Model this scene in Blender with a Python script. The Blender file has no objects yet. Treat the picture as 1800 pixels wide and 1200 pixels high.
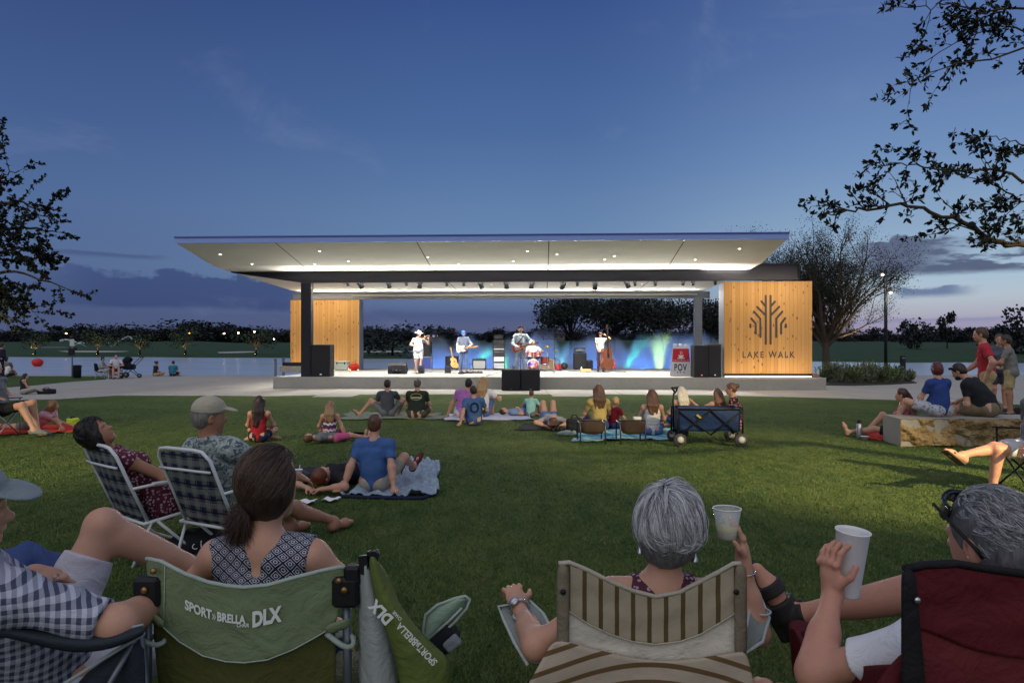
import bpy, bmesh, math, random
import numpy as np
from mathutils import Vector, Matrix, Euler
R = math.radians
rng = np.random.default_rng(7)
random.seed(7)
scene = bpy.context.scene
COL = scene.collection
# ------------------------------------------------------------------ camera, exposure
EYE, HOR, F = 1.55, 610.0, 1200.0          # eye height (m), horizon row and focal length in photograph pixels
cam_d = bpy.data.cameras.new("camera"); cam = bpy.data.objects.new("camera", cam_d); COL.objects.link(cam)
cam.location = (0, 0, EYE); cam.rotation_euler = (R(90), 0, 0)
cam_d.sensor_width = 36; cam_d.lens = 36 * F / 1800; cam_d.shift_y = (HOR - 600) / 1800
cam_d.clip_start = .05; cam_d.clip_end = 4000
scene.camera = cam
scene.view_settings.view_transform = 'Standard'; scene.view_settings.look = 'None'
scene.view_settings.exposure = 0; scene.view_settings.gamma = 1
scene.cycles.max_bounces = 6; scene.cycles.transparent_max_bounces = 12
scene.cycles.volume_bounces = 0; scene.cycles.volume_step_rate = 1; scene.cycles.volume_max_steps = 128
scene.cycles.sample_clamp_indirect = 4; scene.cycles.caustics_reflective = False; scene.cycles.caustics_refractive = False
scene.cycles.use_denoising = True

def at(px, py, d):
    """the real place seen at a photograph pixel, d metres in front of the camera"""
    return Vector(((px - 900) * d / F, d, EYE - (py - HOR) * d / F))
def gp(px, py, z=0.0):
    d = F * (EYE - z) / (py - HOR)
    return Vector(((px - 900) * d / F, d, z))
def lin(c):
    return tuple(((v / 255) / 12.92 if v / 255 <= .04045 else ((v / 255 + .055) / 1.055) ** 2.4) for v in c[:3])

# ------------------------------------------------------------------ node helper
class NT:
    def __init__(s, tree): s.t = tree; s.n = tree.nodes; s.l = tree.links
    def put(s, sock, v):
        if v is None: return
        if isinstance(v, bpy.types.NodeSocket): s.l.new(v, sock)
        elif isinstance(v, (tuple, list)) and len(v) == 3 and sock.type == 'RGBA': sock.default_value = (*v, 1)
        else: sock.default_value = v
    def node(s, typ, ins=None, **kw):
        n = s.n.new(typ)
        for k, v in kw.items(): setattr(n, k, v)
        for k, v in (ins or {}).items(): s.put(n.inputs[k], v)
        return n
    def m(s, op, a, b=None, c=None, clamp=False):
        n = s.n.new('ShaderNodeMath'); n.operation = op; n.use_clamp = clamp
        for i, v in enumerate((a, b, c)): s.put(n.inputs[i], v) if v is not None else None
        return n.outputs[0]
    def mix(s, f, a, b, typ='MIX'):
        n = s.n.new('ShaderNodeMix'); n.data_type = 'RGBA'; n.blend_type = typ; n.clamp_factor = True
        s.put(n.inputs[0], f); s.put(n.inputs[6], a); s.put(n.inputs[7], b); return n.outputs[2]
    def ramp(s, f, stops, mode='LINEAR'):
        n = s.n.new('ShaderNodeValToRGB'); n.color_ramp.interpolation = mode; e = n.color_ramp.elements
        while len(e) < len(stops): e.new(.5)
        for i, (p, c) in enumerate(stops):
            e[i].position = p; e[i].color = (*c, 1) if not isinstance(c, (int, float)) else (c, c, c, 1)
        s.put(n.inputs[0], f); return n.outputs[0]
    def ss(s, v, lo, hi):      # smoothstep
        n = s.n.new('ShaderNodeMapRange'); n.interpolation_type = 'SMOOTHSTEP'
        s.put(n.inputs[0], v); s.put(n.inputs[1], lo); s.put(n.inputs[2], hi); s.put(n.inputs[3], 0.0); s.put(n.inputs[4], 1.0); return n.outputs[0]
    def noise(s, vec, scale, detail=3, rough=.55, dist=0.0):
        n = s.n.new('ShaderNodeTexNoise'); s.put(n.inputs['Vector'], vec)
        n.inputs['Scale'].default_value = scale; n.inputs['Detail'].default_value = detail
        n.inputs['Roughness'].default_value = rough; n.inputs['Distortion'].default_value = dist; return n.outputs['Fac']
    def xyz(s, v):
        n = s.n.new('ShaderNodeSeparateXYZ'); s.put(n.inputs[0], v); return n.outputs
    def vec(s, x, y, z):
        n = s.n.new('ShaderNodeCombineXYZ'); s.put(n.inputs[0], x); s.put(n.inputs[1], y); s.put(n.inputs[2], z); return n.outputs[0]
    def coord(s, which='Object'): return s.n.new('ShaderNodeTexCoord').outputs[which]
    def bump(s, h, strength, dist=.01):
        n = s.n.new('ShaderNodeBump'); n.inputs['Strength'].default_value = strength; n.inputs['Distance'].default_value = dist
        s.put(n.inputs['Height'], h); return n.outputs[0]

# ------------------------------------------------------------------ dusk sky
world = bpy.data.worlds.new("World"); scene.world = world; world.use_nodes = True
def build_sky():
    t = NT(world.node_tree); t.n.clear()
    d = t.coord('Generated'); x, y, z = t.xyz(d)
    hl = t.m('SQRT', t.m('ADD', t.m('MULTIPLY', x, x), t.m('MULTIPLY', y, y)))
    sx = t.m('DIVIDE', x, t.m('MAXIMUM', hl, .01))                       # sine of the compass bearing
    zz = t.m('MAXIMUM', z, 0.0)
    L = t.ramp(zz, [(0, lin((78, 86, 116))), (.045, lin((76, 90, 128))), (.10, lin((86, 107, 146))), (.18, lin((82, 108, 152))), (.30, lin((66, 93, 142))), (.46, lin((50, 72, 122))), (1, lin((46, 68, 126)))])
    C = t.ramp(zz, [(0, lin((88, 90, 118))), (.045, lin((86, 98, 136))), (.10, lin((112, 140, 176))), (.18, lin((100, 131, 172))), (.30, lin((76, 107, 157))), (.46, lin((55, 82, 138))), (1, lin((50, 78, 146)))])
    Rr = t.ramp(zz, [(0, lin((128, 124, 158))), (.022, lin((150, 142, 172))), (.042, lin((172, 172, 188))), (.062, lin((178, 190, 202))), (.085, lin((168, 192, 210))), (.15, lin((140, 168, 197))), (.24, lin((112, 143, 186))), (.36, lin((88, 116, 167))), (.46, lin((74, 100, 152))), (1, lin((60, 86, 146)))])
    base = t.mix(t.ss(sx, -.62, .02), L, C)
    base = t.mix(t.ss(sx, .05, .50), base, Rr)
    # cloud banks: noise-edged layers low over the horizon
    cv = t.vec(t.m('MULTIPLY', sx, 9.0), t.m('MULTIPLY', z, 34.0), 1.7)
    n1 = t.noise(cv, 1.0, 7, .6)
    cv2 = t.vec(t.m('MULTIPLY', sx, 14.0), 0.4, 5.3)
    n2 = t.noise(cv2, 1.0, 4, .6)
    def bank(z0, z1, s0, s1, s2, s3, amp, soft=.006):
        top = t.m('ADD', z1, t.m('MULTIPLY', t.m('SUBTRACT', n2, .5), amp))
        top = t.m('ADD', top, t.m('MULTIPLY', t.m('SUBTRACT', n1, .5), amp * .8))
        low = t.m('ADD', z0, t.m('MULTIPLY', t.m('SUBTRACT', n1, .5), amp * .35))
        a = t.m('SUBTRACT', 1.0, t.ss(z, t.m('SUBTRACT', top, soft * .5), t.m('ADD', top, soft * .5)))
        b = t.ss(z, t.m('SUBTRACT', low, soft), t.m('ADD', low, soft))
        c = t.m('MULTIPLY', t.ss(sx, s0, s1), t.m('SUBTRACT', 1.0, t.ss(sx, s2, s3)))
        return t.m('MULTIPLY', t.m('MULTIPLY', a, b), c)
    k1 = bank(.052, .092, -.62, -.50, -.33, -.20, .06, .005)
    base = t.mix(t.m('MULTIPLY', k1, .80), base, lin((56, 72, 116)))
    k1b = bank(.113, .118, -.60, -.54, -.48, -.44, .012, .003)
    base = t.mix(t.m('MULTIPLY', k1b, .55), base, lin((62, 76, 118)))
    k3 = bank(.040, .052, -.40, -.2, .25, .42, .012, .012)
    base = t.mix(t.m('MULTIPLY', k3, .45), base, lin((62, 76, 118)))
    cloudc = t.mix(n1, lin((66, 78, 108)), lin((98, 106, 132)))
    k2 = bank(.092, .136, .43, .475, 2, 3, .060, .005)
    hole = t.noise(t.vec(t.m('MULTIPLY', sx, 16.0), t.m('MULTIPLY', z, 62.0), 8.4), 1.0, 6, .6)
    k2 = t.m('MULTIPLY', k2, t.m('SUBTRACT', 1.0, t.m('MULTIPLY', t.ss(hole, .50, .60), t.ss(sx, .50, .57))))
    base = t.mix(t.m('MULTIPLY', k2, .93), base, cloudc)
    k4 = bank(.064, .075, .485, .50, .535, .57, .034, .004)
    base = t.mix(t.m('MULTIPLY', k4, .8), base, lin((84, 104, 146)))
    k5 = bank(.030, .036, .42, .48, .56, .64, .016, .004)
    base = t.mix(t.m('MULTIPLY', k5, .6), base, lin((128, 132, 172)))
    # thin high cirrus
    ci = t.noise(t.vec(t.m('MULTIPLY', t.m('ADD', sx, t.m('MULTIPLY', z, -.8)), 5.0), t.m('MULTIPLY', t.m('ADD', z, t.m('MULTIPLY', sx, .35)), 9.0), 3.1), 1.0, 6, .6, .5)
    base = t.mix(t.m('MULTIPLY', t.ss(ci, .56, .80), .16), base, lin((150, 160, 195)))
    # brighter fill glow added to the unseen sky behind and above the viewer
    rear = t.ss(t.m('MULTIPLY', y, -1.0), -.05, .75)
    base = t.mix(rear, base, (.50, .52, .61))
    base = t.mix(t.ss(z, .50, .95), base, (.36, .38, .46))
    below = t.ss(t.m('MULTIPLY', z, -1.0), 0.0, .08)
    base = t.mix(below, base, (.03, .035, .04))
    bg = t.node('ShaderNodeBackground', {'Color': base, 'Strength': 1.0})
    sky = t.node('ShaderNodeTexSky', sky_type='NISHITA'); sky.sun_disc = False
    sky.sun_elevation = R(-3); sky.sun_rotation = R(150); sky.air_density = 1; sky.ozone_density = 3
    b2 = t.node('ShaderNodeBackground', {'Color': sky.outputs[0], 'Strength': .02})
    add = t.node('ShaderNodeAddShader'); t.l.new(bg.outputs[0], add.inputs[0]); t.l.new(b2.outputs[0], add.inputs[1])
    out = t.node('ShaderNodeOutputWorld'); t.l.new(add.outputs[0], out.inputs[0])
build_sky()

def lamp(name, typ, loc, target, power, color, parent=None, **kw):
    l = bpy.data.lights.new(name, typ); o = bpy.data.objects.new(name, l); COL.objects.link(o)
    l.energy = power; l.color = color
    for k, v in kw.items(): setattr(l, k, v)
    o.location = loc
    if target is not None:
        o.rotation_euler = (Vector(target) - Vector(loc)).to_track_quat('-Z', 'Y').to_euler()
    return o
# the last soft western light: one wide sun behind the viewer
sun = lamp("sun", 'SUN', (0, -30, 60), (0, 0, 0), .52, (1, .95, .92), angle=R(70))
sun.rotation_euler = Euler((R(42), 0, R(-28)))
# ------------------------------------------------------------------ materials
MATS = {}
def principled(name, rough=.7, metal=0.0, spec=.35):
    m = bpy.data.materials.new(name); m.use_nodes = True
    t = NT(m.node_tree); b = t.n['Principled BSDF']
    b.inputs['Roughness'].default_value = rough; b.inputs['Metallic'].default_value = metal
    b.inputs['Specular IOR Level'].default_value = spec
    return m, t, b
def M(name, col, rough=.75, var=.12, scale=9.0, bump=.15, bscale=70.0, metal=0.0, spec=.3):
    """plain procedural surface: a base colour with uneven tone and a fine relief. col is sRGB 0-255 (reflectance)"""
    key = (name, col)
    if key in MATS: return MATS[key]
    m, t, b = principled(name, rough, metal, spec)
    c = lin(col); co = t.coord()
    n = t.noise(co, scale, 4)
    lo = tuple(v * (1 - var) for v in c); hi = tuple(min(1, v * (1 + var)) for v in c)
    t.put(b.inputs['Base Color'], t.mix(n, lo, hi))
    if bump: t.put(b.inputs['Normal'], t.bump(t.noise(co, bscale, 3), bump, .004))
    MATS[key] = m; return m
def emit(name, col, strength):
    key = (name, col, strength)
    if key in MATS: return MATS[key]
    m, t, b = principled(name)
    b.inputs['Base Color'].default_value = (*lin(col), 1)
    b.inputs['Emission Color'].default_value = (*lin(col), 1); b.inputs['Emission Strength'].default_value = strength
    MATS[key] = m; return m

# ------------------------------------------------------------------ objects
def tag(o, label=None, cat=None, group=None, kind=None):
    if label: o['label'] = label
    if cat: o['category'] = cat
    if group: o['group'] = group
    if kind: o['kind'] = kind
    return o
def empty(name, loc, label, cat, group=None, rz=0.0):
    o = bpy.data.objects.new(name, None); COL.objects.link(o); o.location = loc; o.rotation_euler = (0, 0, rz)
    o.empty_display_size = .1
    return tag(o, label, cat, group)
def mesh_obj(name, verts, faces, mat, parent=None, smooth=False, mats=None, fmat=None):
    me = bpy.data.meshes.new(name)
    if isinstance(verts, np.ndarray) and isinstance(faces, np.ndarray):
        nv, nf, k = len(verts), len(faces), faces.shape[1]
        me.vertices.add(nv); me.vertices.foreach_set('co', verts.astype(np.float32).ravel())
        me.loops.add(nf * k); me.polygons.add(nf)
        me.polygons.foreach_set('loop_start', np.arange(0, nf * k, k, dtype=np.int32))
        me.loops.foreach_set('vertex_index', faces.astype(np.int32).ravel())
        me.update(calc_edges=True)
    else:
        me.from_pydata([tuple(v) for v in verts], [], faces)
    for q in (mats or [mat]): me.materials.append(q)
    if fmat is not None: me.polygons.foreach_set('material_index', np.asarray(fmat, dtype=np.int32))
    if smooth: me.polygons.foreach_set('use_smooth', np.ones(len(me.polygons), dtype=bool))
    me.update(); me.validate()
    o = bpy.data.objects.new(name, me); COL.objects.link(o)
    if parent is not None: o.parent = parent
    return o
def frame_from(dirv, up=(0, 0, 1)):
    z = Vector(dirv).normalized(); u = Vector(up)
    if abs(z.dot(u)) > .98: u = Vector((1, 0, 0))
    x = u.cross(z).normalized(); y = z.cross(x); return x, y, z

class MB:
    """collects shapes into one mesh"""
    def __init__(s): s.v = []; s.f = []; s.sm = []
    def add(s, vs, fs, smooth=False):
        n = len(s.v); s.v += [Vector(p) for p in vs]
        for f in fs: s.f.append([i + n for i in f]); s.sm.append(smooth)
        return s
    def box(s, c, size, rot=None, bev=0.006):
        """box with chamfered edges"""
        hx, hy, hz = (q / 2 for q in size); b = min(bev, hx * .45, hy * .45, hz * .45)
        idx = {}; vs = []
        for sx in (-1, 1):
            for sy in (-1, 1):
                for sz in (-1, 1):
                    for k in range(3):
                        p = [sx * hx, sy * hy, sz * hz]
                        for j in range(3):
                            if j != k: p[j] -= (sx, sy, sz)[j] * b
                        idx[(sx, sy, sz, k)] = len(vs); vs.append(Vector(p))
        fs = []
        for k in range(3):
            i, j = (k + 1) % 3, (k + 2) % 3
            for sg in (-1, 1):
                q = []
                for a, c2 in ((-1, -1), (1, -1), (1, 1), (-1, 1)):
                    t = [0, 0, 0]; t[k] = sg; t[i] = a; t[j] = c2; q.append(idx[(*t, k)])
                fs.append(q if sg > 0 else q[::-1])
        for k in range(3):                      # edges running along axis k
            i, j = (k + 1) % 3, (k + 2) % 3
            for a in (-1, 1):
                for c2 in (-1, 1):
                    t0 = [0, 0, 0]; t0[i] = a; t0[j] = c2; t1 = list(t0); t0[k] = -1; t1[k] = 1
                    q = [idx[(*t0, i)], idx[(*t1, i)], idx[(*t1, j)], idx[(*t0, j)]]
                    fs.append(q if a * c2 < 0 else q[::-1])
        for sx in (-1, 1):
            for sy in (-1, 1):
                for sz in (-1, 1):
                    q = [idx[(sx, sy, sz, k)] for k in range(3)]
                    fs.append(q if sx * sy * sz > 0 else q[::-1])
        m = rot.to_matrix() if isinstance(rot, Euler) else (rot if rot is not None else Matrix.Identity(3))
        return s.add([m @ p + Vector(c) for p in vs], fs)
    def tube(s, pts, r, n=8, caps=True):
        pts = [Vector(p) for p in pts]; rs = r if isinstance(r, (list, tuple)) else [r] * len(pts)
        vs = []; fs = []; px = None
        for i, p in enumerate(pts):
            a = pts[max(0, i - 1)]; b = pts[min(len(pts) - 1, i + 1)]; d = (b - a)
            d = d.normalized() if d.length > 1e-9 else Vector((0, 0, 1))
            if px is None: x, y, _ = frame_from(d)
            else:
                x = (px - d * px.dot(d)); x = x.normalized() if x.length > 1e-6 else frame_from(d)[0]; y = d.cross(x)
            px = x
            for k in range(n):
                a2 = 2 * math.pi * k / n; vs.append(p + (x * math.cos(a2) + y * math.sin(a2)) * rs[i])
        for i in range(len(pts) - 1):
            for k in range(n):
                k2 = (k + 1) % n; fs.append([i * n + k, i * n + k2, (i + 1) * n + k2, (i + 1) * n + k])
        if caps: fs.append(list(range(n))[::-1]); fs.append([(len(pts) - 1) * n + k for k in range(n)])
        return s.add(vs, fs, True)
    def bar(s, a, b, w, h):
        a, b = Vector(a), Vector(b); x, y, z = frame_from(b - a)
        return s.box((a + b) / 2, (w, h, (b - a).length), Matrix((x, y, z)).transposed(), .004)
    def lathe(s, prof, c=(0, 0, 0), n=20, axis=(0, 0, 1), caps=True):
        x, y, z = frame_from(axis); c = Vector(c); vs = []; fs = []
        for r, h in prof:
            for k in range(n):
                a = 2 * math.pi * k / n; vs.append(c + (x * math.cos(a) + y * math.sin(a)) * r + z * h)
        for i in range(len(prof) - 1):
            for k in range(n):
                k2 = (k + 1) % n; fs.append([i * n + k, i * n + k2, (i + 1) * n + k2, (i + 1) * n + k])
        if caps: fs.append(list(range(n))[::-1]); fs.append([(len(prof) - 1) * n + k for k in range(n)])
        return s.add(vs, fs, True)
    def prism(s, poly, ext, frame=None):
        """poly: 2-D outline (anticlockwise), extruded by ext along the frame's third axis; frame = (origin, ax, ay, az)"""
        o, ax, ay, az = frame or (Vector(), Vector((1, 0, 0)), Vector((0, 1, 0)), Vector((0, 0, 1)))
        n = len(poly); vs = [o + ax * p[0] + ay * p[1] for p in poly] + [o + ax * p[0] + ay * p[1] + az * ext for p in poly]
        fs = [list(range(n))[::-1], [n + i for i in range(n)]] + [[i, (i + 1) % n, n + (i + 1) % n, n + i] for i in range(n)]
        return s.add(vs, fs)
    def ball(s, c, r, n=14, m=9, frame=None):
        rx, ry, rz = r if isinstance(r, (tuple, list)) else (r, r, r); c = Vector(c)
        mt = frame if frame is not None else Matrix.Identity(3)
        vs = []; fs = []
        for i in range(1, m):
            th = math.pi * i / m
            for k in range(n):
                a = 2 * math.pi * k / n; vs.append(c + mt @ Vector((rx * math.sin(th) * math.cos(a), ry * math.sin(th) * math.sin(a), rz * math.cos(th))))
        vs += [c + mt @ Vector((0, 0, rz)), c + mt @ Vector((0, 0, -rz))]; T = (m - 1) * n
        for i in range(m - 2):
            for k in range(n):
                k2 = (k + 1) % n; fs.append([i * n + k, (i + 1) * n + k, (i + 1) * n + k2, i * n + k2])
        for k in range(n):
            k2 = (k + 1) % n; fs.append([T, k, k2]); fs.append([T + 1, (m - 2) * n + k2, (m - 2) * n + k])
        return s.add(vs, fs, True)
    def build(s, name, mat, parent=None, smooth=None):
        o = mesh_obj(name, s.v, s.f, mat, parent)
        o.data.polygons.foreach_set('use_smooth', np.array(s.sm if smooth is None else [smooth] * len(s.f), dtype=bool))
        return o
def sheet(name, rows, mat, parent=None, thick=.004, sub=1):
    """cloth: rows of points, smoothed and given a thickness"""
    nr, nc = len(rows), len(rows[0]); vs = [Vector(p) for r in rows for p in r]
    fs = [[i * nc + j, i * nc + j + 1, (i + 1) * nc + j + 1, (i + 1) * nc + j] for i in range(nr - 1) for j in range(nc - 1)]
    o = mesh_obj(name, vs, fs, mat, parent, True)
    if sub:
        m = o.modifiers.new('smooth', 'SUBSURF'); m.levels = sub; m.render_levels = sub
    if thick:
        m = o.modifiers.new('thickness', 'SOLIDIFY'); m.thickness = thick; m.offset = 0
    return o
def copy_tree(o, parent=None):
    c = o.copy(); COL.objects.link(c)
    if parent is not None: c.parent = parent
    for ch in [q for q in o.children]: copy_tree(ch, c)
    return c
def text_mesh(name, s, size, mat, parent=None, loc=(0, 0, 0), rot=(R(90), 0, 0), ext=.002, align='CENTER', sx=1.0, warp=None, bold=0.0, space=1.0):
    cu = bpy.data.curves.new(name, 'FONT'); cu.body = s; cu.size = size; cu.extrude = ext; cu.align_x = align; cu.offset = bold
    cu.space_character = space; cu.resolution_u = 3
    o = bpy.data.objects.new(name, cu); COL.objects.link(o)
    dg = bpy.context.evaluated_depsgraph_get(); dg.update()
    me = bpy.data.meshes.new_from_object(o.evaluated_get(dg)); bpy.data.objects.remove(o); bpy.data.curves.remove(cu)
    mt = Euler(rot).to_matrix()
    for v in me.vertices:
        p = Vector((v.co.x * sx, v.co.y, v.co.z))
        v.co = warp(p) if warp else (mt @ p + Vector(loc))
    me.materials.clear(); me.materials.append(mat); me.name = name
    q = bpy.data.objects.new(name, me); COL.objects.link(q)
    if parent is not None: q.parent = parent
    return q

# ------------------------------------------------------------------ implicit surfaces (people, hair, clothes)
def cone(a, b, ra, rb, k=.03, cuta=False, cutb=False, op='add'):
    return dict(t='c', a=np.array(a, float), b=np.array(b, float), ra=ra, rb=rb, k=k, ca=cuta, cb=cutb, op=op)
def ell(c, r, fr=None, k=.03, op='add'):
    r = (r, r, r) if isinstance(r, (int, float)) else r
    fr = np.eye(3) if fr is None else np.array([list(v) for v in fr], float)     # rows: the three axes
    return dict(t='e', c=np.array(c, float), r=np.array(r, float), fr=fr, k=k, op=op)
def rbox(c, half, fr=None, rr=.01, k=.02, op='add'):
    fr = np.eye(3) if fr is None else np.array([list(v) for v in fr], float)
    return dict(t='b', c=np.array(c, float), r=np.array(half, float), fr=fr, k=k, rr=rr, op=op)
def plane(p, n, op='cut'):        # removes what lies on the side n points to
    return dict(t='p', c=np.array(p, float), n=np.array(n, float) / np.linalg.norm(n), op=op)
def prim_bounds(q):
    if q['t'] == 'c':
        r = max(q['ra'], q['rb']); return np.minimum(q['a'], q['b']) - r, np.maximum(q['a'], q['b']) + r
    e = np.abs(q['fr'].T) @ q['r']; return q['c'] - e, q['c'] + e
def prim_eval(q, X, Y, Z):
    if q['t'] == 'c':
        a, b = q['a'], q['b']; ba = b - a; L2 = float(ba @ ba) + 1e-12
        px, py, pz = X - a[0], Y - a[1], Z - a[2]
        tt = (px * ba[0] + py * ba[1] + pz * ba[2]) / L2; t = np.clip(tt, 0, 1)
        d = np.sqrt((px - t * ba[0]) ** 2 + (py - t * ba[1]) ** 2 + (pz - t * ba[2]) ** 2) - (q['ra'] + (q['rb'] - q['ra']) * t)
        L = math.sqrt(L2)
        if q['cb']: d = np.maximum(d, (tt - 1) * L)
        if q['ca']: d = np.maximum(d, -tt * L)
        return d
    px, py, pz = X - q['c'][0], Y - q['c'][1], Z - q['c'][2]
    f = q['fr']; u = [px * f[i][0] + py * f[i][1] + pz * f[i][2] for i in range(3)]
    if q['t'] == 'e':
        r = q['r']; k0 = np.sqrt(sum((u[i] / r[i]) ** 2 for i in range(3))); k1 = np.sqrt(sum((u[i] / r[i] ** 2) ** 2 for i in range(3))) + 1e-9
        return k0 * (k0 - 1) / k1
    rr = q['rr']; w = [np.abs(u[i]) - q['r'][i] + rr for i in range(3)]
    return np.sqrt(sum(np.maximum(v, 0) ** 2 for v in w)) + np.minimum(np.maximum(np.maximum(w[0], w[1]), w[2]), 0) - rr
def sdf_mesh(prims, h, wrinkle=0.0, wscale=18.0, seed=0):
    """surface nets over the blended field; returns verts, quads"""
    adds = [q for q in prims if q['op'] == 'add']
    lo = np.min([prim_bounds(q)[0] for q in adds], axis=0) - 3 * h; hi = np.max([prim_bounds(q)[1] for q in adds], axis=0) + 3 * h
    n = np.ceil((hi - lo) / h).astype(int) + 1
    D = np.full(tuple(n), .5, np.float32)
    ax = [(lo[i] + h * np.arange(n[i])).astype(np.float32) for i in range(3)]
    for q in prims:
        if q['t'] == 'p':
            d = (ax[0][:, None, None] - q['c'][0]) * q['n'][0] + (ax[1][None, :, None] - q['c'][1]) * q['n'][1] + (ax[2][None, None, :] - q['c'][2]) * q['n'][2]
            D = np.maximum(D, d.astype(np.float32)); continue
        a, b = prim_bounds(q); mg = q['k'] + 2.5 * h
        i0 = np.clip(np.floor((a - mg - lo) / h).astype(int), 0, n - 1); i1 = np.clip(np.ceil((b + mg - lo) / h).astype(int) + 1, 1, n)
        sl = tuple(slice(i0[i], i1[i]) for i in range(3))
        d = prim_eval(q, ax[0][sl[0]][:, None, None], ax[1][sl[1]][None, :, None], ax[2][sl[2]][None, None, :]).astype(np.float32)
        c = D[sl]; k = max(q['k'], 1e-5)
        if q['op'] == 'add':
            w = np.maximum(k - np.abs(c - d), 0) / k; D[sl] = np.minimum(c, d) - w * w * k * .25
        else:
            d = -d; w = np.maximum(k - np.abs(c - d), 0) / k; D[sl] = np.maximum(c, d) + w * w * k * .25
    if wrinkle:
        rg = np.random.default_rng(seed)
        for _ in range(5):
            v = rg.normal(size=3); v /= np.linalg.norm(v); w2 = rg.normal(size=3); w2 /= np.linalg.norm(w2); s = wscale * rg.uniform(.6, 2.0) * 2
            P = lambda vv: ax[0][:, None, None] * vv[0] + ax[1][None, :, None] * vv[1] + ax[2][None, None, :] * vv[2]
            D += (wrinkle * .45 * np.sin(P(v) * s + rg.uniform(0, 6) + 1.6 * np.sin(P(w2) * s * .4 + rg.uniform(0, 6)))).astype(np.float32)
    S = D < 0
    c0 = [slice(0, -1), slice(1, None)]
    cnt = sum(S[c0[i], c0[j], c0[k]].astype(np.int8) for i in (0, 1) for j in (0, 1) for k in (0, 1))
    I = np.argwhere((cnt > 0) & (cnt < 8))
    if len(I) == 0: return np.zeros((0, 3)), np.zeros((0, 4), int)
    idm = np.full(tuple(n - 1), -1, np.int64); idm[I[:, 0], I[:, 1], I[:, 2]] = np.arange(len(I))
    acc = np.zeros((len(I), 3)); num = np.zeros(len(I))
    cr = [(i, j, k) for i in (0, 1) for j in (0, 1) for k in (0, 1)]
    for A in cr:
        for axx in range(3):
            if A[axx]: continue
            B = list(A); B[axx] = 1
            da = D[I[:, 0] + A[0], I[:, 1] + A[1], I[:, 2] + A[2]]; db = D[I[:, 0] + B[0], I[:, 1] + B[1], I[:, 2] + B[2]]
            mk = (da < 0) != (db < 0); t = np.where(mk, da / np.where(mk, da - db, 1), 0)
            p = np.tile(np.array(A, float), (len(I), 1)); p[:, axx] = t
            acc += p * mk[:, None]; num += mk
    V = lo + h * (I + acc / num[:, None])
    Q = []
    for axx in range(3):
        o1, o2 = (axx + 1) % 3, (axx + 2) % 3
        s0 = [slice(1, -1)] * 3; s0[axx] = slice(0, -1); s1 = list(s0); s1[axx] = slice(1, None)
        a = S[tuple(s0)]; b = S[tuple(s1)]; E = np.argwhere(a != b)
        if len(E) == 0: continue
        sg = a[E[:, 0], E[:, 1], E[:, 2]]
        off = np.ones(3, int); off[axx] = 0; E = E + off
        def cell(d1, d2):
            g = E.copy(); g[:, o1] += d1; g[:, o2] += d2; return idm[g[:, 0], g[:, 1], g[:, 2]]
        q = np.stack([cell(-1, -1), cell(0, -1), cell(0, 0), cell(-1, 0)], 1)
        q[~sg] = q[~sg][:, ::-1]; Q.append(q)
    Q = np.concatenate(Q); Q = Q[(Q >= 0).all(1)]
    return V, Q
def sdf_obj(name, prims, h, mat, parent=None, **kw):
    V, Q = sdf_mesh(prims, h, **kw)
    return mesh_obj(name, V, Q, mat, parent, True)
# ------------------------------------------------------------------ people
def nrm(v):
    v = np.array(v, float); return v / (np.linalg.norm(v) + 1e-12)
def ik(a, target, l1, l2, pole):
    a = np.array(a, float); t = np.array(target, float); d = t - a; L = np.linalg.norm(d)
    L2 = min(max(L, abs(l1 - l2) + .02), (l1 + l2) * .998); u = d / (L + 1e-9); t = a + u * L2
    x = (l1 * l1 - l2 * l2 + L2 * L2) / (2 * L2); h = math.sqrt(max(l1 * l1 - x * x, 1e-6))
    p = np.array(pole, float); p = p - u * (p @ u); p = nrm(p)
    return a + u * x + p * h, t
def rot_about(v, ax, deg):
    ax = nrm(ax); c, s = math.cos(R(deg)), math.sin(R(deg)); v = np.array(v, float)
    return v * c + np.cross(ax, v) * s + ax * (ax @ v) * (1 - c)

SKIN = {}
def skin_mat(tone):
    if tone in SKIN: return SKIN[tone]
    m, t, b = principled('skin', .5, 0, .35); c = lin(tone); co = t.coord()
    n = t.noise(co, 14, 4); n2 = t.noise(co, 160, 3); n3 = t.noise(co, 45, 4, .7)
    cb = t.mix(n, tuple(v * .80 for v in c), (min(1, c[0] * 1.12), c[1] * 1.02, c[2] * .98)); t.put(b.inputs['Base Color'], t.mix(t.m('MULTIPLY', t.ss(n3, .5, .75), .35), cb, (c[0] * .80, c[1] * .60, c[2] * .55)))
    b.inputs['Subsurface Weight'].default_value = .12; b.inputs['Subsurface Radius'].default_value = (.012, .005, .003)
    t.put(b.inputs['Normal'], t.bump(n2, .35, .002)); SKIN[tone] = m; return m
FAIR, TAN, PINK, BROWN = (194, 152, 128), (170, 126, 100), (198, 148, 126), (150, 100, 76)
def hair_mat(col, name='hair'):
    key = (name, col)
    if key in MATS: return MATS[key]
    m, t, b = principled(name, .42, 0, .45); c = lin(col); co = t.coord()
    x, y, z = t.xyz(co)
    n = t.noise(t.vec(t.m('MULTIPLY', x, 90), t.m('MULTIPLY', y, 90), t.m('MULTIPLY', z, 12)), 1.0, 4, .6)
    t.put(b.inputs['Base Color'], t.ramp(n, [(.3, tuple(v * .55 for v in c)), (.7, tuple(min(1, v * 1.35) for v in c))]))
    t.put(b.inputs['Normal'], t.bump(n, .6, .01)); MATS[key] = m; return m
_fab = {}
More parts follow.
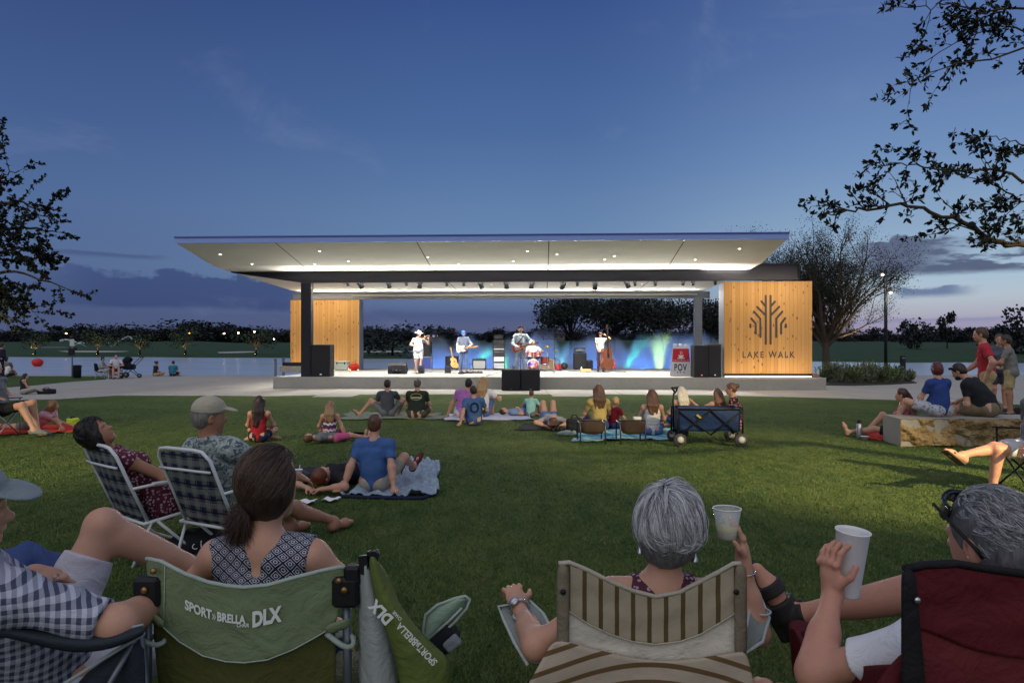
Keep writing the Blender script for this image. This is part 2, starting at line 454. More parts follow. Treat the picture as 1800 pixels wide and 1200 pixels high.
def cloth(name, col, pattern=None, c2=(230, 230, 230), c3=(40, 40, 60), s=1.0, rough=.85):
    """woven cloth with an optional printed pattern"""
    key = (name, col, pattern, c2, c3, s)
    if key in _fab: return _fab[key]
    m, t, b = principled(name, rough, 0, .2); co = t.coord(); x, y, z = t.xyz(co)
    A, B, C = lin(col), lin(c2), lin(c3)
    n = t.noise(co, 12, 4)
    base = t.mix(n, tuple(v * .86 for v in A), tuple(min(1, v * 1.1) for v in A))
    def stripe(v, f, w, ph=0.0): return t.m('LESS_THAN', t.m('FRACT', t.m('ADD', t.m('MULTIPLY', v, f), ph)), w)
    wob = t.m('MULTIPLY', t.m('SUBTRACT', t.noise(co, 6, 2), .5), .03)
    hx = t.m('ADD', t.m('ADD', x, t.m('MULTIPLY', y, .75)), wob); hz = t.m('ADD', t.m('SUBTRACT', z, t.m('MULTIPLY', y, .25)), wob)
    if pattern == 'gingham':
        a = stripe(hx, 22 * s, .5); c = stripe(hz, 22 * s, .5)
        base = t.mix(t.m('MULTIPLY', t.m('ADD', a, c), .5), base, B)
    elif pattern == 'plaid':
        for v in (hx, hz):
            base = t.mix(t.m('MULTIPLY', stripe(v, 7 * s, .36), .42), base, B)
            base = t.mix(t.m('MULTIPLY', stripe(v, 7 * s, .16, .45), .75), base, C)
            base = t.mix(t.m('MULTIPLY', stripe(v, 14 * s, .08, .1), .45), base, B)
    elif pattern == 'chevron':
        zg = t.m('ABSOLUTE', t.m('SUBTRACT', t.m('FRACT', t.m('MULTIPLY', hx, 14 * s)), .5))
        v = t.m('ADD', hz, t.m('MULTIPLY', zg, .05 / s)); k = t.m('FRACT', t.m('MULTIPLY', v, 10 * s))
        base = t.mix(t.m('LESS_THAN', k, .35), base, B); base = t.mix(t.m('GREATER_THAN', k, .72), base, C)
    elif pattern == 'floral':
        vo = t.node('ShaderNodeTexVoronoi', {'Vector': co, 'Scale': 26.0 * s}); base = t.mix(t.m('LESS_THAN', vo.outputs['Distance'], .36), base, B)
        vo2 = t.node('ShaderNodeTexVoronoi', {'Vector': co, 'Scale': 40.0 * s}); base = t.mix(t.m('LESS_THAN', vo2.outputs['Distance'], .2), base, C)
    elif pattern == 'leafy':
        n3 = t.noise(co, 16 * s, 2, .5, 1.6); base = t.mix(t.ss(n3, .50, .56), base, B); n4 = t.noise(co, 24 * s, 2, .5, 2.2); base = t.mix(t.ss(n4, .56, .60), base, C)
    elif pattern == 'diamond':
        f = 24 * s; dz = t.m('ADD', z, t.m('MULTIPLY', y, .8))
        u = t.m('SUBTRACT', t.m('FRACT', t.m('MULTIPLY', t.m('ADD', x, dz), f)), .5); v = t.m('SUBTRACT', t.m('FRACT', t.m('MULTIPLY', t.m('SUBTRACT', x, dz), f)), .5)
        au, av = t.m('ABSOLUTE', u), t.m('ABSOLUTE', v); mx = t.m('MAXIMUM', au, av); rr = t.m('ADD', t.m('MULTIPLY', u, u), t.m('MULTIPLY', v, v))
        base = t.mix(t.m('LESS_THAN', mx, .40), base, B); base = t.mix(t.m('LESS_THAN', mx, .33), base, C); base = t.mix(t.m('LESS_THAN', rr, .05), base, B); base = t.mix(t.m('LESS_THAN', rr, .014), base, C)
    elif pattern == 'stripe':
        base = t.mix(stripe(hz, 16 * s, .4), base, B)
    t.put(b.inputs['Base Color'], base)
    fold = t.noise(co, 9, 4, .6, .6); weave = t.noise(co, 420, 1)
    nb = t.bump(weave, .12, .002); n2 = t.node('ShaderNodeBump', {'Strength': .6, 'Distance': .03, 'Height': fold, 'Normal': nb})
    t.put(b.inputs['Normal'], n2.outputs[0]); _fab[key] = m; return m
RUBBER = M('shoe', (60, 58, 60), .7); SOLE = M('sole', (190, 188, 180), .7); DARKEYE = M('eye', (40, 30, 26), .3, spec=.5, bump=0)

def hand_prims(w, hd, pn, side, s, curl, spread=1.0, thumb=.5):
    """palm, four jointed fingers and a thumb. hd: wrist to knuckles, pn: the way the palm faces, side: towards the thumb"""
    hd = nrm(hd); pn = nrm(np.array(pn, float) - hd * (np.array(pn, float) @ hd)); th = np.cross(pn, hd) * side
    P = [ell(w + hd * .048 * s, (.039 * s, .052 * s, .017 * s), (th, hd, pn), .02 * s),
         cone(w - hd * .01 * s, w + hd * .04 * s, .024 * s, .024 * s, .02 * s)]
    for i, (o, L) in enumerate(((.031, .072), (.0105, .080), (-.0105, .074), (-.031, .058))):
        b = w + hd * (.088 - abs(o) * .15) * s + th * o * s; P.append(ell(b - pn * .006 * s, .0108 * s, k=.008 * s)); dv = hd + th * o * 3.0 * spread; ang = 0
        for seg, fr in enumerate((.45, .32, .26)):
            ang += curl * (28, 34, 26)[seg]
            d = nrm(rot_about(dv, np.cross(dv, pn), ang)); e = b + d * L * fr * s
            r0 = (.0098, .0088, .0078)[seg] * s; P.append(cone(b, e, r0, r0 - .0008 * s, .004 * s)); b = e
    b = w + hd * .028 * s + th * .030 * s; d = nrm(hd * .62 + th * .75 + pn * (.15 + thumb * .5)); e = b + d * .042 * s
    P.append(cone(b, e, .0135 * s, .011 * s, .012 * s)); d2 = nrm(hd * .85 + th * .30 + pn * (.1 + thumb * .7)); P.append(cone(e, e + d2 * .032 * s, .011 * s, .0088 * s, .004 * s))
    return P

def human(label, loc, yaw=0.0, S=1.72, sex='m', fat=1.0, hip=.12, spine=(0, 0, 1), front=(0, 1, 0), curl=6, look=None, hup=None,
          hands=None, elbow=None, palm=None, hcurl=(.5, .5), hdir=(None, None), feet=None, knee=None, toe=None, h=.009, skin=FAIR,
          hair=('short', (60, 44, 34)), top=('tee', None), bottom=('shorts', None), shoes=(None, None), group=None, face=False, world=False, hat=None, hairback=None, legs=True, extra=None):
    s = S / 1.75; Y = R(yaw); loc = np.array(loc, float)
    root = empty('person', tuple(loc), label, 'person', group)
    cy, sy = math.cos(Y), math.sin(Y)
    def V(p):      # person frame (x right, y ahead, z up) to the root's frame
        p = np.array(p, float); return np.array((p[0] * cy - p[1] * sy, p[0] * sy + p[1] * cy, p[2]))
    def T(p): return np.array(p, float) - loc if world else V(p)
    u = nrm(V(spine)); f = V(front); f = nrm(f - u * (f @ u)); r = np.cross(f, u)
    fem = sex == 'f'; p = np.array((0, 0, hip)) if not world else np.array((0, 0, hip))
    u2 = nrm(rot_about(u, r, -curl)); f2 = np.cross(u2, r)
    ws = p + u * .16 * s; ch = ws + u2 * .16 * s; nb = ws + u2 * .345 * s
    hf = nrm(V(look)) if look is not None else f2; hu = nrm(V(hup)) if hup is not None else nrm(u2 * .6 + np.array((0, 0, .5)))
    hu = nrm(hu - hf * (hu @ hf)); hr = np.cross(hf, hu)
    hc = nb + u2 * .075 * s + hu * .115 * s + hf * .03 * s
    sw = (.165 if fem else .185) * s
    sh = [nb - u2 * .055 * s - r * sw, nb - u2 * .055 * s + r * sw]
    hw = (.095 if fem else .09) * s
    hj = [p - r * hw, p + r * hw]
    g = fat
    tor = [ell(p, ((.165 if fem else .155) * s * g, .115 * s * g, .12 * s), (r, f, u), .06 * s), ell(ws, ((.122 if fem else .138) * s * g, .098 * s * g, .13 * s), (r, f2, u2), .07 * s),
           ell(ch, ((.142 if fem else .16) * s * (g * .5 + .5), .108 * s * (g * .6 + .4), .165 * s), (r, f2, u2), .07 * s)]
    tor += [cone(nb - u2 * .02 * s, sh[i], .058 * s, .056 * s, .05 * s) for i in (0, 1)]
    if fem: tor += [ell(ch + f2 * .075 * s + u2 * .02 * s + r * q * .07 * s, .062 * s, k=.04 * s) for q in (-1, 1)]
    if g > 1.1: tor += [ell(p + u * .10 * s + f * .06 * s, (.14 * s * g, .12 * s * g, .13 * s), (r, f, u), .06 * s)]
    gl = [ell(hj[i] - f * .042 * s - u * .01 * s, .089 * s * g, k=.05 * s) for i in (0, 1)]
    # limbs
    feet = feet or [(-.12, .75, .06), (.12, .75, .06)]; knee = knee or [(-.1, 0, 1), (.1, 0, 1)]
    hands = hands or [(-.25, .3, .3), (.25, .3, .3)]; elbow = elbow or [(-.6, -.6, -.4), (.6, -.6, -.4)]
    L1, L2, A1, A2 = .44 * s, .43 * s, .295 * s, .255 * s
    body = list(tor) + gl; K = []; AN = []; E = []; W = []; TD = []
    for i in (0, 1):
        k_, a_ = ik(hj[i], T(feet[i]), L1, L2, V(knee[i])); K.append(k_); AN.append(a_)
        e_, w_ = ik(sh[i], T(hands[i]), A1, A2, V(elbow[i])); E.append(e_); W.append(w_)
        t_ = V((toe or [(0, 1, 0), (0, 1, 0)])[i]); TD.append(nrm(t_))
    gm = .94 if fem else 1.0
    for i in (0, 1):
        body += [cone(hj[i], K[i], .084 * s * g, .055 * s, .05 * s), cone(K[i], AN[i], .052 * s, .036 * s, .03 * s)]
        bk = nrm(-(K[i] - (hj[i] + AN[i]) / 2)); ax = nrm(AN[i] - K[i])
        body += [cone(K[i] + ax * .06 * s + bk * .022 * s, K[i] + ax * .22 * s + bk * .012 * s, .042 * s, .026 * s, .05 * s), ell(K[i] - bk * .012 * s, .050 * s, k=.03 * s)]
        dn = nrm(ax - TD[i] * (ax @ TD[i]) * .9); hl = AN[i] + dn * .035 * s - TD[i] * .03 * s
        body += [cone(AN[i], hl, .036 * s, .034 * s, .03 * s), cone(hl, AN[i] + dn * .045 * s + TD[i] * .12 * s, .034 * s, .034 * s, .04 * s), cone(AN[i] + dn * .045 * s + TD[i] * .12 * s, AN[i] + dn * .052 * s + TD[i] * .19 * s, .036 * s, .022 * s, .03 * s)]
        body += [cone(sh[i], E[i], .050 * s * gm * (g * .5 + .5), .039 * s * gm, .05 * s), cone(E[i], W[i], .040 * s * gm, .027 * s * gm, .03 * s), cone(E[i], E[i] + (W[i] - E[i]) * .45, .042 * s * gm, .036 * s * gm, .04 * s)]
        d = V(hdir[i]) if hdir[i] is not None else W[i] - E[i]
        pn = V((palm or [(.3, 0, -1), (-.3, 0, -1)])[i])
        body += hand_prims(W[i], d, pn, (-1 if i == 0 else 1) * -1, s * (.93 if fem else 1), hcurl[i])
    # head
    fr = (hr, hf, hu)
    head = [cone(nb - u2 * .02 * s, hc - hu * .05 * s - hf * .02 * s, .056 * s * gm * (.5 + g * .5), .052 * s * gm, .04 * s),
            ell(hc + hu * .025 * s - hf * .005 * s, (.074 * s, .095 * s, .090 * s), fr, .03 * s), ell(hc - hu * .045 * s + hf * .035 * s, (.056 * s, .060 * s, .066 * s), fr, .05 * s),
            cone(hc - hu * .012 * s + hf * .086 * s, hc - hu * .035 * s + hf * .104 * s, .009 * s, .015 * s, .012 * s),
            ell(hc + hu * .012 * s + hf * .080 * s, (.050 * s, .012 * s, .011 * s), fr, .015 * s), ell(hc - hu * .100 * s + hf * .068 * s, (.022 * s, .018 * s, .016 * s), fr, .03 * s),
            ell(hc - hu * .066 * s + hf * .090 * s, (.024 * s, .010 * s, .008 * s), fr, .008 * s)]
    for q in (-1, 1):
        head += [ell(hc + hr * q * .077 * s - hf * .005 * s - hu * .012 * s, (.012 * s, .019 * s, .032 * s), (hr, nrm(hf - hr * q * .35), nrm(hu - hf * .2)), .010 * s), ell(hc + hr * q * .083 * s - hu * .012 * s + hf * .004 * s, (.006 * s, .008 * s, .016 * s), fr, .004 * s, 'sub')]
        head += [ell(hc + hr * q * .031 * s + hf * .091 * s - hu * .003 * s, (.014 * s, .010 * s, .009 * s), fr, .012 * s, 'sub')]
    body += head
    sdf_obj('body', body, h, skin_mat(skin), root)
    if face:
        for q in (-1, 1): MB().ball(Vector(hc + hr * q * .031 * s + hf * .080 * s - hu * .003 * s), .011 * s, 8, 6).build('eye', DARKEYE, root)
        ml = Vector(hc - hu * .066 * s + hf * .098 * s)
        MB().ball(ml, (.020 * s, .005 * s, .004 * s), 10, 6, Matrix([list(hr), list(hf), list(hu)]).transposed()).build('lips', M('lips', (150, 84, 78), .5), root)
    # clothes
    ck = dict(wrinkle=.0048 * s, seed=abs(hash(label)) % 9999 if False else sum(map(ord, label)))
    hc_ = h * 1.15
    def inflate(q, d, **kw):
        q = dict(q, **kw)
        if q['t'] == 'c': q['ra'] += d; q['rb'] += d
        else: q['r'] = q['r'] + d
        return q
    st, tm = top
    if st and st != 'none':
        dI = .014 * s; pr = [inflate(q, dI) for q in tor]
        pr += [inflate(q, dI) for q in gl] if st in ('dress', 'long_tee') else []
        pr[1] = inflate(pr[1], .012 * s)
        if st in ('tee', 'long_tee', 'shirt'):
            tt = {'tee': .62, 'long_tee': .62, 'shirt': .86}[st]
            for i in (0, 1):
                e = sh[i] + (E[i] - sh[i]) * tt; pr.append(cone(sh[i], e, .066 * s * gm * (g * .5 + .5), (.060 if st != 'shirt' else .062) * s * gm, .045 * s, cutb=True))
        if st == 'long':
            for i in (0, 1): pr += [cone(sh[i], E[i], .064 * s, .056 * s, .04 * s), cone(E[i], W[i], .056 * s, .046 * s, .03 * s, cutb=True)]
        if st in ('tank', 'strap', 'tank_v'):
            for i in (0, 1): pr[3 + i] = cone(nb - u2 * .03 * s, nb + (sh[i] - nb) * (1.0 if st == 'tank_v' else .62), (.078 if st == 'tank_v' else .066) * s, (.074 if st == 'tank_v' else .060) * s, .04 * s, cutb=True)
        if st == 'dress':
            for i in (0, 1): e = hj[i] + (K[i] - hj[i]) * .85; pr.append(cone(hj[i], e, .115 * s * g, .13 * s, .10 * s, cutb=True))
        pr.append(plane(p - u * (.10 if st != 'dress' else .9) * s, -u))
        if st in ('strap',): pr.append(plane(ch + u2 * .075 * s, u2 * 1.0 + f2 * .0))
        pr.append(cone(nb + u2 * .0 * s - f2 * .01, nb + u2 * .14 * s + f2 * .03 * s, .062 * s, .066 * s, .008 * s, op='sub'))
        if st == 'tank_v': pr.append(cone(nb - f2 * .09 * s - u2 * .075 * s, nb - f2 * .07 * s + u2 * .08 * s, .008 * s, .098 * s, .01, op='sub'))
        sdf_obj('shirt' if st != 'dress' else 'dress', pr, hc_, tm, root, **ck)
        if st == 'strap':
            mb = MB()
            for q in (-1, 1):
                pts = [ch + u2 * .06 * s + f2 * .118 * s + r * q * .08 * s, nb + r * q * .085 * s + f2 * .02 * s + u2 * .052 * s, ch - f2 * .112 * s + u2 * .06 * s + r * q * .07 * s]
                mb.tube([Vector(v) for v in pts], .007, 6)
            mb.build('strap', tm, root)
    bt, bm = bottom
    if bt and legs:
        dI = .006 * s; pr = [inflate(tor[0], dI)] + [inflate(q, .003) for q in gl] + [plane(p + u * .10 * s, u)]
        fr_ = {'shorts': .78, 'short_shorts': .42, 'pants': 1.0, 'capri': 1.0}[bt]
        for i in (0, 1):
            e = hj[i] + (K[i] - hj[i]) * fr_
            pr.append(cone(hj[i], e, .090 * s * g, (.082 if bt == 'shorts' else .09 if bt == 'short_shorts' else .066) * s * (g * .5 + .5), .05 * s, cutb=bt in ('shorts', 'short_shorts')))
            if bt in ('pants', 'capri'):
                q = {'pants': .96, 'capri': .6}[bt]
                pr.append(cone(K[i], K[i] + (AN[i] - K[i]) * q, .066 * s, .056 * s, .03 * s, cutb=True))
        sdf_obj('shorts' if 'short' in bt else 'trousers', pr, hc_, bm, root, **ck)
    sk, sm = shoes
    if sk and legs:
        for i in (0, 1):
            ax = nrm(AN[i] - K[i]); dn = nrm(ax - TD[i] * (ax @ TD[i]) * .9); hl = AN[i] + dn * .035 * s - TD[i] * .03 * s; bl = AN[i] + dn * .045 * s + TD[i] * .12 * s; tp = AN[i] + dn * .052 * s + TD[i] * .19 * s
            sd = np.cross(TD[i], dn)
            if sk == 'shoe':
                pr = [cone(hl - ax * .03 * s, hl, .043 * s, .041 * s, .02 * s), cone(hl, bl, .042 * s, .043 * s, .03 * s), cone(bl, tp, .043 * s, .030 * s, .03 * s), plane(AN[i] + dn * .005 * s - TD[i] * 0, -dn), plane(hl + dn * .036 * s, dn)]
                o = sdf_obj('shoe', pr, min(h, .008), sm, root)
            else:
                o = sdf_obj('sandal', [rbox((hl + tp) / 2 + dn * .036 * s, (.045 * s, .125 * s, .010 * s), (sd, TD[i], dn), .009), cone(bl - sd * .04 * s, bl - dn * .03 * s, .012 * s, .012 * s, .01), cone(bl + sd * .04 * s, bl - dn * .03 * s, .012 * s, .012 * s, .01)], min(h, .007), sm, root)
    # hair and hats
    hk, hcol = hair
    if hk != 'bald':
        hm = hair_mat(hcol)
        cr = ell(hc + hu * .030 * s - hf * .012 * s, (.085 * s, .103 * s, .098 * s), fr, .02 * s)
        pr = [cr]
        if hk == 'short': pr += [ell(hc - hu * .03 * s - hf * .05 * s, (.066 * s, .058 * s, .062 * s), fr, .04 * s)]
        elif hk == 'bob': pr += [ell(hc - hu * .035 * s - hf * .028 * s, (.090 * s, .085 * s, .085 * s), fr, .05 * s)]
        elif hk == 'bun': pr += [ell(hc - hu * .02 * s - hf * .05 * s, (.066 * s, .056 * s, .06 * s), fr, .04 * s), ell(hc + hu * .05 * s - hf * .125 * s, .042 * s, k=.02 * s)]
        elif hk == 'pony':
            pr += [ell(hc - hu * .02 * s - hf * .05 * s, (.066 * s, .056 * s, .06 * s), fr, .04 * s)]
            a = hc + hu * .02 * s - hf * .11 * s; b = a - hf * .04 * s - np.array((0, 0, .08)) * s; pr += [cone(a, b, .03 * s, .032 * s, .02 * s), cone(b, b - np.array((0, 0, .14)) * s + hf * .02 * s, .032 * s, .012 * s, .02 * s)]
        elif hk in ('long', 'verylong'):
            L = .30 if hk == 'long' else .42
            dn = nrm(hairback if hairback is not None else (-u2 * 1.0 - f2 * .10)) if hairback is None else nrm(V(hairback))
            a = hc - hf * .045 * s; b = nb - f2 * .105 * s - u2 * .02 * s
            if hairback is not None: b = a + dn * .15 * s
            c = b + dn * (L - .14) * s
            pr += [ell(hc - hu * .05 * s - hf * .035 * s, (.088 * s, .080 * s, .10 * s), fr, .05 * s)]
            for q in (-.072, -.036, 0.0, .036, .072):
                w = rng.uniform(-.012, .012)
                pr += [cone(a + hr * q * s, b + hr * q * 1.15 * s, .046 * s, .042 * s, .03 * s), cone(b + hr * q * 1.15 * s, c + hr * (q * 1.1 + w) * s + dn * rng.uniform(-.03, .03) * s, .042 * s, .013 * s, .022 * s)]
        pr += [plane(hc + hf * .045 * s + hu * .01 * s, hf * .86 - hu * .50)] if hk in ('short', 'bun', 'pony') else [ell(hc + hf * .085 * s - hu * .035 * s, (.055 * s, .075 * s, .090 * s), fr, .015 * s, 'sub')]
        sdf_obj('hair', pr, min(h, .010), hm, root, wrinkle=.0022 * s, wscale=34, seed=11)
    if hat:
        kind, hm = hat
        if kind in ('cap', 'cap_back'):
            bd = hf if kind == 'cap' else -hf
            sdf_obj('cap', [ell(hc + hu * .045 * s - hf * .008 * s, (.092 * s, .112 * s, .092 * s), fr, .02), plane(hc + hu * .030 * s, -hu), ell(hc + hu * .045 * s + bd * .112 * s, (.070 * s, .072 * s, .011 * s), (hr, nrm(bd - hu * .25), nrm(hu + bd * .25)), .015)], min(h, .007), hm, root)
        elif kind == 'cowboy':
            sdf_obj('hat', [ell(hc + hu * .10 * s, (.088 * s, .105 * s, .075 * s), fr, .03 * s), ell(hc + hu * .055 * s, (.185 * s, .20 * s, .014 * s), fr, .02 * s), ell(hc + hu * .185 * s, (.025 * s, .09 * s, .03 * s), fr, .03, 'sub')], .008, hm, root)
    if extra: extra(root, dict(hc=hc, hf=hf, hu=hu, hr=hr, nb=nb, ch=ch, f=f2, u=u2, r=r, p=p, sh=sh, E=E, W=W, K=K, AN=AN, s=s, TD=TD))
    return root
# ------------------------------------------------------------------ the ground, the plaza, the lake and the far bank
def grass_mat(name, c1, c2, c3):
    m, t, b = principled(name, .9, 0, .15); co = t.coord(); x, y, z = t.xyz(co)
    n1 = t.noise(co, .35, 5, .6); n2 = t.noise(t.vec(x, t.m('MULTIPLY', y, .45), 0.0), 5.0, 6, .65, .3); n3 = t.noise(co, 90, 4, .7); n4 = t.noise(co, 1.6, 3)
    base = t.mix(t.ss(n1, .35, .65), c1, c2); base = t.mix(t.m('MULTIPLY', t.ss(n2, .42, .68), .6), base, c3)
    base = t.mix(t.m('MULTIPLY', t.ss(n4, .5, .7), .35), base, tuple(v * .6 for v in c1))
    base = t.mix(t.m('MULTIPLY', t.ss(n3, .55, .75), .5), base, tuple(v * 1.9 for v in c3))
    base = t.mix(t.m('MULTIPLY', t.ss(n3, .5, .3), .6), base, tuple(v * .35 for v in c1))
    t.put(b.inputs['Base Color'], base)
    nb = t.bump(n3, .8, .03); nn = t.node('ShaderNodeBump', {'Strength': .5, 'Distance': .08, 'Height': n2, 'Normal': nb}); t.put(b.inputs['Normal'], nn.outputs[0])
    return m
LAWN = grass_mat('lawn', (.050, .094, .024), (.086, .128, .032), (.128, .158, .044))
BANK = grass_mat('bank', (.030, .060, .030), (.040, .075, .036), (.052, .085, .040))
def grid_sheet(name, xs, ys, zf, mat, parent=None):
    vs = np.array([(x, y, zf(x, y)) for y in ys for x in xs]); nx = len(xs)
    f = np.array([[j * nx + i, j * nx + i + 1, (j + 1) * nx + i + 1, (j + 1) * nx + i] for j in range(len(ys) - 1) for i in range(nx - 1)])
    return mesh_obj(name, vs, f, mat, parent, True)
SHORE = 36.6
lawn = grid_sheet('lawn', np.linspace(-90, 90, 61), np.linspace(-40, SHORE - .3, 40), lambda x, y: 0.0, LAWN); tag(lawn, kind='structure')
# blades of grass standing on the nearer lawn
def blades(n, dmin, dmax, hgt, name):
    u = rng.uniform(0, 1, n); d = dmin * (dmax / dmin) ** u; d = d[rng.random(n) < np.clip((dmax - d) / (dmax * .5), 0, 1)]; n = len(d)
    px = rng.uniform(-60, 1860, n); X = (px - 900) / F * d; Y = d
    hh = hgt * rng.uniform(.5, 1.2, n); a = rng.uniform(0, 2 * np.pi, n); w = .0016 + .0011 * (d / dmin) ** .9
    lx = rng.normal(0, .5, n) * hh; ly = rng.normal(0, .5, n) * hh
    v = np.zeros((n, 3, 3)); v[:, 0] = np.stack([X - np.cos(a) * w, Y - np.sin(a) * w, np.zeros(n)], 1); v[:, 1] = np.stack([X + np.cos(a) * w, Y + np.sin(a) * w, np.zeros(n)], 1)
    v[:, 2] = np.stack([X + lx, Y + ly, hh], 1)
    m, t, b = principled('grass blade', .7, 0, .2); g = t.node('ShaderNodeNewGeometry'); rd = g.outputs['Random Per Island']
    gc_ = t.coord(); gx, gy, gz = t.xyz(gc_); big = t.noise(gc_, .35, 5, .6); strk = t.noise(t.vec(gx, t.m('MULTIPLY', gy, .45), 0.0), 5.0, 6, .65, .3)
    cc = t.ramp(rd, [(0, (.055, .098, .024)), (.5, (.078, .126, .030)), (.84, (.105, .150, .042)), (1, (.22, .20, .09))])
    cc = t.mix(t.m('MULTIPLY', t.ss(big, .42, .66), .65), cc, (.130, .155, .044)); t.put(b.inputs['Base Color'], t.mix(t.m('MULTIPLY', t.ss(strk, .50, .36), .6), cc, (.026, .056, .014)))
    o = mesh_obj(name, v.reshape(-1, 3), np.arange(n * 3).reshape(-1, 3), m); return tag(o, kind='stuff', label='short mown grass blades on the lawn', cat='grass')
blades(360000, 2.3, 19, .020, 'grass')

def concrete(name, col, joints=None, var=.18):
    m, t, b = principled(name, .8, 0, .25); co = t.coord(); c = lin(col); x, y, z = t.xyz(co)
    n1 = t.noise(co, .7, 5, .6); n2 = t.noise(co, 7, 5, .65); n3 = t.noise(co, 120, 2)
    base = t.mix(n1, tuple(v * (1 - var) for v in c), tuple(v * (1 + var) for v in c)); base = t.mix(t.m('MULTIPLY', t.ss(n2, .5, .72), .35), base, tuple(v * .62 for v in c))
    if joints:
        for v in (x, y):
            fr = t.m('ABSOLUTE', t.m('SUBTRACT', t.m('FRACT', t.m('DIVIDE', v, joints)), .5)); base = t.mix(t.m('MULTIPLY', t.m('LESS_THAN', fr, .007), .6), base, tuple(v * .3 for v in c))
    t.put(b.inputs['Base Color'], base); t.put(b.inputs['Normal'], t.bump(n3, .25, .004)); return m
PAVE = concrete('plaza concrete', (168, 164, 156), 2.4)
edge = [(-300, 709), (100, 702), (150, 699), (205, 695.5), (385, 696), (470, 697), (557, 695), (549, 698), (618, 698), (632, 694), (800, 693.3), (968, 693.5), (972, 697.3), (1038, 697.3), (1046, 693.5), (1250, 695), (1420, 699), (1600, 704), (1800, 711.5), (2100, 724)]
poly = [gp(*q) for q in edge] + [Vector((60, 22, 0)), Vector((60, SHORE, 0)), Vector(((188 - 900) / F * SHORE, SHORE, 0)), gp(186, 667.5), gp(120, 672), gp(60, 678), gp(0, 682.5), gp(-300, 700)]
mb = MB(); mb.prism([(p.x, p.y) for p in poly], .012, (Vector((0, 0, .004)), Vector((1, 0, 0)), Vector((0, 1, 0)), Vector((0, 0, 1))))
tag(mb.build('plaza', PAVE), kind='structure')
mb = MB(); mb.box((0, SHORE + .2, -.55), (190, .45, 1.16), bev=.02); tag(mb.build('lake_edge_wall', concrete('edge concrete', (150, 146, 138))), label='low concrete edging wall along the near side of the lake', cat='wall', kind='structure')
bed = [gp(*q) for q in ((1432, 677.5), (1500, 678.5), (1560, 677), (1612, 674), (1598, 668), (1575, 663.5), (1440, 663.5))]
mb = MB(); mb.prism([(p.x, p.y) for p in bed], .02, (Vector((0, 0, .018)), Vector((1, 0, 0)), Vector((0, 1, 0)), Vector((0, 0, 1))))
tag(mb.build('planting_bed', M('soil', (58, 52, 44), .95, .3, 6, .6, 40)), kind='structure')

def water_mat():
    m, t, b = principled('water', .10, 0, .5); co = t.coord(); x, y, z = t.xyz(co)
    b.inputs['Base Color'].default_value = (.42, .49, .58, 1); b.inputs['IOR'].default_value = 1.33; b.inputs['Specular IOR Level'].default_value = .30
    n = t.noise(t.vec(t.m('MULTIPLY', x, .45), t.m('MULTIPLY', y, 1.4), 0.0), 1.3, 5, .6); n2 = t.noise(t.vec(t.m('MULTIPLY', x, .05), t.m('MULTIPLY', y, .3), 0.0), 1.0, 3)
    t.put(b.inputs['Roughness'], t.m('ADD', .12, t.m('MULTIPLY', n2, .16))); t.put(b.inputs['Normal'], t.bump(n, .45, .06)); return m
WATER_Z = -.9
tag(mesh_obj('water', [(-500, SHORE, WATER_Z), (500, SHORE, WATER_Z), (500, 260, WATER_Z), (-500, 260, WATER_Z)], [[0, 1, 2, 3]], water_mat()), kind='structure')
def shore_d(q):                    # distance of the far waterline along a bearing q = x/d
    return 138 - 44 * q + 4 * math.sin(q * 9) + 2.0 * math.sin(q * 31)
def bank_z(q, t):
    def s(a, b, v): v = min(1, max(0, (v - a) / (b - a))); return v * v * (3 - 2 * v)
    hill = .5 * math.sin(q * 6 + .5) + .35 * math.sin(q * 15 + t * .02) + .25 * math.sin(q * 37 + t * .05)
    return WATER_Z - .15 + .65 * s(0, 2.0, t) + 1.5 * s(3, 40, t) + (3.0 + .9 * hill) * s(30, 150, t) + 5 * s(170, 420, t)
qs = np.linspace(-1.1, 1.1, 221); ts = [-1.5, 0, .6, 1.3, 2.2, 4, 8, 14, 22, 32, 45, 60, 80, 105, 135, 170, 220, 300, 420, 700, 1500]
V = []; nq = len(qs)
for t_ in ts:
    for q in qs: d = shore_d(q) + t_; V.append((q * d, d, bank_z(q, max(0, t_)) - (.5 if t_ < 0 else 0)))
f = np.array([[j * nq + i, j * nq + i + 1, (j + 1) * nq + i + 1, (j + 1) * nq + i] for j in range(len(ts) - 1) for i in range(nq - 1)])
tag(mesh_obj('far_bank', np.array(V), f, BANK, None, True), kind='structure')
def bank_pt(px, t):
    q = (px - 900) / F; d = shore_d(q) + t; return Vector((q * d, d, bank_z(q, t)))

# pale sand bunkers of the golf course on the far bank
SAND = M('sand', (170, 165, 158), .95)
def bunker(px, py_t, w, label):
    c = bank_pt(px, py_t); pts = []
    for k in range(22):
        a = 2 * math.pi * k / 22; x = c.x + math.cos(a) * w * (1 + .15 * math.sin(3 * a + px)); y = c.y + math.sin(a) * 3.2 * (1 + .2 * math.sin(2 * a))
        q = x / y; pts.append((x, y, bank_z(q, y - shore_d(q)) + .10))
    tag(mesh_obj('sand_bunker', [*pts, (c.x, c.y, c.z + .14)], [[k, (k + 1) % 22, 22] for k in range(22)], SAND), label=label, cat='sand bunker', kind='structure')
bunker(92, 52, 5, 'small'); bunker(163, 20, 9, 'low'); bunker(415, 18, 5, 'x'); bunker(690, 22, 8, 'y')

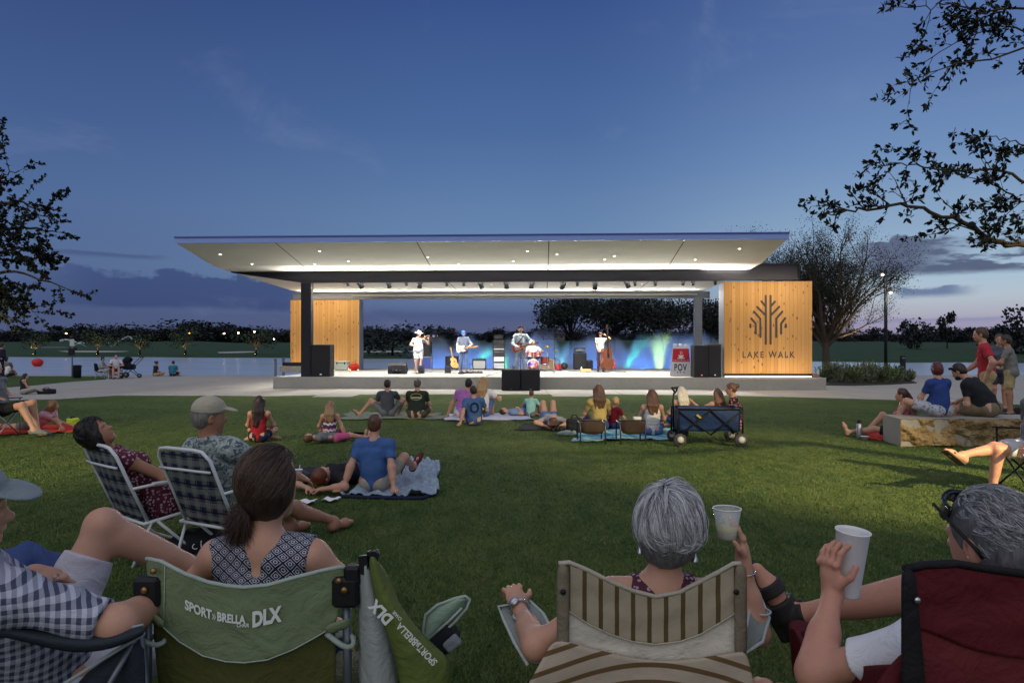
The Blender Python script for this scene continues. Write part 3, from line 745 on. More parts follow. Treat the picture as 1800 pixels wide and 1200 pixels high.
# ------------------------------------------------------------------ trees
def leaf_mat(name, c, var=.5):
    m, t, b = principled(name, .6, 0, .25); g = t.node('ShaderNodeNewGeometry')
    t.put(b.inputs['Base Color'], t.mix(g.outputs['Random Per Island'], tuple(v * (1 - var) for v in c), tuple(v * (1 + var) for v in c))); return m
LEAF = leaf_mat('leaves', (.040, .060, .026)); LEAFD = leaf_mat('dark leaves', (.016, .022, .014)); LEAFF = leaf_mat('far leaves', (.013, .017, .016))
BARK = M('bark', (92, 78, 64), .95, .35, 14, .9, 30); BARKD = M('dark bark', (44, 38, 36), .95, .3, 14, .8, 30)
def leaves_mesh(name, P, N, L, wid, mat, parent, rg, curl=.25):
    """many separate leaves: P centres, N growing directions"""
    n = len(P); P = np.array(P); N = np.array(N); N /= np.linalg.norm(N, axis=1)[:, None] + 1e-9
    s = np.cross(N, rg.normal(size=(n, 3))); s /= np.linalg.norm(s, axis=1)[:, None] + 1e-9
    up = np.cross(s, N); Ls = (L * rg.uniform(.55, 1.25, n))[:, None]; W = Ls * wid
    v = np.zeros((n, 6, 3)); v[:, 0] = P; v[:, 1] = P + N * Ls * .35 + s * W + up * Ls * curl * .2; v[:, 2] = P + N * Ls * .75 + s * W * .75 + up * Ls * curl * .5
    v[:, 3] = P + N * Ls + up * Ls * curl; v[:, 4] = P + N * Ls * .75 - s * W * .75 + up * Ls * curl * .5; v[:, 5] = P + N * Ls * .35 - s * W + up * Ls * curl * .2
    b = np.arange(n)[:, None] * 6
    fs = np.concatenate([b + np.array([[0, 1, 2, 5]]), b + np.array([[5, 2, 3, 4]])])
    return mesh_obj(name, v.reshape(-1, 3), fs, mat, parent)
def grow(mb, p, d, L, r, depth, rg, tips, o):
    """one limb: a bent tapering tube that forks"""
    n = o.get('seg', 4); pts = [p]; rs = [r]; q = Vector(p); dd = Vector(d).normalized()
    for i in range(n):
        dd = (dd + Vector(rg.normal(0, o['bend'], 3)) + Vector((0, 0, o['lift'] * (1 if depth < 2 else .6)))).normalized()
        q = q + dd * L / n; pts.append(q.copy()); rs.append(r * (1 - (1 - o['taper']) * (i + 1) / n))
        if depth >= o['leafdepth']: tips.append((q.copy(), dd.copy()))
    if r > o.get('rmin', 0): mb.tube(pts, rs, 7 if r > .06 else (5 if r > .015 else 3), False)
    if depth >= o['maxd']: return
    k = o['kids'][min(depth, len(o['kids']) - 1)]
    for j in range(k):
        i = n if j == 0 else rg.integers(max(1, int(n * .35)), n + 1)
        a = rg.uniform(0, 2 * math.pi); x, y, z = frame_from(dd); sp = o['spread'] * rg.uniform(.6, 1.25) * (.45 if j == 0 else 1)
        nd = z * math.cos(sp) + (x * math.cos(a) + y * math.sin(a)) * math.sin(sp)
        if 'flat' in o: nd = Vector((nd.x, nd.y, nd.z * o['flat'])).normalized()
        grow(mb, pts[i], nd, L * o['shrink'] * rg.uniform(.75, 1.15), rs[i] * (o['rk'] if j else .85), depth + 1, rg, tips, o)
def tree(name, loc, label, cat='tree', group=None, seed=1, trunk_h=1.8, r=.14, L=1.5, leaf=.10, nl=3, wid=.33, mat=LEAF, bark=BARK, limbs=5, jit=.06, up=.9, **o):
    rg = np.random.default_rng(seed); O = dict(bend=.10, lift=.03, taper=.62, leafdepth=3, maxd=5, kids=(4, 4, 3, 3, 3), spread=.65, shrink=.72, rk=.62); O.update(o)
    root = empty(name, loc, label, cat, group); mb = MB(); tips = []
    lean = Vector(rg.normal(0, .03, 3)); top = Vector((lean.x, lean.y, trunk_h))
    mb.tube([(0, 0, -.05), (0, 0, .12), top * .5, top], [r * 1.7, r * 1.15, r, r * .88], 10, False)
    for j in range(limbs):
        a = 2 * math.pi * j / limbs + rg.uniform(-.3, .3); e = up * rg.uniform(.75, 1.2)
        grow(mb, top - Vector((0, 0, rg.uniform(0, .25) * trunk_h)), Vector((math.cos(a), math.sin(a), e)), L * rg.uniform(.85, 1.15), r * .58, 0, rg, tips, O)
    mb.build('trunk', bark, root)
    P = []; N = []
    for q, dd in tips:
        for _ in range(nl):
            P.append(np.array(q) + rg.normal(0, jit, 3)); N.append(np.array(dd) * .6 + rg.normal(0, .7, 3))
    if P: leaves_mesh('crown', P, N, leaf, wid, mat, root, rg)
    return root
# kinds for the far treeline: clumped crowns of leaf masses on a forked trunk
def far_tree(seed, H, W, n=900, leaf=.55, lobes=9, mat=LEAFF, base=.22):
    rg = np.random.default_rng(seed); root = empty('tree', (0, 0, 0), 'x', 'tree')
    mb = MB(); mb.tube([(0, 0, -.3), (0, 0, H * .25), (rg.normal(0, .1), 0, H * .55)], [H * .03, H * .022, H * .01], 6)
    c = [np.array((rg.normal(0, W * .24), rg.normal(0, W * .24), H * rg.uniform(base + .18, .86))) for _ in range(lobes)]
    for q in c: mb.tube([(0, 0, H * .3), tuple(q * np.array((.5, .5, .85))), tuple(q)], [H * .012, H * .008, H * .003], 4)
    mb.build('trunk', BARKD, root)
    P = []; N = []
    for i in range(n):
        q = c[rg.integers(lobes)]; rr = W * rg.uniform(.14, .26); v = rg.normal(size=3); v /= np.linalg.norm(v); v[2] *= .75
        P.append(q + v * rr * rg.uniform(.45, 1.1)); N.append(v + rg.normal(0, .8, 3))
    leaves_mesh('crown', P, N, leaf, .5, mat, root, rg); return root
# ------------------------------------------------------------------ the stage pavilion (its own frame: x along the front, y into the stage)
TH = R(2.6); PX0, PY0 = 1.12, 24.8
SC, SS = math.cos(TH), math.sin(TH)
def sx_at(px, y):        # local x of a photograph column at local depth y
    q = (px - 900) / F; return (q * (PY0 + y * SC) - PX0 - y * SS) / (SC + q * SS)
def s_world(x, y, z=0.0): return Vector((PX0 + x * SC + y * SS, PY0 - x * SS + y * SC, z))
def sz_at(py, x, y): return EYE - (py - HOR) * (PY0 - x * SS + y * SC) / F
FLOOR = .46
def floor_pt(px, py, z=FLOOR):    # world point on the stage floor
    return gp(px, py, z)
pav = empty('stage_pavilion', (PX0, PY0, 0), 'open air timber and steel bandstand with a broad upswept roof and lit concrete stage', 'pavilion', rz=-TH)
STEEL = M('dark steel', (44, 44, 52), .45, .08, 5, .05, 60, .6, .4)
GREYM = M('grey steel', (120, 122, 130), .45, .08, 4, .05, 60, .3, .4)
xL, xR = -9.97, 10.1
mb = MB(); mb.box(((xL + xR) / 2, 5.0, FLOOR / 2 - .02), (xR - xL, 10.0, FLOOR + .04), bev=.012)
mb.build('platform', concrete('stage concrete', (158, 156, 150)), pav)
# roof: upswept front lip, nearly level behind
RX0, RX1 = -11.65, 7.47
prof = [(-3.6, 4.85), (-1.15, 4.42), (.15, 4.365), (3.3, 4.27), (6.6, 4.17), (7.6, 4.16)]
def soffit_z(y):
    for (a, za), (b, zb) in zip(prof, prof[1:]):
        if y <= b: return za + (zb - za) * (y - a) / (b - a)
    return prof[-1][1]
m, t, b = principled('soffit plaster', .85, 0, .2); co = t.coord(); x, y, z = t.xyz(co); c = lin((224, 222, 214))
n1 = t.noise(t.vec(x, t.m('MULTIPLY', y, 2.2), 0.0), .9, 5, .6, .4)
bs = t.mix(n1, tuple(v * .80 for v in c), tuple(v * 1.06 for v in c))
for jx in (-8.45, -3.95, .19, 4.37): bs = t.mix(t.m('LESS_THAN', t.m('ABSOLUTE', t.m('SUBTRACT', x, jx)), .018), bs, (.09, .085, .08))
t.put(b.inputs['Base Color'], bs); SOFFIT = m
n = len(prof); vs = [(xx, y_, z_) for xx in (RX0, RX1) for y_, z_ in prof]
mesh_obj("soffit", vs, [[i, i + 1, n + i + 1, n + i] for i in range(n - 1)], SOFFIT, pav)
mb = MB(); topz = [(-3.6, 5.04), (-1.0, 5.05), (7.6, 4.95)]
pr = [(y_, z_ + .004) for y_, z_ in prof] + topz[::-1]
mb.prism(pr, RX1 - RX0 + .02, (Vector((RX0 - .01, 0, 0)), Vector((0, 1, 0)), Vector((0, 0, 1)), Vector((1, 0, 0))))
mb.build('roof', M('roof shell', (190, 188, 182), .7), pav)
SKYTINT = M('fascia metal', (136, 160, 218), .45, .05, 2, .03, 60, .35, .5)  # white metal; the reflected sky's blue is put into its base colour
mb = MB(); mb.box(((RX0 + RX1) / 2, -3.63, 4.945), (RX1 - RX0 + .06, .05, .21), bev=.006); mb.build('fascia', SKYTINT, pav)
mb = MB(); mb.box(((RX0 + RX1) / 2, -3.665, 5.035), (RX1 - RX0 + .08, .05, .045), bev=.006); mb.build('roof_edge_trim', M('edge trim', (86, 100, 165), .4, metal=.5), pav)
# front beam: a deep steel girder, tapering at its left cantilever
def girder(name, pts_top, pts_bot, y, w, mat):
    poly = [(p[0], p[1]) for p in pts_bot] + [(p[0], p[1]) for p in pts_top[::-1]]
    mb = MB(); mb.prism(poly, w * .35, (Vector((0, y + w * .32, 0)), Vector((1, 0, 0)), Vector((0, 0, 1)), Vector((0, 1, 0))))
    for pts, s in ((pts_top, -1), (pts_bot, 1)):
        for a, c2 in zip(pts, pts[1:]):
            q = [Vector((a[0], y, a[1])), Vector((c2[0], y, c2[1])), Vector((c2[0], y + w, c2[1])), Vector((a[0], y + w, a[1]))]
            q2 = [v + Vector((0, 0, .03 * s)) for v in q]; mb.add(q + q2, [[0, 1, 2, 3], [7, 6, 5, 4], [0, 4, 5, 1], [1, 5, 6, 2], [2, 6, 7, 3], [3, 7, 4, 0]])
    mb.box((pts_top[-1][0] - .01, y + w * .5, (pts_top[-1][1] + pts_bot[-1][1]) / 2), (.02, w * .98, pts_top[-1][1] - pts_bot[-1][1] - .07), bev=.004)
    return mb.build(name, mat, pav)
bz0, bz1 = 3.95, 4.56
xc = sx_at(541, .35)
girder('front_beam', [(RX0 + .02, 4.40), (xc, 4.45), (5.9, bz1), (9.22, bz1)], [(RX0 + .02, 4.33), (xc - .15, bz0), (5.9, bz0 + .01), (9.22, bz0 + .03)], .15, .28, STEEL)
mb = MB()
mb.box((xc, .29, (FLOOR + bz0) / 2 - .005), (.375, .30, bz0 - FLOOR), bev=.006); mb.build('column', STEEL, pav)
xb = sx_at(1227.5, 7.15); mb = MB(); mb.box((xb, 7.25, (FLOOR + 3.82) / 2), (.34, .3, 3.82 - FLOOR), bev=.006); mb.build('column', GREYM, pav)
xe = sx_at(1247, 7.2)
girder('back_beam', [(-11.9, 4.12), (xe, 4.12)], [(-11.9, 3.82), (xe, 3.82)], 7.1, .28, GREYM)
mb = MB(); mb.tube([(sx_at(617, 7.0), 7.02, 3.98), (xe - .6, 7.02, 3.98)], .04, 8); mb.build('light_pipe', M('pale pipe', (190, 186, 176), .5), pav)

# timber clad wall boxes
def wood_mat():
    m, t, b = principled('cedar boards', .55, 0, .3); co = t.coord(); x, y, z = t.xyz(co)
    pl = t.m('FLOOR', t.m('DIVIDE', x, .137)); wn = t.node('ShaderNodeTexWhiteNoise', {'Vector': t.vec(pl, 0.0, 0.0)}, noise_dimensions='3D').outputs['Value']
    fx = t.m('FRACT', t.m('DIVIDE', x, .137)); gap = t.m('LESS_THAN', t.m('ABSOLUTE', t.m('SUBTRACT', fx, .5)), .478)
    gz = t.m('ADD', z, t.m('MULTIPLY', wn, 40.0))
    gr = t.noise(t.vec(t.m('MULTIPLY', x, 55), 0.0, t.m('MULTIPLY', gz, 1.6)), 1.0, 5, .6, .8)
    vo = t.node('ShaderNodeTexVoronoi', {'Vector': t.vec(t.m('MULTIPLY', x, 7.3), 0.0, t.m('MULTIPLY', z, 3.6)), 'Scale': 1.0}, voronoi_dimensions='3D')
    dx, dy, dz = t.xyz(vo.outputs['Position']); rd = t.xyz(vo.outputs['Color'])[0]
    kd = t.m('DIVIDE', vo.outputs['Distance'], t.m('ADD', .10, t.m('MULTIPLY', rd, .14)))
    knot = t.m('SUBTRACT', 1.0, t.ss(kd, .55, 1.25)); knot = t.m('MULTIPLY', knot, t.m('GREATER_THAN', rd, .48))
    A, B = (.50, .26, .080), (.62, .345, .12)
    base = t.mix(wn, A, B); base = t.mix(t.m('MULTIPLY', t.ss(gr, .45, .75), .5), base, (.36, .17, .045)); base = t.mix(t.m('MULTIPLY', knot, .8), base, (.13, .05, .02))
    base = t.mix(gap, (.16, .075, .025), base)
    t.put(b.inputs['Base Color'], base); t.put(b.inputs['Normal'], t.bump(t.m('ADD', t.m('MULTIPLY', gap, 1.0), t.m('MULTIPLY', gr, .15)), .4, .006)); return m
WOOD = wood_mat()
def wall_box(x0, x1, y0, z0, z1, depth, name):
    mb = MB(); mb.box(((x0 + x1) / 2, y0 + depth / 2 + .03, (FLOOR + z1) / 2), (x1 - x0 - .02, depth, z1 - FLOOR - .02), bev=.01)
    core = mb.build(name, GREYM, pav)
    mb = MB(); mb.box(((x0 + x1) / 2, y0 + .012, (z0 + z1) / 2), (x1 - x0, .03, z1 - z0), bev=.003); mb.build('timber_cladding', WOOD, core)
    mb = MB(); mb.box(((x0 + x1) / 2, y0 + .018, z0 - .045), (x1 - x0 - .01, .02, .08), bev=.003); mb.build('base_trim', STEEL, core)
    return core
RWx0, RWx1 = 6.57, 9.71
wr = wall_box(RWx0, RWx1, .28, .60, 3.93, .75, 'wall_box')
LWx0, LWx1 = sx_at(511, 7.0) , sx_at(632, 7.0)
wl = wall_box(LWx0, LWx1, 6.95, .60, 3.78, .75, 'wall_box')
mb = MB(); mb.box(((LWx0 + LWx1) / 2, 7.5, 3.97), (LWx1 - LWx0 - .1, .12, .34), bev=.004); mb.build('transom_panel', GREYM, pav)
# carved emblem and lettering on the right hand wall
INLAY = M('recess', (78, 70, 68), .8, .06)
def wpt(X, Yv):   # zoomed drawing units to the wall face
    px, py = 1120 + X / 5, 460 + Yv / 5; x = sx_at(px, .28); return Vector((x, .28 - .006, sz_at(py, x, .28)))
def stroke(mb, pts, w=.080):
    P = [wpt(*p) for p in pts]
    for i, (a, c2) in enumerate(zip(P, P[1:])):
        d = (c2 - a).normalized(); nn = Vector((-d.z, 0, d.x)) * w / 2
        mb.add([a - nn, c2 - nn, c2 + nn, a + nn], [[0, 1, 2, 3]])
    for p in P: mb.add([p + Vector((math.cos(k * math.pi / 6) * w / 2, -.0006 * 0, math.sin(k * math.pi / 6) * w / 2)) for k in range(12)], [list(range(12))])
mb = MB()
for st in ([(1130, 300), (1130, 720)], [(1172, 300), (1172, 720)], [(1092, 348), (1128, 392)], [(1055, 398), (1128, 470)], [(1026, 438), (1082, 500), (1083, 660)], [(1002, 498), (1040, 543), (1042, 630)], [(995, 552), (995, 574)],
           [(1210, 350), (1174, 392)], [(1248, 396), (1174, 470)], [(1275, 438), (1222, 500), (1222, 660)], [(1300, 496), (1265, 543), (1265, 630)], [(1306, 552), (1306, 574)]):
    stroke(mb, st)
for i, v in enumerate(mb.v): v.y -= .0004 * (i % 97) / 97
mb.build('tree_emblem', INLAY, wr)
a, c2 = wpt(878, 842), wpt(1428, 842)
text_mesh('lettering', 'LAKE WALK', .315, INLAY, wr, ((a.x + c2.x) / 2, a.y - .001, a.z), (R(90), 0, 0), .001, sx=.86, space=1.36, bold=.006)
# recessed downlights in the roof
LENS = emit('downlight lens', (255, 244, 220), 7)
dl = [(387, 447), (443, 464), (562, 441), (612, 459), (553, 464), (640, 471), (752, 452), (806, 464), (927, 441), (902, 459), (979, 447), (1063, 456), (1080, 450), (1300, 437), (1222, 456)]
def soffit_hit(px, py):
    best = None
    for i in range(400):
        y = -3.55 + i * .02; x = sx_at(px, y); e = abs(sz_at(py, x, y) - soffit_z(y))
        if best is None or e < best[0]: best = (e, x, y)
    return Vector((best[1], best[2], soffit_z(best[2])))
dls = [soffit_hit(*q) for q in dl]
for y in (1.6, 4.4):
    for x in (-8.5, -5.4, -2.2, 1.0, 4.2, 6.3): dls.append(Vector((x, y, soffit_z(y))))
proto = None
for p in dls:
    if proto is None:
        mb = MB(); mb.lathe([(.055, -.012), (.055, .004), (.035, .006)], n=14, caps=False); proto = mb.build('downlight', M('trim ring', (210, 208, 200), .5), pav)
        mb = MB(); mb.lathe([(.036, -.004), (.030, -.010)], n=14); mb.build('lens', LENS, proto); o = proto
    else: o = copy_tree(proto, pav)
    o.location = p
    slope = math.atan2(4.42 - 4.85, 2.45) if p.y < -1.15 else 0
    o.rotation_euler = (slope, 0, 0)
W_, CW = (1, .95, .85), (1, .97, .92)
pm = Matrix.Translation((PX0, PY0, 0)) @ Matrix.Rotation(-TH, 4, 'Z')
def slamp(name, typ, p, tgt, power, col, **kw): return lamp(name, typ, pm @ Vector(p), pm @ Vector(tgt) if tgt is not None else None, power, col, **kw)
for p in dls[15:]:
    slamp('downlight_lamp', 'SPOT', p + Vector((0, 0, -.03)), (p.x, p.y - .25, 0), 760, CW, spot_size=R(112), spot_blend=.8, shadow_soft_size=.05)
for i in (0, 2, 4, 6, 9, 11, 13, 14):
    p = dls[i]; slamp('downlight_lamp', 'SPOT', p + Vector((0, 0, -.05)), (p.x, p.y - .1, 0), 110, W_, spot_size=R(80), spot_blend=.9, shadow_soft_size=.05)
# linear lights in the coves on both beams, washing the ceiling
for (x0, x1, y, z, tgt, pw) in ((-9.5, 5.8, .02, 3.99, (0, -5, 1.2), 420), (5.9, 7.4, .04, 4.14, (0, -2.5, 6.5), 60), (-8.0, 6.0, .60, 4.02, (0, 6, 5.6), 300), (-11.2, 7.0, 6.75, 3.98, (0, -1.5, 1.9), 380)):
    n_ = max(1, round((x1 - x0) / 2.4))
    for k in range(n_):
        xm = x0 + (x1 - x0) * (k + .5) / n_
        slamp('cove_lamp', 'AREA', (xm, y, z), (xm, y + tgt[1], z + tgt[2]), pw / n_, W_, shape='RECTANGLE', size=(x1 - x0) / n_, size_y=.05)
# spotlights under the front beam aimed at the band
for x in (-5.2, -2.6, -.2, 2.6):
    slamp('band_spot', 'SPOT', (x, .75, 3.9), (x + .1, 5.0, FLOOR + .9), 1800, CW, spot_size=R(48), spot_blend=.6, shadow_soft_size=.06)
# strip lights at the foot and head of the timber walls
for (x0, x1, y, z0, z1, pw) in ((RWx0, RWx1, .28, .60, 3.93, 20), (LWx0, LWx1, 6.95, .60, 3.78, 18)):
    xm = (x0 + x1) / 2
    slamp('wall_washer', 'AREA', (xm, y - .55, FLOOR + .03), (xm, y + .30, FLOOR + 2.2), pw, (1, .80, .54), shape='RECTANGLE', size=x1 - x0 - .1, size_y=.10)
    slamp('wall_washer', 'AREA', (xm, y - 1.3, z1 + .20), (xm, y + .1, z1 - 2.2), pw * 2.4, (1, .82, .56), shape='RECTANGLE', size=x1 - x0 - .2, size_y=.12)
    mb = MB(); mb.box((xm, y - .02, FLOOR + .026), (x1 - x0 - .06, .03, .024), bev=.004); mb.build('floor_light_strip', emit('warm strip', (255, 226, 170), 5), pav)
# stage spotlights hanging under the front beam
BLACK = M('black metal', (26, 26, 30), .5, .1, 8, .05, 60, .3, .4)
def stage_spot(px, py, tilt, big, label, lit=False):
    y = .95; x = sx_at(px, y); zt = soffit_z(y); z = sz_at(py, x, y)
    root = empty('stage_spotlight', tuple(pm @ Vector((x, y, z))), label, 'spotlight', 'spotlights hung under the roof of the stage', -TH)
    k = 1.0 if big else .62
    mb = MB(); mb.tube([(0, 0, zt - z), (0, 0, .11 * k)], .014, 6); mb.box((0, 0, zt - z - .012), (.09, .09, .02), bev=.003); mb.build('hanger', BLACK, root)
    mb = MB(); mb.tube([(-.105 * k, 0, 0), (-.105 * k, 0, .12 * k), (.105 * k, 0, .12 * k), (.105 * k, 0, 0)], .010, 6); mb.build('yoke', BLACK, root)
    a = Vector((math.sin(tilt), .55, -.9)).normalized()
    mb = MB(); mb.lathe([(.055 * k, -.13 * k), (.078 * k, -.11 * k), (.082 * k, .05 * k), (.095 * k, .15 * k), (.088 * k, .15 * k)], (0, 0, 0), 12, a, True); mb.build('housing', BLACK, root)
    mb = MB(); mb.lathe([(.082 * k, .151 * k), (.05 * k, .156 * k)], (0, 0, 0), 12, a); mb.build('lens', emit('lit lens', (255, 245, 225), 18) if lit else M('glass lens', (90, 92, 100), .2, bump=0), root)
    if lit: lamp('spot_beam', 'SPOT', (pm @ Vector((x, y, z))) + Vector((0, .1, -.2)), pm @ Vector((x - 2, 4.5, FLOOR)), 500, CW, spot_size=R(60), spot_blend=.5, shadow_soft_size=.06)
names = ['over the left timber wall', 'tilted steeply beside the left steel column', 'over the fiddle player', 'small one right of the fiddle player', 'over the capped guitarist', 'between capped guitarist and rack tower', 'angled one left of the rack tower', 'small one over the rack tower', 'over the singer', 'over the drum kit', 'large tilted one over the tan amplifier', 'small one right of the large tilted lamp', 'the one glowing white', 'pair member over the bass player', 'second pair member right of bass player', 'alone right of the bass player', 'first of three by the right timber wall', 'middle of three by the right timber wall', 'nearest to the right timber wall']
for (px, py, tl, big), nm in zip([(611, 498, 0, 0), (633, 500, .5, 1), (683, 499, .2, 1), (714, 498, 0, 0), (738, 499, -.2, 1), (785, 498, .1, 0), (845, 500, .3, 1), (815, 498, 0, 0), (890, 500, .1, 1), (935, 500, -.2, 1), (990, 502, -.5, 1), (1015, 498, 0, 0), (1046, 502, .0, 1), (1102, 499, .6, 1), (1116, 498, .2, 0), (1152, 498, .1, 0), (1201, 497, 0, 0), (1218, 497, .2, 0), (1257, 496, .2, 0)], names):
    stage_spot(px, py, tl, big, 'black stage spotlight under the roof, ' + nm, px == 1046)
# ------------------------------------------------------------------ trees, planting, lamps, mist round the stage
kinds = [far_tree(20 + i, 7.0, w, n_, .5, lb, base=-.12) for i, (w, n_, lb) in enumerate(((8, 900, 9), (10, 1100, 11), (6.5, 800, 8), (9, 1000, 10), (5, 700, 7), (12, 1200, 12)))]
used_kind = set()
def place_far(k, loc, sc, rz, label, group):
    proto_ = kinds[k]
    o = proto_ if k not in used_kind else copy_tree(proto_)
    used_kind.add(k); o.location = loc; o.scale = (sc[0], sc[0], sc[1]); o.rotation_euler = (0, 0, rz)
    tag(o, label, 'tree', group); return o
i = 0; px = -260
rg = np.random.default_rng(5)
while px < 2080:
    q = (px - 900) / F; t_ = rg.uniform(150, 235) if px < 1250 else rg.uniform(120, 190)
    p = bank_pt(px, t_); d = p.y
    want = 588 - (13 if px < 640 else 9) * (rg.random() ** 1.6) - (9 if 140 < px < 420 else 3) - 3 * math.sin(px * .021)
    if px > 1430: want = 588 - 18 * rg.random() ** 1.8
    H = max(3.5, EYE + (HOR - want) * d / F - p.z)
    place_far(i % 6, tuple(p), (H / 7 * rg.uniform(1.3, 2.6), H / 7), rg.uniform(0, 6), 'dark round crowned tree in the distant treeline beyond the lake and its grassy bank', 'trees of the distant treeline')
    px += rg.uniform(5, 14); i += 1
# named single trees across the water: (px of trunk, metres behind shore, top row, width factor, kind, label)
for px, t_, top, wf, k, lb in ((690, 8, 571, 1.75, 1, 'broad dark tree across the lake seen left of the fiddle player'), (868, 60, 577, 1.3, 4, 'small dark tree across the lake behind the rack tower'),
                               (790, 60, 569, .8, 2, 'tall thin dark tree across the lake above the capped guitarist'), (1665, 48, 545, .62, 4, 'slender pointed tree on the far bank right of the lamp post'),
                               (1612, 40, 551, .85, 0, 'feathery dark tree on the far bank just right of the lamp post'), (1788, 22, 538, .9, 3, 'tall dark tree on the far bank behind the three standing people'),
                               (1735, 40, 566, 1.2, 2, 'low dark tree on the far bank left of the standing red shirt')):
    p = bank_pt(px, t_); H = EYE + (HOR - top) * p.y / F - p.z
    place_far(k, tuple(p), (H / 7 * wf, H / 7), px % 6, lb, None)
# young uplit trees standing along the far shore on the left
young = [far_tree(90 + i, 7.0, 7.5, 520, .36, 9, LEAF, .22) for i in range(3)]; yused = set()
UPL = emit('uplight lens', (255, 196, 110), 60)
for px, top, wf, lb in ((62, 585, 1.1, 'leftmost uplit young tree at the far shore, above the red buoy'), (172, 578, 1.5, 'uplit young tree at the far shore behind the couple in camp chairs'), (246, 583, 1.3, 'leaning uplit young tree at the far shore behind the stroller'), (326, 574, 1.2, 'uplit young tree at the far shore right of the two seated children'), (450, 572, 1.35, 'uplit young tree at the far shore nearest the left timber wall')):
    p = bank_pt(px, 4); H = EYE + (HOR - top) * p.y / F - p.z
    k = int(px) % 3; o = young[k] if k not in yused else copy_tree(young[k]); yused.add(k); o.location = p; o.scale = (H / 7 * wf, H / 7 * wf, H / 7); o.rotation_euler = (0, 0, px % 5); tag(o, lb, 'tree', 'uplit trees along the far shore')
    lp = p + Vector((.35, -1.3, .12))
    e = empty('ground_uplight', tuple(lp), 'small glowing ground uplight at the foot of a young tree on the far shore', 'uplight', 'ground uplights on the far shore')
    mb = MB(); mb.lathe([(.09, 0), (.09, .16), (.075, .18)], n=10); mb.build('housing', BLACK, e); mb = MB(); mb.lathe([(.07, .181), (.03, .19)], n=10); mb.build('lens', UPL, e)
    lamp('uplight_lamp', 'SPOT', lp + Vector((0, -.05, .25)), p + Vector((0, 0, 3.2)), 900, (1, .68, .34), spot_size=R(60), spot_blend=.6, shadow_soft_size=.08)
# the big live oaks over the far bank, seen through the stage opening
for px, t_, top, hw, n_, lb, sd in ((1003, 9, 520, 60, 2600, 'wide bare limbed dark oak behind the drum kit across the lake', 41), (1080, 10, 515, 75, 3600, 'dense dark oak across the lake behind the bass player', 42), (1165, 12, 519, 70, 3400, 'dense dark oak across the lake left of the right timber wall', 43), (1250, 16, 525, 55, 2600, 'dark oak across the lake half hidden by the right timber wall', 44)):
    p = bank_pt(px, t_); H = EYE + (HOR - top) * p.y / F - p.z; W = 2 * hw * p.y / F
    o = far_tree(sd, H, W, n_ * 2, .42, 18, LEAFD, .30); o.location = p; tag(o, lb, 'tree')
# the lit tree to the right of the stage
d = 33.5; base = at(1452, 662, d); base.z = 0.02
tree('tree', tuple(base), 'fine twigged tree with warm lit lower limbs right of the timber wall', seed=12, trunk_h=1.9, r=.17, L=2.5, leaf=.060, nl=3, wid=.32, limbs=10, jit=.16, up=1.25, maxd=4, kids=(5, 5, 4, 3), leafdepth=2, spread=.58, shrink=.64, lift=.05, bend=.10, rmin=.0035, seg=4, mat=LEAFD, bark=M('lit tree bark', (74, 64, 54), .95, .35, 14, .9, 30))
lp = base + Vector((1.2, -1.3, .10)); e = empty('ground_uplight', tuple(lp), 'ground uplight among the shrubs under the fine twigged tree', 'uplight')
mb = MB(); mb.lathe([(.07, 0), (.07, .14), (.06, .16)], n=10); mb.build('housing', BLACK, e); mb = MB(); mb.lathe([(.055, .161), (.03, .165)], n=10); mb.build('lens', UPL, e)
lamp('uplight_lamp', 'SPOT', lp + Vector((0, 0, .3)), base + Vector((1.6, 0, 2.4)), 900, (1, .74, .42), spot_size=R(64), spot_blend=.6, shadow_soft_size=.05)
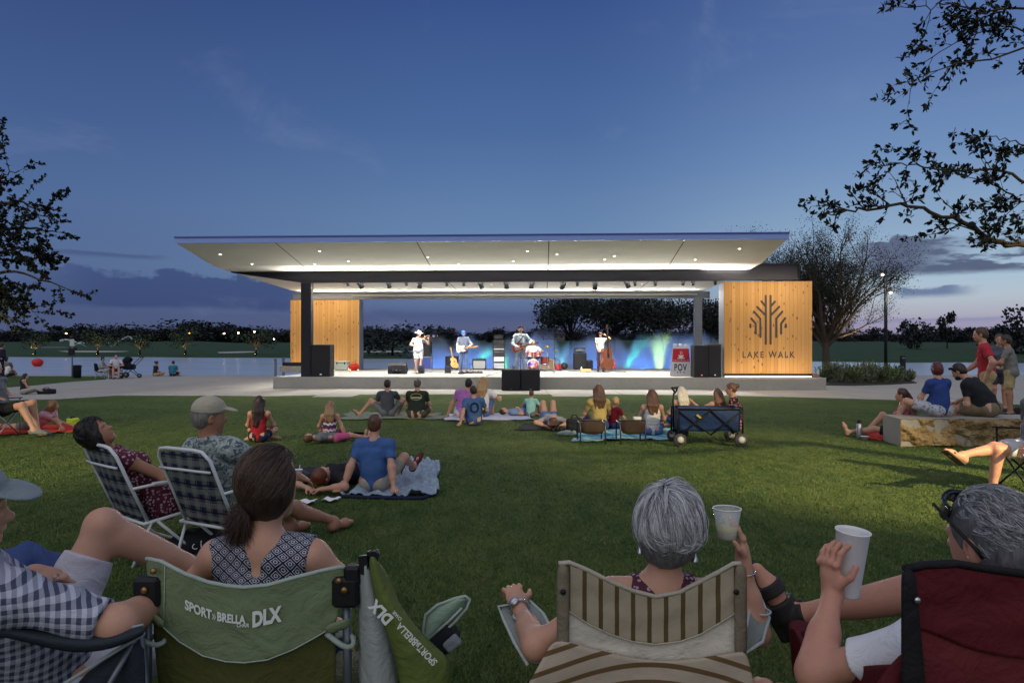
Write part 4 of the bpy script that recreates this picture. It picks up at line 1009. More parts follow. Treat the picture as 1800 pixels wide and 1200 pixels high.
# overhanging live oak on the right, its trunk out of view, and a finer one on the left
def branch_tree(name, trunk, top, label, branches, leaf, n_per_m, wid, seed, r0=.17, tw=.45, mat=LEAFD, bark=M('lit tree bark', (74, 64, 54), .95, .35, 14, .9, 30), sub=1.0):
    rg = np.random.default_rng(seed); root = empty(name, tuple(trunk), label, 'tree'); mb = MB(); o0 = Vector(trunk); P = []; N = []
    tp = Vector(top) - o0; mb.tube([(0, 0, -.1), (0, 0, .2), tp * .5 + Vector((.05, 0, 0)), tp], [r0 * 1.5, r0 * 1.1, r0 * .9, r0 * .6], 10, False)
    def twig(p, d, L, r, lv):
        q = Vector(p); pts = [q.copy()]; n = max(3, int(L / .07)); dd = Vector(d).normalized()
        for i in range(n):
            dd = (dd + Vector(rg.normal(0, .13, 3))).normalized(); q = q + dd * L / n; pts.append(q.copy())
            if lv < 2 and rg.random() < (.42 if lv == 0 else .30) * sub:
                s = Vector(rg.normal(0, 1, 3)); s = (s - dd * s.dot(dd)).normalized(); twig(q, dd * .75 + s * .75, L * rg.uniform(.3, .55), r * .6, lv + 1)
            k = rg.poisson(n_per_m * L / n * (.25 + .75 * (i + 1) / n))
            for _ in range(k): P.append(np.array(q) + rg.normal(0, .008, 3)); N.append(np.array(dd) * .7 + rg.normal(0, .65, 3))
        mb.tube(pts, [r * (1 - .75 * i / n) for i in range(n + 1)], 4 if lv else 5, False)
        for _ in range(3): P.append(np.array(q)); N.append(np.array(dd) + rg.normal(0, .6, 3))
    for pts, r in branches:
        P3 = [Vector(p) - o0 for p in pts]; fine = []
        for a, b2 in zip(P3, P3[1:]):
            for k in range(5): fine.append(a.lerp(b2, k / 5) + Vector(rg.normal(0, .012, 3)))
        fine.append(P3[-1]); n = len(fine); mb.tube(fine, [max(.004, r * (1 - .85 * i / n)) for i in range(n)], 6, False)
        for i in range(3, n):
            d = (fine[i] - fine[i - 1]).normalized()
            for _ in range(rg.poisson(.9 * sub)):
                s = Vector(rg.normal(0, 1, 3)); s = (s - d * s.dot(d)).normalized(); twig(fine[i], d * .8 + s * .8, tw * rg.uniform(.45, 1.2), max(.0028, r * .22), 0)
        twig(fine[-1], d, tw * .7, .004, 1)
    mb.build('trunk', bark, root); leaves_mesh('crown', P, N, leaf, wid, mat, root, rg, .3); return root
tk = Vector((7.4, 6.2, 0)); tt = Vector((7.1, 6.1, 2.6))
def br(*pp): return [at(*q) for q in pp]
branch_tree('tree', tk, tt, 'overhanging live oak whose leafy dark branches hang in from the upper right', [
    ([tt] + br((2000, 450, 6.0), (1800, 432, 5.8), (1745, 424, 5.75), (1690, 385, 5.7), (1600, 362, 5.65), (1510, 366, 5.6), (1462, 378, 5.55)), .034),
    ([tt] + br((1990, 400, 6.2), (1850, 340, 6.1), (1760, 300, 6.0), (1680, 300, 5.95), (1610, 290, 5.9), (1568, 290, 5.9)), .020),
    ([tt] + br((1960, 420, 5.4), (1840, 385, 5.3), (1780, 345, 5.3), (1720, 315, 5.25)), .018),
    ([tt] + br((1960, 330, 5.9), (1840, 270, 5.9), (1780, 250, 5.9), (1745, 240, 5.9)), .014),
    ([tt] + br((1980, 120, 5.6), (1850, 70, 5.5), (1760, 98, 5.5), (1680, 114, 5.45), (1605, 142, 5.4)), .015),
    ([tt] + br((1980, 40, 5.6), (1850, 14, 5.5), (1730, 20, 5.5), (1660, 6, 5.45), (1600, 14, 5.4)), .015),
    ([tt] + br((1960, 80, 5.7), (1860, 50, 5.7), (1770, 50, 5.7), (1700, 66, 5.7), (1640, 100, 5.7)), .013)], .050, 88, .22, 3, tw=.31, sub=.80)
tk = Vector((-9.6, 9.6, 0)); tt = Vector((-9.4, 9.5, 2.6))
branch_tree('tree', tk, tt, 'small leaved live oak reaching in from the left edge beside the lake', [
    ([tt] + br((-188, 330, 9.4), (-108, 270, 9.3), (-24, 228, 9.3)), .02), ([tt] + br((-188, 360, 9.2), (-68, 320, 9.2), (2, 312, 9.2), (34, 300, 9.2)), .03),
    ([tt] + br((-148, 420, 9.0), (-48, 370, 9.0), (32, 352, 9.0), (77, 380, 9.0)), .04), ([tt] + br((-128, 440, 9.2), (-28, 408, 9.2), (52, 400, 9.2), (100, 408, 9.2)), .04),
    ([tt] + br((-128, 480, 8.8), (-28, 452, 8.8), (32, 435, 8.8), (64, 442, 8.8)), .04), ([tt] + br((-128, 520, 9.0), (-38, 480, 9.0), (42, 480, 9.0), (118, 508, 9.0)), .04),
    ([tt] + br((-108, 540, 9.3), (-28, 515, 9.3), (22, 520, 9.3), (58, 548, 9.3)), .03), ([tt] + br((-108, 560, 8.9), (-38, 540, 8.9), (2, 552, 8.9)), .03),
    ([tt] + br((-148, 460, 9.5), (-68, 440, 9.5), (2, 425, 9.5)), .04), ([tt] + br((-148, 500, 9.5), (-68, 500, 9.5), (2, 500, 9.5)), .04), ([tt] + br((-148, 400, 9.6), (-68, 350, 9.6), (-18, 335, 9.6)), .04)], .038, 190, .38, 8, tw=.36, sub=1.2)
# ornamental grasses and shrubs in the bed by the lit tree
GRS = [leaf_mat('shrub leaves', (.13, .17, .075)), leaf_mat('grey green leaves', (.18, .21, .13)), leaf_mat('olive leaves', (.10, .12, .05))]
for i, (px, py, hh, kind, lb) in enumerate(((1452, 672, .62, 0, 'spiky ornamental grass at the foot of the lit tree'), (1478, 673, .72, 1, 'tall grey green grass clump second from the timber wall'), (1502, 674, .66, 0, 'rounded green shrub in the middle of the planting bed'), (1526, 674, .74, 1, 'feathery grass clump in the middle of the planting bed'), (1551, 674, .70, 2, 'dark olive shrub at the foot of the lamp post'), (1572, 673, .60, 0, 'leafy green shrub right of the lamp post'), (1594, 671, .34, 1, 'low trailing plant at the right end of the bed'), (1464, 667, .7, 2, 'dark grass clump behind the lit tree'), (1515, 667, .6, 2, 'back row dark shrub between lit tree and lamp post'))):
    p = gp(px, py); e = empty('shrub', (p.x, p.y, .03), lb, 'shrub', None); rg2 = np.random.default_rng(60 + i); P = []; N = []; mb = MB()
    for k in range(90):
        a = rg2.uniform(0, 6.28); rr = abs(rg2.normal(0, .11)); b0 = np.array((math.cos(a) * rr, math.sin(a) * rr, 0)); dv = np.array((math.cos(a) * .55 * rg2.random(), math.sin(a) * .55 * rg2.random(), 1.0))
        tip = b0 + dv * hh * .92 * rg2.uniform(.35, 1.15); 
        if k < 26: mb.tube([Vector(b0), Vector((b0 + tip) / 2 + rg2.normal(0, .02, 3)), Vector(tip)], [.006, .005, .003], 3, False)
        for s in np.linspace(.15, 1, 7): P.append(b0 + (tip - b0) * s + rg2.normal(0, .02, 3)); N.append(dv * 1.1 + rg2.normal(0, .4, 3))
    mb.build('stem', M('stems', (96, 92, 60), .9), e); leaves_mesh('foliage', P, N, .17 if kind != 1 else .26, .09 if kind else .16, GRS[kind], e, rg2)
# lamp post, bollards, signpost, bin
POST = M('post metal', (34, 36, 40), .5, .1, 6, .05, 60, .4, .4)
p = gp(1557, 670); d = p.y; zt = EYE + (HOR - 474) * d / F
e = empty('lamp_post', (p.x, p.y, 0), 'tall black lamp post with two small lit heads beside the planting bed', 'lamp post')
mb = MB(); mb.tube([(0, 0, 0), (0, 0, zt)], [.075, .065], 12); mb.lathe([(.14, 0), (.14, .05), (.09, .07)], n=14); mb.build('pole', POST, e)
for px, py in ((1548, 481), (1562, 512)):
    q = at(px, py, d) - p - Vector((0, 0, 0)); h = empty; mb = MB(); mb.tube([(0, 0, q.z + .05), (q.x * .6, -.05, q.z + .05), (q.x, -.1, q.z + .02)], .02, 6); mb.lathe([(.05, .0), (.08, .07), (.05, .16)], (q.x, -.12, q.z - .05), 12, (-.1, -.35, .9)); hd = mb.build('lamp_head', POST, e)
    mb = MB(); mb.ball((q.x + (-.01), -.18, q.z - .07), (.075, .05, .05), 10, 6); mb.build('lens', emit('lamp glow', (255, 240, 205), 3), hd)
    lamp('lamp_head_lamp', 'POINT', p + Vector((q.x, -.35, q.z - .16)), None, 22, (1, .86, .62), shadow_soft_size=.06)
p = gp(1587, 661.5); e = empty('bollard', (p.x, p.y, 0), 'dark square bollard at the lake edge right of the lamp post', 'bollard'); zt = EYE + (HOR - 625) * p.y / F
mb = MB(); mb.box((0, 0, zt / 2), (.24, .16, zt), bev=.015); mb.build('post', POST, e); mb = MB(); mb.box((0, -.082, zt - .12), (.16, .012, .05), bev=.003); mb.build('light_slot', M('slot glass', (140, 140, 140), .3), e)
for px, top, lb in ((484, 632, 'slim grey post at the left rear corner of the stage'), (498, 631, 'slim grey post beside the left timber wall')):
    p = at(px, 660, 34.5); p.z = 0.012; zt = EYE + (HOR - top) * p.y / F; e = empty('bollard', tuple(p), lb, 'bollard'); mb = MB(); mb.box((0, 0, zt / 2), (.11, .11, zt), bev=.012); mb.build('post', M('pale post', (120, 122, 130), .6), e); mb = MB(); mb.box((0, 0, zt + .01), (.125, .125, .02), bev=.006); mb.build('cap', POST, e)
p = gp(127, 665); d = p.y; zt = EYE + (HOR - 596) * d / F; e = empty('signpost', (p.x, p.y, 0), 'thin post with a pale sign panel and a dark dispenser box', 'signpost')
mb = MB(); mb.tube([(0, 0, 0), (0, 0, zt)], .035, 8); mb.build('post', M('pale post', (120, 122, 130), .6), e)
mb = MB(); mb.box((.02, -.05, zt - .17), (.22, .02, .34), bev=.006); mb.build('sign_panel', M('sign panel', (190, 196, 190), .6), e)
mb = MB(); mb.box((.03, -.10, EYE + (HOR - 618) * d / F), (.26, .16, .34), bev=.02); mb.box((.21, -.10, EYE + (HOR - 613) * d / F), (.14, .14, .14), bev=.02); mb.build('dispenser_box', BLACK, e)
p = gp(134, 664.5); d = p.y; zt = EYE + (HOR - 642) * d / F; e = empty('trash_bin', (p.x + .05, p.y, 0), 'dark slatted litter bin beside the signpost', 'bin')
mb = MB(); mb.lathe([(.17, .02), (.185, zt * .9), (.19, zt * .92)], n=24); mb.build('body', M('bin slats', (40, 42, 50), .6, .25, 20, .5, 18), e); mb = MB(); mb.lathe([(.205, zt * .92), (.205, zt), (.12, zt + .02)], n=24); mb.build('lid', POST, e)
# red buoy on the lake
p = gp(66, 643.5, WATER_Z); e = empty('buoy', tuple(p), 'round red buoy floating on the lake near the left edge', 'buoy'); rr = 9 * p.y / F
mb = MB(); mb.ball((0, 0, rr * .72), (rr, rr, rr * .80), 22, 14); mb.build('float', M('red plastic', (200, 40, 34), .4, .08), e); mb = MB(); mb.lathe([(rr * .55, rr * .02), (rr * .5, rr * .1)], n=18); mb.build('base_ring', BLACK, e)
# far lamps and houses
for px, py, c, lb in ((118, 586, (255, 190, 130), 'small orange street lamp left of the water sprays'), (335, 585, (255, 150, 60), 'bright orange street lamp over the uplit trees'), (395, 586, (255, 214, 170), 'far pale street lamp first of a row of three'), (420, 585, (255, 214, 170), 'far pale street lamp in the middle of a row of three'), (448, 583, (255, 236, 210), 'far white street lamp nearest the left timber wall'), (784, 587, (255, 130, 50), 'orange street lamp beyond the capped guitarist'), (985, 589, (255, 120, 50), 'orange street lamp right of the drummer'), (482, 596, (255, 240, 220), 'low white lamp by the timber wall on the left')):
    p = bank_pt(px, 150); z = EYE + (HOR - py) * p.y / F; e = empty('street_lamp', tuple(p), lb, 'street lamp', 'lit street lamps beyond the lake')
    mb = MB(); mb.tube([(0, 0, 0), (0, 0, z - p.z), (0, -.5, z - p.z + .25)], .07, 6); mb.build('pole', POST, e); mb = MB(); mb.ball((0, -.7, z - p.z), (.40, .40, .28), 12, 8); mb.build('lamp_head', emit('street lamp glow', c, 16), e)
def house(px, w, wall_top, roof_top, t_, label, lit):
    p = bank_pt(px, t_); d = p.y; W = w * d / F; z0 = EYE + (HOR - wall_top) * d / F - p.z; z1 = EYE + (HOR - roof_top) * d / F - p.z; e = empty('house', tuple(p), label, 'house')
    mb = MB(); mb.box((0, 3, z0 / 2 - .3), (W * .9, 6, z0 + .6), bev=.02); mb.build('wall', M('house wall', (96, 92, 92), .9), e)
    mb = MB(); a = [(-W / 2, -.5, z0), (W / 2, -.5, z0), (W / 2, 6.5, z0), (-W / 2, 6.5, z0), (-W * .22, 3, z1), (W * .22, 3, z1)]; mb.add(a, [[0, 1, 5, 4], [1, 2, 5], [2, 3, 4, 5], [3, 0, 4], [3, 2, 1, 0]]); mb.build('roof', M('slate roof', (52, 52, 60), .9), e)
    for k in range(5):
        x = (-.36 + .18 * k) * W; mb = MB(); mb.box((x, -.02, z0 * .62), (W * .09, .05, z0 * .34), bev=.01); f = mb.build('window', M('window frame', (110, 112, 118), .6), e); mb = MB(); mb.box((x, -.05, z0 * .62), (W * .075, .02, z0 * .29), bev=.004); mb.build('pane', emit('window light', (190, 205, 240), .25) if lit else M('dark glass', (30, 34, 44), .15, bump=0), f)
house(762, 48, 586, 577, 135, 'low lakeside house with dimly lit windows beyond the fiddle player', True)
house(965, 62, 588, 576, 140, 'dark hip roofed house beyond the drummer', False)
# sprinkler jets on the golf course
def spray_mat():
    m = bpy.data.materials.new('water spray'); m.use_nodes = True; t = NT(m.node_tree); t.n.clear()
    df = t.node('ShaderNodeBsdfDiffuse', {'Color': (.85, .88, .92)}); tl = t.node('ShaderNodeBsdfTranslucent', {'Color': (.85, .88, .92)}); a = t.node('ShaderNodeAddShader'); t.l.new(df.outputs[0], a.inputs[0]); t.l.new(tl.outputs[0], a.inputs[1])
    tr = t.node('ShaderNodeBsdfTransparent'); mx = t.node('ShaderNodeMixShader'); n = t.noise(t.coord(), 1.4, 4); t.put(mx.inputs[0], t.m('MULTIPLY', t.ss(n, .25, .75), .34)); t.l.new(tr.outputs[0], mx.inputs[1]); t.l.new(a.outputs[0], mx.inputs[2]); o = t.node('ShaderNodeOutputMaterial'); t.l.new(mx.outputs[0], o.inputs[0]); return m
SPRAY = spray_mat()
for px, dx, h, lb in ((152, -46, 13, 'left sprinkler jet arching left over the far golf course'), (128, 20, 8, 'short sprinkler plume above the left signpost'), (198, 34, 18, 'sprinkler jet arching right over the far golf course'), (196, -10, 9, 'low sprinkler plume between the two long jets')):
    p = bank_pt(px, 60); k = p.y / F; mb = MB(); n_ = 12; pts = []; rs = []
    for j in range(n_ + 1):
        u_ = j / n_; pts.append((dx * k * u_, 0, (h * (1 - (1 - u_) ** 2 * 1.0)) * k * (1 if u_ < .85 else 1 - (u_ - .85) * 1.5) + .2)); rs.append(.06 + u_ * .30)
    mb.tube(pts, rs, 10); o = mb.build('sprinkler_jet', SPRAY, None); o.location = p; tag(o, lb, 'water jet')
# coloured fountain mist on the lake behind the stage
def mist_box():
    mb = MB(); mb.box((4.6, 49, .95), (25, 9, 3.6), bev=.01); o = mb.build('mist', None or bpy.data.materials.new('mist')); m = o.data.materials[0]; m.use_nodes = True; t = NT(m.node_tree); t.n.clear()
    co = t.coord(); x, y, z = t.xyz(co)
    n0 = t.noise(t.vec(t.m('MULTIPLY', x, .42), t.m('MULTIPLY', y, .12), 0.0), 1.0, 2)
    n = t.noise(t.vec(t.m('MULTIPLY', x, .6), t.m('MULTIPLY', y, .4), t.m('MULTIPLY', z, .8)), 1.0, 3)
    top = t.m('ADD', -.9, t.m('MULTIPLY', n0, 5.6)); edge = t.m('SUBTRACT', 1.0, t.ss(z, t.m('SUBTRACT', top, 1.0), top))
    fade = t.m('MULTIPLY', t.ss(x, -7.8, -4.0), t.m('SUBTRACT', 1.0, t.ss(x, 13.0, 16.8)))
    den = t.m('MULTIPLY', t.m('MULTIPLY', edge, fade), t.m('ADD', .10, t.m('MULTIPLY', t.ss(n, .3, .7), .18)))
    v = t.node('ShaderNodeVolumePrincipled', {'Color': (.85, .9, .95), 'Density': den, 'Anisotropy': .0}); ou = t.node('ShaderNodeOutputMaterial'); t.l.new(v.outputs[0], ou.inputs['Volume'])
    return tag(o, label='blue lit fountain mist hanging over the lake behind the band', cat='mist', kind='stuff')
mist_box()
FLENS = emit('fountain lens', (190, 230, 255), 6)
def fountain(px, col, tilt, power, ang, lb, d=47.5, py=652):
    p = at(px, py, d); p.z = WATER_Z; e = empty('fountain_light', tuple(p), lb, 'fountain light', 'lamps of the lake fountain')
    mb = MB(); mb.lathe([(.22, -.05), (.22, .12), (.16, .16)], n=14); mb.build('housing', BLACK, e); mb = MB(); mb.lathe([(.14, .161), (.05, .17)], n=12); mb.build('lens', FLENS, e)
    lamp('fountain_lamp', 'SPOT', p + Vector((0, 0, .3)), p + Vector((tilt, 0, 3)), power, col, spot_size=R(ang), spot_blend=.5, shadow_soft_size=.15)
GR, YG, BL = (.04, 1.0, .32), (.62, 1.0, .10), (.07, .28, 1.0)
for a in ((820, GR, 2.2, 17000, 18, 'green fountain lamp behind the capped guitarist'), (889, GR, -.3, 5600, 30, 'green fountain lamp behind the rack tower'), (985, (.2, .9, .9), .1, 1800, 38, 'turquoise fountain lamp behind the drum kit'), (1158, YG, 0, 6000, 38, 'yellow green fountain lamp left of the folding sign'), (1090, GR, 1.6, 4200, 22, 'pale green fountain lamp behind the bass player'),
          (770, BL, .6, 660, 150, 'blue fountain lamp behind the fiddle player'), (850, BL, 0, 742, 150, 'blue fountain lamp between guitarist and rack tower'), (940, BL, 0, 742, 150, 'blue fountain lamp behind the drummer'), (1045, BL, 0, 783, 150, 'blue fountain lamp behind the bass amplifier'), (1125, BL, 0, 783, 150, 'blue fountain lamp right of the bass player'), (1200, BL, -.3, 742, 150, 'blue fountain lamp behind the folding sign')):
    fountain(*a)
# lamps on poles behind the viewers, whose light falls through the trees onto the lawn
for x, y, tx, ty, pw, ang, lb in ((9.5, 1.0, 4.4, 8.5, 15000, 36, 'tall lamp post out on the right behind the seated audience'), (-11.5, .5, -7.6, 8.4, 11000, 36, 'tall lamp post out on the left behind the seated audience')):
    e = empty('lamp_post', (x, y, 0), lb, 'lamp post'); mb = MB(); mb.tube([(0, 0, 0), (0, 0, 5.4)], [.07, .05], 10); mb.build('pole', POST, e); mb = MB(); mb.lathe([(.1, 5.35), (.16, 5.5), (.05, 5.6)], n=14); mb.build('lamp_head', POST, e)
    lamp('pole_lamp', 'SPOT', (x, y, 5.25), (tx, ty, 0), pw, (1, .80, .42), spot_size=R(ang), spot_blend=.75, shadow_soft_size=.12)
# ------------------------------------------------------------------ the band and its gear (all on the stage floor)
CAB = M('speaker black', (24, 24, 28), .7, .12, 20, .25, 220); GRILL = M('speaker grille', (34, 34, 38), .8, .2, 200, .5, 500); CHROME = M('chrome', (190, 190, 195), .25, .05, 5, .02, 60, .9, .5)
WHITE_P = M('white plastic', (225, 225, 228), .5, .05); TAN_T = M('tan tolex', (190, 165, 120), .7); RED_P = M('red paint', (176, 30, 34), .4); CASE_B = M('case blue', (52, 66, 140), .5); ALU = M('aluminium', (170, 172, 178), .4, .05, 5, .03, 60, .7)
def on_floor(px, py): p = gp(px, py, FLOOR); p.z = FLOOR; return p
def speaker(px, py, w, h, dpt, label, rz=0.0, led=None, p=None, badge=True, name='loudspeaker', cat='loudspeaker', group=None):
    p = p if p is not None else on_floor(px, py); e = empty(name, tuple(p), label, cat, group, rz)
    mb = MB(); mb.box((0, dpt / 2, h / 2 + .005), (w, dpt, h), bev=.015); mb.build('cabinet', CAB, e)
    mb = MB(); mb.box((0, -.006, h / 2 + .005), (w * .93, .022, h * .94), bev=.008); g = mb.build('grille', GRILL, e)
    if badge: mb = MB(); mb.box((0 if not led else w * .02, -.021, h * .075), (w * .10, .008, h * .03), bev=.002); mb.build('badge', CHROME if not led else emit('red badge', led, .8), g)
    for s in (-1, 1): mb = MB(); mb.box((s * (w / 2 + .002), dpt * .5, h * .7), (.012, .16, .09), bev=.004); mb.build('handle', BLACK, e)
    return e
k = 25.0 / F
speaker(0, 0, .70, 1.18, .62, 'big black loudspeaker in front of the left steel column', p=s_world(sx_at(563, .0) , -.0 + .02, FLOOR), led=(190, 190, 190))
speaker(0, 0, .50, 1.16, .6, 'tall black loudspeaker between folding sign and timber wall, the one with a red badge', p=s_world(sx_at(1233, .02), .03, FLOOR), led=(230, 110, 90), rz=-.03)
speaker(0, 0, .47, 1.19, .6, 'tall black loudspeaker touching the lettered timber wall', p=s_world(sx_at(1257, .05), .10, FLOOR), led=(200, 200, 200), rz=-.03)
speaker(0, 0, .67, .74, .6, 'left one of two black subwoofers on the paving below the singer', p=s_world(sx_at(898.5, -.75), -.75, .016), name='subwoofer')
speaker(0, 0, .67, .74, .6, 'right one of two black subwoofers on the paving below the singer', p=s_world(sx_at(932.5, -.75), -.75, .016), name='subwoofer')
def wedge(px, py, w, label):
    p = on_floor(px, py); e = empty('monitor_wedge', tuple(p), label, 'stage monitor'); mb = MB(); hh = w * .62
    mb.prism([(0, 0), (.45 * w / .66, 0), (.62 * w / .66, hh * .35), (.30 * w / .66, hh), (.08, hh * .75)], w, (Vector((-w / 2, 0, .01)), Vector((0, 1, 0)), Vector((0, 0, 1)), Vector((1, 0, 0)))); mb.build('cabinet', CAB, e)
    mb = MB(); mb.box((0, -.012, hh * .36), (w * .55, .02, hh * .28), bev=.006); mb.build('panel', BLACK, e); mb = MB()
    for s in (-.2, 0, .2): mb = MB(); mb.lathe([(.018, 0), (.018, .012)], (s * w, -.034, hh * .36), 8, (0, -1, 0)); mb.build('knob', CHROME, e)
wedge(697, 657.5, .72, 'large black floor monitor left of the fiddle player')
def small_monitor(px, py, label):
    p = on_floor(px, py); e = empty('monitor_speaker', tuple(p), label, 'stage monitor'); mb = MB(); mb.box((0, .1, .19), (.25, .22, .26), Euler((R(-14), 0, 0)), .012); mb.build('cabinet', M('navy plastic', (44, 54, 84), .5), e)
    mb = MB(); mb.box((0, -.02, .17), (.21, .012, .20), Euler((R(-14), 0, 0)), .004); mb.build('grille', GRILL, e); mb = MB(); mb.bar((-.12, .02, .03), (.12, .02, .03), .02, .02); mb.tube([(-.13, -.05, 0), (-.10, .04, .07)], .01, 5); mb.tube([(.13, -.05, 0), (.10, .04, .07)], .01, 5); mb.build('stand', BLACK, e)
small_monitor(740, 656.5, 'small navy monitor by the feet of the fiddle player'); small_monitor(787, 657, 'small navy monitor before the acoustic guitar'); small_monitor(906, 656, 'small navy monitor by the feet of the singer')
def cab(px, py, w, h, dpt, label, body, face, name='amplifier', knobs=0, headh=0, rz=0.0):
    p = on_floor(px, py); e = empty(name, tuple(p), label, 'amplifier', None, rz); mb = MB(); mb.box((0, dpt / 2, h / 2 + .02), (w, dpt, h), bev=.015); mb.build('cabinet', body, e)
    mb = MB(); mb.box((0, -.008, h * .44 + .02), (w * .88, .02, h * .76), bev=.006); mb.build('grille_cloth', face, e)
    mb = MB(); mb.box((0, -.008, h * .92), (w * .88, .02, h * .10), bev=.004); pn = mb.build('control_panel', BLACK if not headh else CHROME, e)
    for i in range(knobs): mb = MB(); mb.lathe([(.012, 0), (.010, .02)], ((i - knobs / 2 + .5) * w * .8 / knobs, -.02, h * .92), 8, (0, -1, 0)); mb.build('knob', CHROME, pn)
    mb = MB(); mb.tube([(-.12, dpt / 2, h + .02), (-.10, dpt / 2, h + .055), (.10, dpt / 2, h + .055), (.12, dpt / 2, h + .02)], .012, 6); mb.build('handle', BLACK, e)
    for sx in (-1, 1):
        for sy in (0, 1): mb = MB(); mb.lathe([(.02, 0), (.025, .02)], (sx * w * .42, .05 + sy * (dpt - .1), 0), 8); mb.build('foot', BLACK, e)
    return e
cab(842.5, 649.5, .66, .50, .27, 'silver grey guitar amplifier between capped guitarist and rack tower', CAB, M('silver cloth', (150, 152, 152), .8, .1, 60), knobs=6, rz=.05)
cab(961, 648.5, .72, .46, .27, 'tan guitar amplifier with brown cloth right of the drum kit', TAN_T, M('brown cloth', (122, 104, 84), .8, .15, 60), knobs=5)
c = cab(1020, 649.5, .62, .78, .4, 'large black bass cabinet standing left of the bass player', CAB, GRILL, name='bass_cabinet')
p = c.location; e = empty('amplifier', (p.x, p.y + .05, FLOOR + .83), 'black amplifier head on top of the large bass cabinet', 'amplifier'); mb = MB(); mb.box((0, .15, .12), (.52, .3, .2), bev=.012); mb.build('case', CAB, e); mb = MB(); mb.box((0, -.006, .12), (.46, .016, .12), bev=.004); pn = mb.build('control_panel', M('panel grey', (90, 92, 98), .4), e)
for i in range(5): mb = MB(); mb.lathe([(.012, 0), (.010, .02)], (-.16 + .08 * i, -.015, .12), 8, (0, -1, 0)); mb.build('knob', CHROME, pn)
cab(1037, 650, .30, .42, .3, 'small dark amplifier right beside the large bass cabinet', CAB, GRILL)
cab(794, 648.5, .64, .62, .3, 'black guitar cabinet behind the leaning acoustic guitar', CAB, GRILL)
# flight case with a speaker on it behind the fiddler
p = on_floor(749, 650); e = empty('flight_case', tuple(p), 'blue flight case with silver edges behind the fiddle player', 'flight case'); mb = MB(); mb.box((0, .25, .32), (.50, .5, .60), bev=.01); mb.build('panel', CASE_B, e); mb = MB()
for sx in (-1, 1):
    for sz in (0, 1): mb.bar((sx * .25, 0, .03 + sz * .59), (sx * .25, .5, .03 + sz * .59), .03, .03)
    mb.bar((sx * .25, -.002, .03), (sx * .25, -.002, .62), .03, .03)
for sz in (0, 1): mb.bar((-.25, -.003, .03 + sz * .59), (.25, -.003, .03 + sz * .59), .03, .03)
mb.build('edge_frame', ALU, e)
speaker(0, 0, .36, .72, .4, 'grey loudspeaker standing on the blue flight case', p=p + Vector((.05, .05, .63)))
# the rack tower
p = on_floor(877, 650.5); e = empty('equipment_rack', tuple(p), 'tall rack tower of amplifiers with chrome handles between the guitarists', 'rack')
mb = MB(); mb.box((0, .3, .73), (.56, .55, 1.40), bev=.012); mb.build('case', CAB, e); zz = .08
for i, (hh, mat_) in enumerate(((.26, ALU), (.05, BLACK), (.22, M('panel white', (205, 205, 208), .5)), (.10, BLACK), (.20, BLACK), (.06, ALU), (.14, BLACK), (.24, GRILL))):
    mb = MB(); mb.box((0, -.002 + .012, zz + hh / 2), (.49, .04, hh - .012), bev=.004); u_ = mb.build('rack_unit', mat_, e)
    for s in (-1, 1): mb = MB(); mb.tube([(s * .19, -.01, zz + hh * .25), (s * .19, -.05, zz + hh * .3), (s * .19, -.05, zz + hh * .7), (s * .19, -.01, zz + hh * .75)], .008, 5); mb.build('handle', CHROME, u_)
    if i in (0, 2, 4): 
        for s in range(4): mb = MB(); mb.lathe([(.022, 0), (.018, .02)], (-.12 + .08 * s, -.012, zz + hh * .5), 8, (0, -1, 0)); mb.build('dial', M('dial red', (190, 70, 50), .4) if s == 1 else CHROME, u_)
    zz += hh + .012
mb = MB(); mb.box((-.02, .2, zz + .13), (.42, .3, .2), bev=.01); mb.build('top_amplifier', CAB, e)
# singer's and musicians' microphones
def mic_stand(px, py, top, label, boom=None):
    p = on_floor(px, py); e = empty('microphone_stand', tuple(p), label, 'microphone stand'); zt = EYE + (HOR - top) * p.y / F - FLOOR; mb = MB(); mb.lathe([(.13, 0), (.13, .02), (.03, .035)], n=14); mb.build('base', BLACK, e)
    mb = MB(); mb.tube([(0, 0, .02), (0, 0, zt)], .011, 6); mb.build('pole', BLACK, e); q = Vector((0, 0, zt))
    if boom: b2 = q + Vector(boom); mb = MB(); mb.tube([q - Vector(boom) * .25, b2], .009, 6); mb.build('boom', BLACK, e); q = b2
    mb = MB(); mb.lathe([(.012, -.16), (.018, -.02), (.028, 0), (.026, .04), (.01, .055)], q + Vector((0, .03, .02)), 10, (0, .7, .5)); mb.build('microphone', BLACK, e)
mic_stand(915, 657.5, 578, 'microphone stand in front of the singing man')
mic_stand(826, 655, 640, 'short low microphone stand before the silver amplifier', (.1, .3, .02)); mic_stand(975, 649, 596, 'tall boom stand rising right of the drummer', (-.55, .0, 0.02)); mic_stand(984, 651, 634, 'low microphone stand at the tan amplifier', (-.2, .1, .1)); mic_stand(811, 657, 625, 'slim microphone stand by the capped guitarist')
